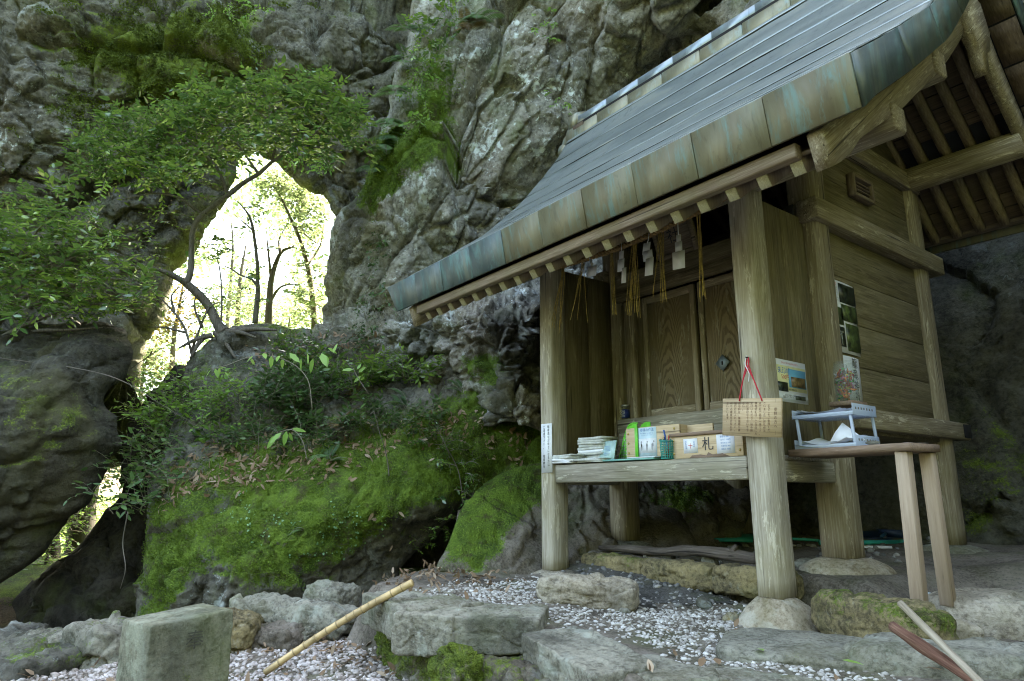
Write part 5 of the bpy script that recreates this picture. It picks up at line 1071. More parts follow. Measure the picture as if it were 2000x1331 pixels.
# ------------------------------------------------------------------ posters
p1 = thing('poster', 'small yellow and blue price poster behind the right front post', 'poster', (-2.095, 3.72, .40)); og = np.array((-2.0985, 3.60, 0.)); 
pa = onX(1517, 700, -2.098); pb_ = onX(1580, 795, -2.098); y0, y1 = pa[1]-.08, pb_[1]; z1, z0 = pa[2], onX(1583, 792, -2.098)[2]
og = np.array((-2.098, (y0+y1)/2, z0)); W = (y1-y0); H = z1-z0
slab('sheet', og, *SYZ, -W/2, W/2, 0, H, 'paper', p1, 0, .001); slab('colour_field', og, *SYZ, -W/2+.008, W/2-.008, .012+H*.22, H-.035, 'poster_yellow', p1, .0004, .0004); slab('colour_field', og, *SYZ, -.005, W/2-.01, H*.36, H-.05, 'poster_blue', p1, .0009, .0004); slab('colour_field', og, *SYZ, -W/2+.008, W/2-.008, .01, H*.2, 'poster_white', p1, .0004, .0004)
slab('photo', og, *SYZ, .02, W/2-.02, H*.38, H*.62, 'photo_brown', p1, .0013, .0004); slab('photo', og, *SYZ, -W/2+.06, -.02, H*.24, H*.46, 'photo_dark', p1, .0013, .0004); slab('photo', og, *SYZ, .05, W/2-.03, .02, H*.18, 'photo_dark', p1, .0013, .0004)
lettering([('朱印帳', -.05, H*.72, .045, False)], og, *SYZ, 'blue_ink', p1); lettering([('500円', -.04, H*.58, .034, False), ('当社のご朱印帳は中央の窓口へ', .02, H-.02, .013, False)], og, *SYZ, 'red_ink', p1); lettering([('龍宮ミニデイセンター', .0, H*.11, .016, False), ('御朱印 見開き ご案内', .0, H*.16, .012, False), ('奉拝 参拝記念', .03, H*.3, .013, False)], og, *SYZ, 'ink', p1)
XW = HX1-.045
def on_wall(px, py): p = onX(px, py, XW+.002); return p[1], p[2]
p2 = thing('photo_poster', 'long poster of dark shrine photographs pinned on the side wall', 'poster', (XW, 4.3, .95)); ya, za = on_wall(1606, 545); yb, zb = on_wall(1676, 697); yc, zc = on_wall(1662, 560)
og = np.array((XW+.002, ya, zb)); W = yc-ya+.02; H = za-zb+.02
slab('sheet', og, *SYZ, -.02, W, 0, H, 'paper', p2, 0, .001, .01, 6)
for (a, b, c, d, mt) in ((.44, .98, .70, .97, 'photo_dark'), (.46, .98, .45, .68, 'photo_green'), (.10, .50, .38, .62, 'photo_green'), (.10, .50, .08, .35, 'photo_dark'), (.55, .98, .04, .42, 'photo_green')): slab('photo', og, *SYZ, a*W, b*W, c*H, d*H, mt, p2, .0115, .0006)
# a gateway in the lower left photograph
for (a, b, c, d) in ((.17, .20, .10, .27), (.37, .40, .10, .27), (.12, .46, .27, .295), (.16, .42, .235, .25)): slab('photo_print', og, *SYZ, a*W, b*W, c*H, d*H, 'photo_pale', p2, .0124, .0004)
lettering([('御由緒書', .22*W, .94*H, .03, False)], og+np.array([.011, 0, 0]), *SYZ, 'red_ink', p2); lettering([('この神社は古くから', .22*W, (.89-.035*k)*H, .017, False) for k in range(6)], og+np.array([.011, 0, 0]), *SYZ, 'grey_ink', p2)
p3 = thing('text_poster', 'curling white sheet with large vertical characters below the photo poster', 'poster', (XW, 4.35, .5)); ya, za = on_wall(1634, 692); yb, zb = on_wall(1672, 692); _, zl = on_wall(1682, 790)
og = np.array((XW+.003, ya-.03, zl)); W = yb-ya+.05; H = za-zl
slab('sheet', og, *SYZ, 0, W, 0, H, 'paper', p3, 0, .001, .012, 6); lettering([('龍竜神社', W*.72, H*.97, .07, True)], og+np.array([.012, 0, 0]), *SYZ, 'ink', p3); lettering([('ミニデイ', W*.35, H*.8, .03, True), ('案内所', W*.2, H*.8, .03, True)], og+np.array([.012, 0, 0]), *SYZ, 'ink_soft', p3)
# ------------------------------------------------------------------ stones of the terrace
wall = thing('retaining_wall', 'dry stone retaining wall of rough slabs holding up the terrace', 'wall', (-2.9, 2.1, -.9))
def laid(pL, pR, ztop, depth, height, seed, mat, parent=None, name='stone', push=0., tilt=(0, 0), label=None, cat='rock', group=None, over=1.07, **kw):
    """a stone whose front top edge runs between two surveyed points at height ztop"""
    a = onZ(*pL, ztop); b = onZ(*pR, ztop); L = np.linalg.norm(b-a); d = (b-a)/L; n = np.array([-d[1], d[0], 0])
    if n @ HV < 0: n = -n
    c = (a+b)/2+n*(depth/2+push); c[2] = ztop-height/2
    return stone(name, c, (L*over, depth, height), (tilt[0], tilt[1], math.degrees(math.atan2(d[1], d[0]))), seed, mat, label, cat, group, parent, **kw)
kw = dict(n=36, boxy=20., rough=.032, fs=.35)
laid((706, 1158), (800, 1190), -.555, .42, .17, 51, 'stone_grey', wall, **kw)
laid((768, 1196), (880, 1203), -.565, .36, .19, 52, 'stone_grey', wall, moss=.15, **kw); laid((880, 1203), (1048, 1208), -.57, .40, .17, 53, 'stone_grey', wall, **kw)
laid((1018, 1238), (1150, 1302), -.625, .30, .15, 54, 'stone_grey', wall, tilt=(3, 2), **kw); laid((1172, 1290), (1335, 1343), -.655, .26, .17, 55, 'stone_grey', wall, tilt=(2, -2), **kw); laid((1352, 1318), (1560, 1352), -.66, .22, .14, 56, 'stone_grey', wall, **kw)
kw2 = dict(n=34, boxy=7, rough=.06, fs=.2, moss_up=.1)
laid((715, 1215), (845, 1275), -.70, .30, .34, 57, 'brown_rock', wall, push=.06, moss=.6, **kw2); laid((835, 1255), (960, 1320), -.74, .34, .40, 58, 'brown_rock', wall, push=.10, moss=.45, **kw2); laid((950, 1290), (1100, 1345), -.73, .34, .42, 59, 'brown_rock', wall, push=.05, moss=.3, **kw2); laid((1090, 1330), (1300, 1400), -.74, .3, .4, 60, 'brown_rock', wall, push=.04, moss=.3, **kw2); laid((1290, 1390), (1600, 1440), -.74, .25, .4, 61, 'brown_rock', wall, push=.02, moss=.1, **kw2)
for k, (x, y, s) in enumerate(((1042, 1312, .11), (1075, 1305, .08), (1120, 1322, .09), (1020, 1290, .07))):
    p = onZ(x, y, -.80); stone('stone', p+np.array([0, 0, .02]), (s*1.2, s, s*.8), (10*k, 5, 30*k), 70+k, 'stone_grey', parent=wall, n=9, rough=.05)
# loose rocks
def rock(px, py, zt, dims, rot, seed, mat, label, **kw):
    p = onZ(px, py, zt-dims[2]/2); return stone('rock', p, dims, rot, seed, mat, label, 'rock', 'loose rocks beside the path', n=24, **kw)
rk = dict(boxy=4.6, rough=.10, fs=.42)
rock(1147, 1156, -.475, (.58, .25, .17), (4, 3, 33), 81, 'stone_tan', 'long tan stone lying as a step in front of the shrine', boxy=4.2, rough=.07, fs=.5)
rock(205, 1268, -.72, (.46, .36, .30), (0, 4, 20), 82, 'stone_grey', 'squat grey rock left behind the stone marker', moss=.2, **rk)
rock(458, 1245, -.72, (.26, .3, .28), (4, 10, 60), 83, 'stone_ochre', 'yellowish lichened rock just right of the stone marker', **rk)
rock(578, 1203, -.70, (.86, .42, .20), (-6, 4, 42), 84, 'stone_grey', 'broad flat grey slab at the foot of the mossy boulder', moss=.05, **rk)
rock(648, 1168, -.66, (.36, .30, .18), (2, 6, 30), 85, 'stone_grey', 'smaller grey rock behind the broad flat slab', **rk)
rock(530, 1250, -.80, (.40, .3, .18), (0, 0, 40), 86, 'earth', 'earthy brown stone wedged under the broad flat slab', **rk); rock(600, 1240, -.82, (.22, .2, .12), (0, 0, 10), 87, 'stone_grey', 'small stone peeping out below the flat slab', **rk)
rock(50, 1305, -.84, (.75, .55, .20), (3, -4, 30), 88, 'boulder_rock', 'large flat leaf-strewn slab in the bottom left corner', moss=.25, **rk); rock(110, 1262, -.80, (.36, .28, .16), (0, 0, 15), 89, 'stone_grey', 'dark stone between the corner slab and the squat rock', moss=.2, **rk)
rock(20, 1262, -.83, (.5, .4, .18), (0, 0, 15), 189, 'boulder_rock', 'dark low rock at the left edge above the corner slab', moss=.1, **rk)
# sill stones in front of the hall
sill = thing('foundation_curb', 'ochre stained stone curb running under the front of the shrine', 'curb', (-2.9, 3.55, -.55))
for k, (a, b, zt, mt, ms) in enumerate(((-3.78, -3.18, -.432, 'stone_ochre', .3), (-3.2, -2.62, -.428, 'stone_ochre', .0), (-2.64, -2.12, -.42, 'stone_ochre', .0))):
    stone('stone', ((a+b)/2, 3.575, zt-.085), (b-a+.02, .16, .17), (0, 0, random.uniform(-2, 2)), 91+k, mt, parent=sill, n=20, boxy=4.5, rough=.05, fs=.3, moss=ms)
laid((1570, 1150), (1795, 1192), -.465, .22, .22, 95, 'stone_ochre', sill, n=24, boxy=4.5, rough=.05, fs=.35, moss=.35)
# right foreground
stone('slab', onZ(1630, 1278, -.675)+np.array([0, 0, 0.0]), (.95, .55, .09), (0, 0, 28), 101, 'stone_grey', 'large flat paving slab right of the white pebbles', 'slab', n=26, boxy=5, rough=.02, fs=.6, lichen=-.2)
stone('slab', onZ(1900, 1302, -.66), (.9, .40, .16), (0, 0, 35), 102, 'stone_grey', 'pale slab in the bottom right corner under the sticks', 'slab', n=20, boxy=4, rough=.05, fs=.5)
stone('boulder', onZ(1965, 1215, -.62), (.75, .5, .30), (0, 0, 30), 103, 'stone_tan', 'low rounded tan boulder at the right edge', 'boulder', n=22, boxy=3, rough=.05)
stone('rock', onZ(1880, 1240, -.60), (.14, .12, .12), (0, 20, 30), 104, 'stone_tan', 'fist-sized brown rock beside the sticks', 'rock', n=12, rough=.06)
stone('cement_patch', onZ(1822, 1210, -.64)+np.array([0, 0, .0]), (.40, .36, .20), (0, 0, 30), 105, 'cement', 'rough pale cement heaped around the table legs', 'cement', n=26, boxy=2.4, rough=.10, fs=.35)
# ------------------------------------------------------------------ pebbles
CB = np.array([[x, y, z] for x in (-1, 1) for y in (-1, 1) for z in (-1, 1)], float)/math.sqrt(3)
CB = np.vstack([CB, [[1, 0, 0], [-1, 0, 0], [0, 1, 0], [0, -1, 0], [0, 0, 1], [0, 0, -1]]])
CF = []
for c, ring in ((8, (4, 6, 7, 5)), (9, (0, 1, 3, 2)), (10, (2, 3, 7, 6)), (11, (0, 4, 5, 1)), (12, (1, 5, 7, 3)), (13, (0, 2, 6, 4))):
    for i in range(4): CF.append([c, ring[i], ring[(i+1) % 4]])
CF = np.array(CF)
def pebbles(name, P, size, flat, mat, label, cat, seed=0, up=.3):
    rng = np.random.default_rng(seed); n = len(P); s = rng.uniform(size[0], size[1], n)*rng.choice([.7, 1, 1, 1.25], n)
    sc = np.stack([s*rng.uniform(.8, 1.35, n), s*rng.uniform(.7, 1.1, n), s*flat*rng.uniform(.7, 1.2, n)], 1)
    a = rng.uniform(0, 6.28, n); b = rng.normal(0, .35, n); ca, sa, cb, sb = np.cos(a), np.sin(a), np.cos(b), np.sin(b)
    V = CB[None]*sc[:, None]*(1+.14*rng.normal(0, 1, (n, 14, 1)).clip(-1.5, 1.5)); x, y, z = V[..., 0], V[..., 1], V[..., 2]
    x, z = x*cb[:, None]+z*sb[:, None], z*cb[:, None]-x*sb[:, None]; x, y = x*ca[:, None]-y*sa[:, None], x*sa[:, None]+y*ca[:, None]
    V = np.stack([x, y, z], -1)+P[:, None]+np.stack([0*s, 0*s, sc[:, 2]*up], 1)[:, None]
    F = (CF[None]+np.arange(n)[:, None, None]*14).reshape(-1, 3)
    me = mesh_np(name, V.reshape(-1, 3), F, True); attr(me, 'tint', np.repeat(rng.random(n), 14)); o = link(name, me, M[mat]); props(o, label, cat, kind='stuff'); return o
def in_poly(P, poly_px):
    x, y = project(P); s, _, _ = sdist(np.array(poly_px, float), x, y); return s
rng = np.random.default_rng(4)
xy = np.column_stack([rng.uniform(-5.4, -.9, 80000), rng.uniform(-.6, 2.5, 80000)]); z = ground_z(xy[:, 0], xy[:, 1]); s, _, _ = sdist(TERR, xy[:, 0], xy[:, 1])
P = np.column_stack([xy, z]); w = P @ HV; k = (s < -.03) & (w > 1.6) & (w < 5.6); P = P[k][:19000]
pebbles('path_gravel', P, (.009, .017), .6, 'path_pebble', 'pinkish grey gravel covering the path', 'gravel', 1)
WP = [(820, 1165), (900, 1150), (1045, 1140), (1050, 1180), (960, 1186), (850, 1184)]
WQ = [(1030, 1190), (1260, 1180), (1360, 1165), (1470, 1195), (1500, 1235), (1480, 1255), (1560, 1285), (1700, 1318), (1800, 1340), (1560, 1345), (1400, 1310), (1330, 1280), (1190, 1225), (1060, 1205)]
def scatter(poly, n, zc, seed, soft=14):
    rng = np.random.default_rng(seed); pl_ = np.array(poly, float); W = np.array([onZ(x, y, zc) for x, y in poly]); lo = W.min(0)-.35; hi = W.max(0)+.35
    xy = np.column_stack([rng.uniform(lo[0], hi[0], n), rng.uniform(lo[1], hi[1], n)]); P = np.column_stack([xy, ground_z(xy[:, 0], xy[:, 1])])
    d = in_poly(P, poly)+rng.normal(0, soft, n); return P[d > 0]
Pw = np.vstack([scatter(WP, 9000, -.57, 2, 8), scatter(WQ, 14000, -.64, 3, 14)])
pebbles('white_pebbles', Pw, (.005, .0135), .6, 'white_pebble', 'white pebbles spread on the terrace in front of the shrine', 'gravel', 2, up=.1)
SOIL = [(1110, 1105), (1200, 1098), (1330, 1112), (1470, 1120), (1480, 1165), (1380, 1180), (1280, 1182), (1160, 1165)]
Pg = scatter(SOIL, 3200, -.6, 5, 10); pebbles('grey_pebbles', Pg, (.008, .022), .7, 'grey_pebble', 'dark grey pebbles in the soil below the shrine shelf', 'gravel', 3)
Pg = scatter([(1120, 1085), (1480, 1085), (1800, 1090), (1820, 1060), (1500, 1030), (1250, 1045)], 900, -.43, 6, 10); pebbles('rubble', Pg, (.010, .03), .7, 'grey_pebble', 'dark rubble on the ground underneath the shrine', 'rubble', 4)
# dark soil sheet under them
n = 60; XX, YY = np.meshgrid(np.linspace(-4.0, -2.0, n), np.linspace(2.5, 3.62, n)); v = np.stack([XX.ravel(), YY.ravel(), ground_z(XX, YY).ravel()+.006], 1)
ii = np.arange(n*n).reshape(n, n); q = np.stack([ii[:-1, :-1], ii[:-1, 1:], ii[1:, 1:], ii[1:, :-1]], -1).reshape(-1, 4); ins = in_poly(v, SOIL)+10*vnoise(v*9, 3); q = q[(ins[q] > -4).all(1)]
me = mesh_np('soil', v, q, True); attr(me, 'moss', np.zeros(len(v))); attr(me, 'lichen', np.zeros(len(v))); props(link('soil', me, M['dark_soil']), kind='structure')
random.seed(31)
spots = [(1270, 1140, .07, 'stone_grey'), (1310, 1145, .08, 'boulder_rock'), (1360, 1130, .06, 'stone_grey'), (1390, 1155, .09, 'stone_grey'), (1425, 1165, .10, 'stone_grey'), (1425, 1195, .07, 'stone_ochre'), (1440, 1130, .06, 'stone_grey'), (1175, 1118, .06, 'stone_grey'), (1152, 1112, .075, 'stone_tan'), (1130, 1118, .05, 'stone_grey'), (1215, 1110, .05, 'stone_grey'), (1375, 1180, .09, 'boulder_rock'), (1700, 1222, .06, 'stone_grey'), (1220, 1190, .05, 'stone_grey'), (1345, 1162, .05, 'stone_grey'), (1577, 1165, .10, 'stone_grey')]
SLAB = ['grey stone just right of the long tan step stone', 'dark stone in the middle of the soil right of the step', 'small grey stone close below the curb centre', 'rounded grey stone left of the right front post', 'largest grey stone against the right base stone', 'small ochre stone where the white pebbles begin', 'small grey stone high up beside the right front post', 'grey stone behind the left end of the tan step stone', 'tan stone beside the foot of the left front post', 'smallest stone touching the left front post', 'grey stone behind the middle of the step stone', 'dark stone upright at the edge of the white pebbles', 'grey pebble lying alone below the right curb', 'small stone under the right end of the step stone', 'small grey stone in the middle of the dark soil', 'flat grey stone leaning right of the right front post']
for k, (x, y, s_, mt) in enumerate(spots):
    p = onZ(x, y, -.62); p[2] = float(ground_z(p[0], p[1])); stone('stone', p+np.array([0, 0, s_*.15]), (s_*1.25, s_, s_*.7), (random.uniform(-15, 15), random.uniform(-15, 15), random.uniform(0, 180)), 120+k, mt, SLAB[k], 'stone', 'loose stones below the shrine', n=9, boxy=2.5, rough=.05)
# ------------------------------------------------------------------ stone marker
a = atW(283, 1218, 2.20); b = atW(453, 1197, 2.42); d = (b-a); d[2] = 0; Wd = np.linalg.norm(d); d /= Wd; nb_ = np.array([-d[1], d[0], 0]); nb_ = nb_ if nb_ @ HV > 0 else -nb_
zt = (a[2]+b[2])/2; c = (a+b)/2+nb_*.10+d*.012; H = 1.0+zt+.05
mk = thing('stone_marker', 'square cut stone marker with a carved character in the left foreground', 'marker', (c[0], c[1], -.98))
me = stone_mesh('pillar', (Wd*.95, .21, H), 140, 40, 70, .006, .25, moss=.22, moss_up=.1); P = np.array([v.co for v in me.vertices])
P[:, 2] += .02*np.clip(P[:, 0]/Wd, -1, 1)*(P[:, 2] > 0); lean = P[:, 2]*.03; P[:, 0] *= 1+.04*(H/2-P[:, 2])/H; me.vertices.foreach_set('co', P.astype(np.float32).ravel())
me.transform(Matrix.Rotation(math.atan2(d[1], d[0]), 4, 'Z')); me.transform(Matrix.Translation((c[0], c[1], zt-H/2))); link('pillar', me, M['marker_stone'], mk)
og = np.array([c[0], c[1], zt])-nb_*.117; ex = d; ez = np.array((0, 0, 1.)); lettering([('奉', .0, -.07, .062, False)], og, ex, ez, 'carved_stone', mk)
# ------------------------------------------------------------------ poles and sticks
lo = onZ(518, 1314, -.925); up = atW(806, 1138, 3.72); P = np.array([lo+(up-lo)*t for t in np.linspace(0, 1, 61)]); L = np.linalg.norm(up-lo)
P[:, 2] += .02*np.sin(np.linspace(0, 3.14, 61)); jt = [.10, .20, .27, .345, .42, .49, .56, .61, .66, .71, .76, .86, .93]
r_ = np.array([.0155+.0035*min(1, .3+.7*t)+.0022*max(np.exp(-((t-j)/.006)**2) for j in jt) for t in np.linspace(0, 1, 61)])
bp = thing('bamboo_pole', 'pale bamboo pole leaning from the gravel onto the terrace wall', 'pole', tuple(lo)); tube('culm', P, r_, M['bamboo'], bp, 12)
for j in jt: p = lo+(up-lo)*j+np.array([0, 0, .02*math.sin(3.14*j)]); dd = (up-lo)/L; tube('joint', np.array([p-dd*.003, p+dd*.003]), .0205, M['bamboo_joint'], bp, 12)
def stick(name, label, pts, r0, r1, mat, rough=.15): 
    P, rr = smooth_path(np.array(pts), np.linspace(r0, r1, len(pts)), 8); o = tube(name, P, rr, M[mat], None, 9, rough); rebase(o, P[0]); return props(o, label, 'stick')
stick('stick', 'reddish brown stick lying over the corner slab, lower right', [atW(1744, 1224, 2.75), atW(1800, 1262, 2.55), atW(1850, 1296, 2.42), atW(1960, 1372, 2.2)], .020, .019, 'red_stick', .25)
stick('stick', 'thin grey stick crossing behind the reddish one, lower right', [atW(1758, 1178, 2.6), atW(1830, 1250, 2.45), atW(1880, 1300, 2.3), atW(1960, 1380, 2.1)], .013, .012, 'grey_stick')
lg = thing('dead_branch', 'dark weathered branch lying under the shrine behind the curb', 'branch', tuple(onY(1175, 1072, 3.72)))
P, rr = smooth_path(np.array([onY(1172, 1070, 3.70), onY(1230, 1073, 3.71), onY(1290, 1078, 3.72), onY(1360, 1076, 3.72), onY(1420, 1083, 3.74), onY(1480, 1092, 3.76)]), np.array([.02, .028, .03, .034, .042, .03]), 8); tube('limb', P, rr, M['driftwood'], lg, 10, .35); tube('stub', np.array([onY(1425, 1082, 3.74), onY(1438, 1066, 3.73)]), np.array([.03, .012]), M['driftwood'], lg, 7, .3)
# ------------------------------------------------------------------ cleaning tools under the floor
br = thing('broom', 'turquoise plastic broom lying under the shrine floor', 'broom', tuple(onZ(1430, 1058, -.40))); zt = -.395
hp = [onZ(1388, 1058, zt), onZ(1440, 1046, zt), onZ(1472, 1050, zt), onZ(1470, 1060, zt)]
V = np.array(hp); V = np.vstack([V, V+[0, 0, .025]]); me = mesh_np('head', V, np.array([[0, 1, 2, 3], [7, 6, 5, 4], [0, 4, 5, 1], [1, 5, 6, 2], [2, 6, 7, 3], [3, 7, 4, 0]])); fix_normals(me); link('head', me, M['teal_plastic'], br)
h0 = onZ(1455, 1050, zt)+[0, 0, .012]; h1 = onZ(1600, 1056, zt)+[0, 0, .0]; tube('handle', np.array([h0, (h0+h1)/2, h1]), .012, M['teal_broom'], br, 8)
pp = thing('pipe', 'bright turquoise tube end lying beside the middle post', 'pipe', tuple(onZ(1690, 1062, -.40))); tube('body', np.array([onZ(1600, 1060, -.40), onZ(1755, 1060, -.40)]), .02, M['teal_broom'], pp, 12); tube('cap', np.array([onZ(1755, 1060, -.40), onZ(1774, 1060, -.40)]), .023, M['teal_broom'], pp, 12)
wp = thing('pipe', 'short white plastic pipe below the turquoise tube', 'pipe', tuple(onZ(1690, 1071, -.42))); tube('body', np.array([onZ(1640, 1069, -.42), onZ(1742, 1071, -.42)]), .016, M['white_cord'], wp, 10)
dp = thing('dustpan', 'dark blue dustpan with raised handle behind the middle post', 'dustpan', tuple(onZ(1710, 1052, -.40))); a = onZ(1684, 1054, -.40); b = onZ(1752, 1053, -.40)
box('pan', (a[0], a[1], -.40), (a[0]+.24, a[1]+.26, -.385), M['dark_blue_plastic'], dp, .003, rz=R(-10)); box('rim', (a[0], a[1]+.25, -.384), (a[0]+.24, a[1]+.27, -.32), M['dark_blue_plastic'], dp, .003, rz=R(-10)); box('rim', (a[0]+.005, a[1]-.02, -.384), (a[0]+.015, a[1]+.25, -.33), M['dark_blue_plastic'], dp, .003, rz=R(-10))
pB = np.array(b); tube('handle', smooth_path(np.array([onZ(1722, 1048, -.37), onZ(1740, 1036, -.34), onZ(1758, 1026, -.31)*1., onZ(1766, 1024, -.305)*1.]), per=4), .014, M['blue_plastic'], dp, 8)
# ------------------------------------------------------------------ leaves and plants
class Leaves:
    def __init__(s): s.p = []; s.d = []; s.n = []; s.l = []; s.w = []; s.t = []
    def add(s, p, d, n, l, w, t): s.p.append(p); s.d.append(d); s.n.append(n); s.l.append(l); s.w.append(w); s.t.append(t)
    def build(s, name, mat, parent=None, stuff=True, curl=.12):
        p = np.array(s.p); d = np.array(s.d, float); n = np.array(s.n, float); l = np.array(s.l)[:, None]; w = np.array(s.w)[:, None]
        d /= np.linalg.norm(d, axis=1)[:, None]+1e-9; sd_ = np.cross(d, n); sd_ /= np.linalg.norm(sd_, axis=1)[:, None]+1e-9; n = np.cross(sd_, d)
        V = np.stack([p, p+d*l*.32+sd_*l*w*.46-n*l*.02, p+d*l*.72+sd_*l*w*.34-n*l*curl*.5, p+d*l-n*l*curl, p+d*l*.72-sd_*l*w*.34-n*l*curl*.5, p+d*l*.32-sd_*l*w*.46-n*l*.02, p+d*l*.5-n*l*(.06+curl*.1)], 1)
        k = len(p); F = np.array([[0, 1, 6], [1, 2, 6], [2, 3, 6], [3, 4, 6], [4, 5, 6], [5, 0, 6]]); F = (F[None]+np.arange(k)[:, None, None]*7).reshape(-1, 3)
        me = mesh_np(name, V.reshape(-1, 3), F); attr(me, 'tint', np.repeat(np.array(s.t), 7)); o = link(name, me, M[mat], parent)
        if stuff: o['kind'] = 'stuff'
        return o
rg = np.random.default_rng(77)
def rdir(): v = rg.normal(0, 1, 3); return v/np.linalg.norm(v)
UZ = np.array([0, 0, 1.])
def spray(L, T, p, d, length, nl, ll, lw=.42, droop=.5, tint=None, flat=.6, r=.003, pair=False):
    """a leafy shoot: leaves set alternately (or in pairs) along a drooping twig"""
    n = 6; pts = []; q = np.array(p, float); v = np.array(d, float)/np.linalg.norm(d)
    for i in range(n+1): pts.append(q.copy()); v = v+np.array([0, 0, -droop/n])*.8+rg.normal(0, .05, 3); v /= np.linalg.norm(v); q = q+v*length/n
    pts = np.array(pts); ll = ll*rg.choice([.65, .85, 1., 1.15, 1.4])
    if T is not None: a, b, c, g = tube_arrays(pts, np.linspace(r, r*.4, n+1), 3, False); T.add(a, [b], 0.)
    base = (rg.random()*.55 if rg.random() < .82 else .95) if tint is None else tint
    for k in range(nl):
        s_ = (k+.6)/nl; i = min(n-1, int(s_*n)); f = s_*n-i; pp_ = pts[i]*(1-f)+pts[i+1]*f; t = pts[i+1]-pts[i]; t /= np.linalg.norm(t)
        side = np.cross(t, UZ); side /= np.linalg.norm(side)+1e-6
        for sg in ((-1, 1) if pair else ((1 if k % 2 else -1),)):
            if k == nl-1: sg = sg*.2
            dd = t*.55+side*sg*.95+rg.normal(0, .22, 3); nn = UZ*flat+rg.normal(0, .35, 3)+np.cross(side, t)*.2
            L.add(pp_, dd, nn, ll*rg.uniform(.7, 1.25)*(1-.25*abs(s_-.5)), lw*rg.uniform(.85, 1.15), np.clip(base+rg.normal(0, .18)+.25*(k/nl), 0, 1))
    return pts
def px_poly_points(poly, n, w0, w1, dens=None):
    out = []; pl_ = np.array(poly, float); lo = pl_.min(0); hi = pl_.max(0)
    while len(out) < n:
        x, y = rg.uniform(lo, hi); s_, _, _ = sdist(pl_, np.array([x]), np.array([y]))
        if s_[0] < 0: continue
        out.append(atW(x, y, rg.uniform(w0, w1)))
    return np.array(out)
def limb(T, pts, radii, per=6, sides=7): P_, r_ = smooth_path(np.array(pts), np.array(radii), per); a, b, c, g = tube_arrays(P_, r_, sides, True, .15); T.add(a, [b, c], 0.); return P_
def finish(T, name, mat, parent):
    o = T.build(name, M[mat], parent, True); v = np.array([x.co for x in o.data.vertices]); attr(o.data, 'gc', v*np.array([1, 1, .8])); return o
# surface of the great boulder, to seat plants on
dx_, dy_ = project(DP); dw_ = DP @ HV
def seat(px, py):
    d2 = (dx_-px)**2+(dy_-py)**2; near = np.where(d2 < max(40, d2.min()*1.5))[0]; i = near[np.argmin(dw_[near])]; return DP[i], DN[i]

# ---- the twisted tree in the arch
t1 = thing('evergreen_tree', 'twisted small-leaved evergreen rooted on the boulder and spreading over the arch', 'tree', tuple(atW(425, 634, 7.3)))
T = Acc(); w = 7.25
limb(T, [atW(438, 650, 7.3), atW(425, 632, 7.3), atW(408, 598, 7.3), atW(385, 572, 7.25), atW(362, 552, 7.2)], [.075, .06, .05, .045, .04])
limb(T, [atW(364, 554, 7.2), atW(372, 530, 7.2), atW(374, 490, 7.2), atW(376, 455, 7.15), atW(388, 428, 7.1), atW(415, 405, 7.05), atW(445, 382, 7.0), atW(475, 358, 7.0), atW(505, 340, 6.95), atW(530, 318, 6.9), atW(565, 295, 6.85), atW(610, 265, 6.8), atW(640, 230, 6.8)], [.038, .034, .033, .032, .034, .032, .03, .027, .024, .02, .016, .011, .006])
limb(T, [atW(364, 554, 7.2), atW(340, 540, 7.1), atW(312, 528, 7.0), atW(280, 525, 6.9), atW(240, 520, 6.8), atW(200, 500, 6.7), atW(150, 480, 6.6)], [.034, .03, .025, .02, .016, .012, .006])
limb(T, [atW(395, 422, 7.1), atW(370, 400, 7.0), atW(345, 385, 6.95), atW(300, 378, 6.9), atW(240, 390, 6.85)], [.022, .018, .014, .01, .005])
limb(T, [atW(445, 382, 7.0), atW(430, 340, 6.9), atW(400, 300, 6.85), atW(360, 270, 6.8)], [.02, .015, .011, .005]); limb(T, [atW(530, 318, 6.9), atW(540, 270, 6.8), atW(530, 220, 6.75), atW(510, 170, 6.7)], [.016, .012, .009, .004]); limb(T, [atW(300, 378, 6.9), atW(270, 330, 6.8), atW(240, 290, 6.8)], [.01, .008, .004]); limb(T, [atW(505, 340, 6.95), atW(470, 290, 6.85), atW(440, 240, 6.8)], [.016, .01, .004])
for (x0, y0, x1, y1) in ((400, 655, 372, 700), (420, 650, 460, 700), (440, 648, 500, 660), (415, 655, 350, 680), (445, 650, 540, 645)): limb(T, [atW(x0, y0, 7.28), atW((x0+x1)/2, (y0+y1)/2-4, 7.22), atW(x1, y1, 7.15)], [.035, .025, .012])
L = Leaves(); TW = Acc()
up_poly = [(140, 320), (205, 230), (300, 225), (390, 165), (450, 175), (500, 138), (560, 155), (610, 140), (650, 170), (690, 195), (718, 250), (700, 300), (640, 300), (600, 325), (560, 290), (500, 300), (450, 325), (420, 350), (380, 330), (320, 375), (260, 340), (190, 365)]
for p in px_poly_points(up_poly, 860, 6.55, 7.25): spray(L, TW, p, np.array([rg.normal(0, .5), rg.normal(0, .5), rg.normal(.15, .3)])-HV*.35, rg.uniform(.18, .36), int(rg.integers(8, 13)), .078, .46, .6, r=.0022)
for p in px_poly_points([(230, 430), (330, 360), (420, 330), (400, 400), (330, 440), (270, 470)], 40, 6.7, 7.2): spray(L, TW, p, np.array([rg.normal(0, .6), rg.normal(0, .6), .1]), rg.uniform(.15, .3), 6, .05, .42, .6)
finish(T, 'trunk', 'bark', t1); finish(TW, 'twig', 'twig', t1)['kind'] = 'stuff'; L.build('crown', 'glossy_leaf', t1)
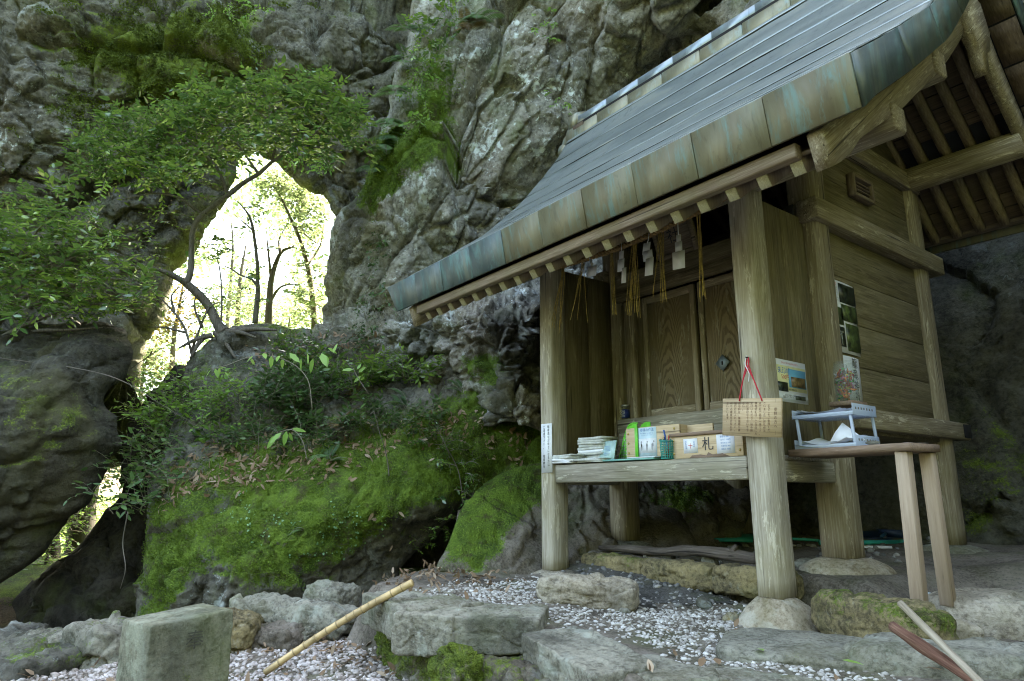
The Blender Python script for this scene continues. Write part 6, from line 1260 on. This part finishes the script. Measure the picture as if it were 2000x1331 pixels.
# ---- the evergreen at the left edge
t2 = thing('evergreen_tree', 'glossy dark evergreen bush spilling over the leaning boulder at the left edge', 'tree', tuple(atW(60, 650, 6.6)))
T = Acc(); TW = Acc(); L = Leaves()
for (a, b, c, d_) in (((-60, 700), (40, 640), (150, 600), (280, 590)), ((-60, 690), (30, 600), (120, 520), (200, 470)), ((-80, 680), (0, 560), (60, 470), (110, 400)), ((-40, 690), (60, 650), (130, 645), (200, 640)), ((60, 600), (140, 560), (220, 545), (290, 560)), ((20, 600), (60, 540), (140, 500), (230, 500))): limb(T, [atW(*a, 6.6), atW(*b, 6.45), atW(*c, 6.35), atW(*d_, 6.3)], [.03, .022, .014, .005])
lo_poly = [(-60, 400), (0, 392), (50, 368), (110, 372), (140, 400), (190, 420), (225, 460), (205, 500), (270, 520), (305, 570), (260, 610), (180, 600), (120, 625), (50, 615), (-60, 640)]
for p in px_poly_points(lo_poly, 620, 5.95, 6.75): spray(L, TW, p, np.array([rg.normal(0, .5), rg.normal(0, .5), rg.normal(.1, .3)])-HV*.35+RT*.3, rg.uniform(.16, .32), int(rg.integers(7, 12)), .072, .46, .6, r=.0022)
for p in px_poly_points([(230, 440), (300, 470), (340, 500), (300, 540), (240, 520)], 26, 6.4, 6.9): spray(L, TW, p, np.array([rg.normal(0, .6), rg.normal(0, .6), .2]), rg.uniform(.12, .25), 6, .05, .42, .5)
finish(T, 'trunk', 'bark', t2); finish(TW, 'twig', 'twig', t2)['kind'] = 'stuff'; L.build('crown', 'glossy_leaf', t2)
# ---- thin trees standing in the opening
t3 = thing('slender_tree', 'thin dark-stemmed sapling standing in the middle of the arch opening', 'tree', tuple(atW(500, 624, 7.7))); T = Acc(); TW = Acc(); L = Leaves(); w = 7.7
limb(T, [atW(498, 632, w), atW(502, 590, w), atW(503, 555, w), atW(502, 510, w), atW(496, 460, w), atW(488, 425, w), atW(470, 400, w), atW(455, 388, w)], [.035, .03, .026, .022, .018, .014, .009, .004])
limb(T, [atW(502, 558, w), atW(490, 545, w), atW(470, 538, w), atW(450, 525, w), atW(425, 515, w)], [.018, .014, .011, .008, .004]); limb(T, [atW(432, 628, 7.5), atW(433, 570, 7.5), atW(428, 520, 7.5), atW(420, 500, 7.5)], [.012, .01, .008, .003]); limb(T, [atW(494, 450, w), atW(470, 430, w), atW(440, 405, w)], [.01, .006, .003])
for poly, n_ in (([(385, 470), (440, 465), (470, 500), (420, 510), (390, 500)], 26), ([(470, 390), (520, 400), (510, 460), (480, 450)], 14), ([(480, 520), (510, 500), (520, 560), (490, 600), (480, 560)], 16)):
    for p in px_poly_points(poly, n_, w-.15, w+.15): spray(L, TW, p, np.array([rg.normal(0, .6), rg.normal(0, .6), .1]), rg.uniform(.1, .2), 6, .06, .5, .5)
finish(T, 'trunk', 'bark', t3); finish(TW, 'twig', 'twig', t3)['kind'] = 'stuff'; L.build('crown', 'dark_leaf', t3)
t4 = thing('bare_shrub', 'nearly bare grey branching shrub left of the boulder top in the opening', 'shrub', tuple(atW(375, 690, 7.3))); T = Acc(); TW = Acc(); L = Leaves()
for pts in ([(376, 700), (360, 640), (330, 600), (305, 575), (285, 560)], [(372, 690), (395, 630), (410, 600), (430, 590)], [(362, 650), (320, 640), (290, 640)], [(340, 610), (335, 580), (350, 560)], [(395, 640), (380, 600), (385, 570)]): limb(T, [atW(x, y, 7.25) for x, y in pts], list(np.linspace(.016, .004, len(pts))))
for p in px_poly_points([(280, 540), (430, 560), (420, 620), (300, 660)], 30, 7.1, 7.4): spray(L, TW, p, np.array([rg.normal(0, .6), rg.normal(0, .6), .3]), .2, 4, .045, .45, .3)
finish(T, 'stem', 'bark', t4); finish(TW, 'twig', 'twig', t4)['kind'] = 'stuff'; L.build('foliage', 'dark_leaf', t4)

# ---- sunlit trees beyond the arch
def far_tree(label, foot, w, path, r0, clouds, mat, bark='bark', leaf=.09, ns=120, branches=(), tint=None):
    t = thing('forest_tree', label, 'tree', tuple(atW(*foot, w)), 'sunlit trees beyond the arch'); T = Acc(); TW = Acc(); L = Leaves()
    limb(T, [atW(x, y, w) for x, y in path], list(np.linspace(r0, r0*.25, len(path))))
    for br_ in branches: limb(T, [atW(x, y, w+rg.uniform(-.3, .3)) for x, y in br_], list(np.linspace(r0*.4, r0*.08, len(br_))))
    for (cx, cy, rx, ry, n_) in clouds:
        for k in range(int(n_*2.2)):
            a = rg.uniform(0, 6.28); rr = math.sqrt(rg.random()); p = atW(cx+rx*rr*math.cos(a), cy+ry*rr*math.sin(a), w+rg.uniform(-1, 1)*rx*w/1342); spray(L, TW, p, np.array([rg.normal(0, .7), rg.normal(0, .7), rg.normal(.1, .3)]), rg.uniform(.3, .6), 8, leaf, .55, .5, tint, r=.005)
    finish(T, 'trunk', bark, t); finish(TW, 'twig', 'twig', t)['kind'] = 'stuff'; L.build('crown', mat, t)
far_tree('pale forked tree right of centre in the arch opening', (525, 640), 10.5, [(524, 660), (526, 600), (530, 545), (548, 495), (575, 482)], .07, [(560, 470, 40, 30, 10), (590, 560, 25, 60, 26)], 'sunny_leaf', 'bark', .07, branches=[[(530, 545), (525, 500), (520, 450)], [(527, 590), (550, 560), (590, 555)], [(548, 495), (545, 470), (560, 440)]])
far_tree('tree with bright yellow-green leaves hanging at the top right of the opening', (610, 640), 11.5, [(616, 660), (608, 560), (590, 480), (560, 410), (540, 370)], .06, [(570, 380, 45, 35, 60), (610, 430, 25, 40, 40), (540, 350, 30, 20, 30), (600, 590, 20, 40, 16)], 'sunny_leaf', 'bark', .075, branches=[[(600, 520), (625, 480), (632, 440)], [(575, 440), (610, 470), (628, 480)]])
far_tree('hazy sunlit tree low in the middle of the opening', (470, 640), 14, [(462, 680), (465, 600), (470, 540), (480, 480)], .07, [(470, 560, 60, 50, 46), (420, 590, 40, 35, 36), (540, 600, 50, 25, 30)], 'sunny_leaf', 'bark', .085, tint=.75)
far_tree('small tree with orange tinted leaves at the lower left of the opening', (330, 700), 13, [(335, 740), (340, 660), (350, 600), (360, 540)], .06, [(345, 590, 40, 50, 40), (320, 640, 30, 30, 30), (300, 720, 20, 30, 24)], 'sunny_orange_leaf', 'bark', .08, tint=.6)
far_tree('sunlit bush filling the narrow gap beside the leaning boulder', (270, 780), 11, [(270, 850), (275, 780), (282, 720), (300, 680)], .04, [(280, 730, 25, 40, 30), (262, 790, 20, 25, 26), (300, 690, 20, 25, 16)], 'sunny_leaf', 'bark', .075)
far_tree('thin grey tree high in the opening', (410, 640), 15, [(440, 680), (450, 560), (455, 480), (450, 420)], .05, [(450, 440, 50, 40, 20), (400, 500, 50, 40, 24), (530, 420, 40, 30, 16)], 'sunny_leaf', 'bark', .08, tint=.8)
far_tree('bushy tree below the opening behind the boulder crest', (560, 660), 12.5, [(560, 720), (562, 660), (566, 620)], .05, [(570, 620, 50, 25, 34), (480, 620, 50, 20, 26), (610, 600, 15, 30, 12)], 'sunny_leaf', 'bark', .075)
far_tree('thick brown trunk seen through the lower left gap', (155, 1080), 9.0, [(150, 1110), (158, 1040), (170, 960), (182, 880), (190, 780), (200, 600)], .19, [(215, 900, 18, 40, 20), (225, 850, 18, 40, 22)], 'sunny_leaf', 'dark_bark', .07)
far_tree('dark slim trunk left of the thick brown one in the gap', (104, 1085), 8.6, [(102, 1120), (105, 1060), (108, 1000), (112, 900), (118, 700)], .085, [(60, 1120, 25, 15, 16)], 'sunny_leaf', 'dark_bark', .06)
far_tree('low sunlit undergrowth at the foot of the lower left gap', (55, 1130), 9.6, [(55, 1140), (56, 1120), (58, 1100)], .02, [(55, 1115, 40, 22, 40), (120, 1040, 30, 30, 22), (20, 1140, 30, 20, 20)], 'fresh_leaf', 'bark', .06)

far_tree('leafy green bush blocking the foot of the lower left gap', (90, 1130), 7.9, [(92, 1150), (90, 1110), (94, 1070), (100, 1030)], .03, [(75, 1085, 40, 40, 34), (130, 1020, 30, 40, 26), (170, 960, 20, 40, 16), (30, 1130, 30, 20, 14)], 'fresh_leaf', 'dark_bark', .05)
# the sunlit wood behind them, one pale mass of leaves
L = Leaves()
for k in range(15000):
    x, y = rg.uniform(180, 680), rg.uniform(300, 830); 
    if vnoise(np.array([[x/60., y/50., 1.]]), 3)[0] < -.10+.35*rg.random()-.0012*(y-300): continue
    L.add(atW(x, y, rg.uniform(15, 22)), rdir(), rdir()+UZ*.4, rg.uniform(.09, .2), .6, rg.random())
props(L.build('forest', 'sunny_leaf'), 'pale backlit foliage of the wood beyond the arch', 'forest', kind='stuff')
# ---- shrubs, ferns and creepers on the great boulder
def shrub(label, pts, mat, n_stem_, leaf_, length, nl, reach=1., group='shrubs on the mossy boulder', lw=.45, pair=False, up=.8, twigmat='twig', name='shrub', tint=None, droop=.8):
    n_stem = int(n_stem_*2.5); leaf = leaf_*1.25
    P0 = [seat(*p) for p in pts]; t = thing(name, label, 'shrub', tuple(P0[0][0]), group); T = Acc(); L = Leaves()
    for k in range(n_stem):
        p, n_ = P0[k % len(P0)]; p = p+rg.normal(0, .09, 3)*np.array([1, 1, .5])-n_*.01; d_ = UZ*up+n_*.6*reach+rg.normal(0, .5, 3)*np.array([1, 1, .4]); m_ = spray(L, T, p, d_, length*rg.uniform(.7, 1.3), nl, leaf, lw, droop, tint, r=.004, pair=pair)
        for j in range(3): q = m_[2+j]; spray(L, T, q, d_/np.linalg.norm(d_)*.5+rg.normal(0, .6, 3), length*.5, max(4, nl-3), leaf*.9, lw, .5, tint, r=.002, pair=pair)
    finish(T, 'stem', twigmat, t)['kind'] = 'stuff'; L.build('foliage', mat, t); return t
shrub('bright leaved shrub at the left shoulder of the mossy boulder', [(300, 790), (340, 770), (330, 820), (380, 790), (300, 840)], 'fresh_leaf', 16, .055, .45, 9, lw=.42)
shrub('feathery light green sprays in front of the left shoulder', [(400, 830), (440, 810), (470, 800), (420, 870)], 'fresh_leaf', 14, .05, .42, 9, lw=.4)
shrub('blue-green leaved shrub low on the left flank of the boulder', [(270, 900), (290, 940), (300, 880), (320, 960), (300, 990)], 'fern_leaf', 14, .055, .38, 8, lw=.5)
shrub('dense dark shrub in the centre of the boulder top', [(520, 800), (560, 790), (600, 780), (560, 830), (620, 810)], 'dark_leaf', 22, .06, .42, 10)
shrub('green shrub behind the broad young leaves', [(540, 740), (600, 740), (640, 750), (580, 720), (660, 770)], 'glossy_leaf', 20, .055, .36, 9)
shrub('leafy bush with yellow-green tips right of the young leaves', [(710, 750), (740, 740), (770, 735), (800, 735), (820, 740)], 'glossy_leaf', 22, .05, .32, 10, tint=.75)
shrub('low dark undergrowth beneath the central shrubs', [(450, 860), (500, 870), (560, 870), (620, 860), (680, 850)], 'dark_leaf', 20, .045, .26, 8)
shrub('small-leaved plants trailing down the right of the boulder', [(840, 850), (860, 870), (880, 900), (890, 930), (900, 960)], 'glossy_leaf', 14, .035, .20, 9, up=.2, droop=1.4)
shrub('low green plants along the slope right of centre', [(720, 810), (760, 830), (800, 840), (700, 850), (830, 820)], 'dark_leaf', 18, .045, .2, 7)
shrub('grass-like twigs on the crest of the boulder', [(640, 690), (680, 690), (720, 680), (600, 690), (560, 680)], 'dark_leaf', 14, .04, .25, 6)
shrub('small green weeds in the cleft between boulder and low rock', [(880, 1060), (870, 1090), (885, 1040)], 'fresh_leaf', 8, .03, .1, 5)
def fern(label, base, nrm, n_fr, length, mat='fern_leaf', group='ferns on the mossy boulder', spread=1., lean=None, name='fern'):
    t = thing(name, label, 'fern', tuple(base), group); T = Acc()
    for k in range(n_fr):
        a = rg.uniform(0, 6.28); L = Leaves(); d_ = UZ*.7+nrm*.5+np.array([math.cos(a), math.sin(a), 0])*.7*spread; 
        if lean is not None: d_ = d_+np.array(lean)
        n = 9; q = np.array(base)+rg.normal(0, .02, 3); v = d_/np.linalg.norm(d_); pts = []; ln = length*rg.uniform(.7, 1.2)
        for i in range(n+1): pts.append(q.copy()); v = v+np.array([0, 0, -.16]); v /= np.linalg.norm(v); q = q+v*ln/n
        pts = np.array(pts); a_, b_, c_, g_ = tube_arrays(pts, np.linspace(.0035, .001, n+1), 3, False); T.add(a_, [b_], 0.); tb_ = rg.random()*.7
        for j in range(18):
            s_ = .14+.86*j/18; i = min(n-1, int(s_*n)); f = s_*n-i; p_ = pts[i]*(1-f)+pts[i+1]*f; tt = pts[i+1]-pts[i]; tt /= np.linalg.norm(tt); sd_ = np.cross(tt, UZ); sd_ /= np.linalg.norm(sd_)+1e-6; wl = ln*.24*math.sin(math.pi*min(1, s_*.92+.10))
            for sg in (-1, 1): L.add(p_, sd_*sg+tt*.35-UZ*.12, np.cross(sd_, tt)+rg.normal(0, .1, 3), max(.008, wl), .19, np.clip(tb_+rg.normal(0, .1), 0, 1))
        L.build('frond', mat, t, True)
    finish(T, 'stalk', 'twig', t)['kind'] = 'stuff'; return t
for lab, px, n_, ln, mt in (('blue-green fern arching at the right end of the shrubs', (850, 820), 5, .30, 'fern_leaf'), ('upright fern close below the rock outcrop', (900, 760), 5, .26, 'fern_leaf'), ('dark fern drooping over the moss in the centre', (640, 900), 5, .30, 'fern_leaf'), ('withered brown fern in the middle of the shrubs', (660, 830), 6, .28, 'brown_fern'), ('brown-tipped fern right of the central shrub', (690, 770), 5, .30, 'brown_fern'), ('fern half hidden behind the yellow-green bush', (790, 790), 5, .28, 'fern_leaf'), ('fern below the twisted tree roots', (480, 760), 6, .30, 'fern_leaf'), ('small fern hanging on the mossy face', (590, 1030), 4, .14, 'fern_leaf'), ('fern in the litter left of centre', (500, 850), 5, .26, 'fern_leaf'), ('fern spreading above the low undergrowth', (580, 800), 6, .3, 'fern_leaf'), ('fern at the far left under the bright sprays', (360, 880), 5, .25, 'fern_leaf')):
    p, n_r = seat(*px); fern(lab, p, n_r, n_, ln, mt)
# broad young leaves, each a leaf of its own
def sprig(label, stem_px, leaves_px, w, size):
    t = thing('sapling', label, 'sapling', tuple(atW(*stem_px[0], w)), 'saplings with broad young leaves'); tube('stem', smooth_path(np.array([atW(x, y, w) for x, y in stem_px]), per=5), .004, M['twig'], t, 5)
    for (x, y, dx, dy, s_) in leaves_px:
        p = atW(x, y, w+rg.uniform(-.03, .03)); d_ = RT*dx-UZ*dy+rg.normal(0, .3, 3); L = Leaves(); L.add(p, d_, -HV*.7+UZ*.6+rg.normal(0, .25, 3), size*s_*rg.uniform(.75, 1.15), .42, rg.random()); L.build('leaf', 'young_leaf', t, False, .18)
sprig('arching stem of broad bright young leaves in front of the boulder top', [(610, 800), (600, 740), (560, 705), (500, 695), (440, 715), (412, 722)], [(650, 690, .25, -1, 1.), (638, 695, -.1, 1, 1.1), (628, 690, .5, 1, 1.2), (640, 680, 1, .6, .8), (612, 700, -.15, 1, 1.2), (600, 690, .35, 1, 1.), (588, 700, -.1, 1, 1.1), (565, 690, .3, 1, 1.), (552, 700, -.3, 1, .9), (545, 695, .2, 1, 1.1), (530, 695, -.2, 1, .9), (515, 690, .3, .9, .8), (495, 695, -.8, .5, .8), (490, 700, .2, 1, .7), (430, 718, -.5, .8, .8), (420, 720, .3, 1, .8), (412, 722, -.7, .9, .7)], 6.05, .128)
sprig('small sprig of pointed young leaves over the leaf litter', [(600, 900), (590, 860), (570, 840), (545, 845)], [(570, 838, .8, -.1, .9), (560, 842, -.3, 1, .9), (550, 845, -.9, .7, 1.), (540, 850, -1, .6, 1.), (565, 845, .3, 1, .7)], 5.85, .14)
sprig('slender sprig with narrow leaves near the outcrop', [(720, 770), (700, 740), (690, 720)], [(690, 722, -1, .3, .9), (700, 728, .9, -.3, .9), (705, 735, -.9, .6, .8), (698, 722, .3, -1, .8)], 6.5, .12)
# hanging ferns and leaves down the cliff edge
for k, (x, y, w, lab, mt) in enumerate(((745, 290, 7.75, 'fern clump at the foot of the mossy cliff edge', 'fern_leaf'), (765, 240, 7.7, 'fern clump second from the bottom on the cliff edge', 'fern_leaf'), (775, 180, 7.7, 'fern fronds halfway up the cliff edge', 'fern_leaf'), (790, 120, 7.7, 'fern tuft below the hanging bush', 'fern_leaf'), (800, 60, 7.65, 'fern tuft left of the hanging bush', 'fern_leaf'), (905, 60, 7.3, 'withered brown fern at the top of the cliff', 'brown_fern'), (930, 40, 7.25, 'green fern right of the withered one', 'fern_leaf'), (730, 330, 7.9, 'fern at the shoulder of the arch', 'fern_leaf'), (760, 270, 7.8, 'fern mixed among the moss of the cliff edge', 'fern_leaf'))):
    fern(lab, atW(x, y, w), -HV, 9, .42, mt, 'ferns hanging on the cliff edge', 1.2, lean=-HV*.5-UZ*.5)
def cliff_bush(label, poly, n_, w0, w1, mat, leaf=.05, ln=.22, down=.6, name='climbing_plant'):
    pts = px_poly_points(poly, n_, w0, w1); t = thing(name, label, 'climber', tuple(pts[0]), 'plants growing on the cliff'); T = Acc(); L = Leaves()
    for p in pts: spray(L, T, p, -HV*.5+rg.normal(0, .45, 3)-UZ*down, ln*rg.uniform(.6, 1.3), 8, leaf, .55, .5, r=.003)
    finish(T, 'stem', 'twig', t)['kind'] = 'stuff'; L.build('foliage', mat, t)
cliff_bush('leafy bush hanging from the top of the cliff edge', [(800, 0), (840, -20), (930, -20), (920, 40), (880, 90), (860, 130), (820, 160), (800, 90)], 70, 7.25, 7.6, 'glossy_leaf', .06)
cliff_bush('leaf curtain trailing below the hanging bush', [(820, 120), (860, 130), (850, 200), (810, 260), (790, 220)], 36, 7.3, 7.55, 'fresh_leaf', .05)
cliff_bush('dark creeper on the right pillar of the arch', [(725, 440), (755, 440), (765, 520), (750, 600), (735, 640), (715, 560)], 40, 7.5, 7.7, 'dark_leaf', .04, .14)
cliff_bush('ivy patch at the foot of the cliff under the roof end', [(700, 560), (760, 540), (790, 600), (760, 640), (690, 640)], 36, 7.2, 7.5, 'dark_leaf', .04, .14)
cliff_bush('leafy tuft over the top of the arch', [(520, 300), (600, 280), (640, 300), (650, 340), (600, 335), (560, 320)], 26, 7.9, 8.3, 'fresh_leaf', .05, .2)
cliff_bush('small plants sprouting along the top of the left cliff', [(380, 0), (520, -10), (540, 30), (440, 40)], 22, 7.0, 7.3, 'fresh_leaf', .05, .16)
cliff_bush('sparse sprigs on the cliff right of the bush', [(1020, 20), (1080, 10), (1090, 80), (1040, 70)], 10, 7.25, 7.4, 'fresh_leaf', .045, .12)
cliff_bush('sparse sprigs growing behind the roof ridge end', [(1060, 170), (1100, 160), (1120, 220), (1080, 240)], 8, 7.5, 7.6, 'fresh_leaf', .045, .12)
# ---- moss fur, creeping leaves, leaf litter
inf = (dx_ > -50) & (dx_ < 1150) & (dy_ > 560)
mvar = fbm(DP*5, 3, 4); cand = np.where((DM > .55) & inf & (mvar > -.35+.25*rg.random(len(DP))))[0]; pick = rg.choice(cand, 46000); L = Leaves(); jit = rg.normal(0, .012, (len(pick), 3))
for k, i in enumerate(pick): L.add(DP[i]+jit[k], DN[i]+rg.normal(0, .6, 3), rg.normal(0, 1, 3), rg.uniform(.008, .019), .55, np.clip(.15+.4*DN[i, 2]+.7*mvar[i]+rg.normal(0, .28), 0, 1))
props(L.build('moss', 'moss_tuft'), 'velvety green moss cushions growing over the boulder', 'moss', kind='stuff')
def cliff_fur(P_, N_, M_, lim, n_, size, mat, label, seed):
    x_, y_ = project(P_); pn = fbm(P_*3.2, 3, seed); c_ = np.where((M_+.45*pn > lim) & (x_ > -60) & (x_ < 2060) & (y_ > -60) & (y_ < 1300))[0]; pk = rg.choice(c_, n_); L = Leaves()
    for i in pk: L.add(P_[i]+rg.normal(0, .012, 3), N_[i]*.8+rg.normal(0, .6, 3)-UZ*.25, rg.normal(0, 1, 3), rg.uniform(*size), .55, np.clip(.35+.6*pn[i]+rg.normal(0, .22), 0, 1))
    props(L.build('moss', mat), label, 'moss', kind='stuff')
cliff_fur(AP, AN, AM, .55, 26000, (.012, .038), 'cliff_moss', 'dark olive moss tufts covering the left cliff', 5)
cliff_fur(BP, BN, BM, .55, 13000, (.010, .030), 'moss_tuft', 'yellow-green moss tufts along the edge of the pale cliff', 9)
L = Leaves()
for (x, y, dx, dy, n_) in ((700, 990, -10, 90, 26), (560, 1000, -60, 60, 20), (470, 960, 30, 110, 22), (620, 1060, 70, -60, 22), (680, 1080, -120, 10, 22), (480, 1000, 120, 20, 16), (650, 980, 20, 110, 20), (430, 990, 60, 40, 14), (760, 1010, -40, 60, 10)):
    for k in range(n_):
        f = k/n_; p, n_r = seat(x+dx*f+rg.normal(0, 5), y+dy*f+rg.normal(0, 5)); L.add(p+n_r*.012, rdir(), n_r+rg.normal(0, .3, 3), rg.uniform(.014, .024), .85, rg.random())
props(L.build('creeper', 'creeper_leaf'), 'tiny pale round leaves creeping in lines over the moss', 'creeper', kind='stuff')
def litter(P_, N_, n_, size, mat='fallen_leaf', L=None, lift=.008):
    L = L or Leaves()
    for k in rg.integers(0, len(P_), n_): L.add(P_[k]+N_[k]*lift+rg.normal(0, .01, 3)*np.array([1, 1, .4]), rdir()+N_[k]*.2, N_[k]+rg.normal(0, .45, 3), rg.uniform(*size), rg.uniform(.35, .5), rg.random())
    return L
zone = [(470, 900, 110, 60), (700, 860, 150, 50), (600, 900, 90, 40), (880, 830, 80, 40), (420, 940, 70, 40), (560, 700, 120, 40), (330, 960, 50, 50), (1000, 880, 60, 60), (690, 680, 100, 30)]
zv = np.zeros(len(DP))
for (x, y, a, b) in zone: zv += np.exp(-((dx_-x)/a)**2-((dy_-y)/b)**2)
ok = np.where((zv*rg.random(len(DP)) > .5) & inf & (DN[:, 2] > .1))[0]
props(litter(DP[ok], DN[ok], 1500, (.04, .085)).build('leaf_litter', 'fallen_leaf', curl=.3), 'dry brown leaf litter lodged among the shrubs on the boulder', 'leaf litter', kind='stuff')
xy = np.column_stack([rg.uniform(-5.2, -.8, 3600), rg.uniform(-.2, 3.2, 3600)]); Pz = np.column_stack([xy, ground_z(xy[:, 0], xy[:, 1])]); px_, py_ = project(Pz)
dens = np.exp(-((px_-800)/160)**2-((py_-1150)/45)**2)*1.3+np.exp(-((px_-600)/260)**2-((py_-1270)/80)**2)*.9+np.exp(-((px_-60)/120)**2-((py_-1290)/50)**2)*.8+np.exp(-((px_-860)/60)**2-((py_-1110)/30)**2)+.03
ok = (rg.random(len(Pz)) < dens) & ((Pz @ HV) > 1.7); Pz = Pz[ok]; props(litter(Pz, np.tile(UZ, (len(Pz), 1)), 900, (.03, .065), lift=.022).build('leaf_litter', 'fallen_leaf', curl=.3), 'fallen brown leaves gathered along the terrace and the gravel path', 'leaf litter', kind='stuff')
lead = [(730, 1005), (680, 940), (505, 945), (780, 1005), (900, 880), (1010, 905), (955, 895), (990, 860), (1030, 880), (840, 900), (690, 930), (770, 1065), (620, 945), (850, 850), (735, 1020)]
for k, (x, y) in enumerate(lead):
    p, n_r = seat(x, y); L = Leaves(); L.add(p+n_r*.012, rdir(), n_r+rg.normal(0, .3, 3), rg.uniform(.06, .085), .42, .6+.4*rg.random()); o = L.build('fallen_leaf', 'fallen_leaf', None, False, .25); rebase(o, p); props(o, 'single dry fallen leaf lying on the green moss of the boulder', 'leaf', 'single leaves on the moss')
for k, (x, y, z_, lab, mt) in enumerate(((1480, 1273, -.65, 'green fallen leaf on the white pebbles', 'young_leaf'), (1645, 1296, -.625, 'green leaf lying at the right edge of the white pebbles', 'young_leaf'), (1375, 1290, -.65, 'red-brown leaf left of the pair on the white pebbles', 'fallen_leaf'), (1398, 1292, -.65, 'dark red leaf right of its twin on the white pebbles', 'fallen_leaf'), (1285, 1232, -.63, 'brown leaf near the front slabs on the pebbles', 'fallen_leaf'), (1515, 1238, -.65, 'crumpled brown leaf at the right base stone', 'fallen_leaf'), (1800, 1310, -.625, 'long brown leaf lying on the slab below the sticks', 'fallen_leaf'), (632, 1273, -.90, 'bright orange leaf on the gravel beside the bamboo pole', 'orange_leaf'), (1330, 1270, -.64, 'pale brown leaf in the middle of the white pebbles', 'fallen_leaf'), (570, 1030, -.9, 'orange leaf', 'orange_leaf'))[:9]):
    p = onZ(x, y, z_); L = Leaves(); L.add(p+UZ*.012, rdir()*np.array([1, 1, .1]), UZ+rg.normal(0, .2, 3), .075, .45, rg.random()); o = L.build('fallen_leaf', mt, None, False, .2); rebase(o, p); props(o, lab, 'leaf')
# dangling dry vines and roots
for k, (lab, pts, w) in enumerate((('dry twig crossing the gap beside the leaning boulder', [(0, 700), (150, 720), (240, 745), (330, 800), (420, 850)], 5.9), ('thin vine hanging in the dark cleft left of the moss', [(250, 1000), (240, 1060), (245, 1110), (235, 1150)], 5.4), ('bare stick standing among the shrubs', [(760, 1000-70), (755, 890), (740, 840), (730, 800)], 5.75), ('dead pale branch leaning down the right slope', [(905, 985), (895, 920), (870, 870), (850, 830)], 5.9), ('thin grey twig reaching over the crest', [(230, 740), (300, 690), (370, 655), (430, 645)], 7.0))):
    P_ = smooth_path(np.array([atW(x, y, w+.03*math.sin(i*2)) for i, (x, y) in enumerate(pts)]), per=6); o = tube('vine', P_, np.linspace(.005, .0025, len(P_)), M['bark'], None, 5, .2); rebase(o, P_[0]); props(o, lab, 'vine')
for o in COL.objects:
    if o.parent is None and o.get('category') and not o.get('kind'): o['kind'] = 'thing'
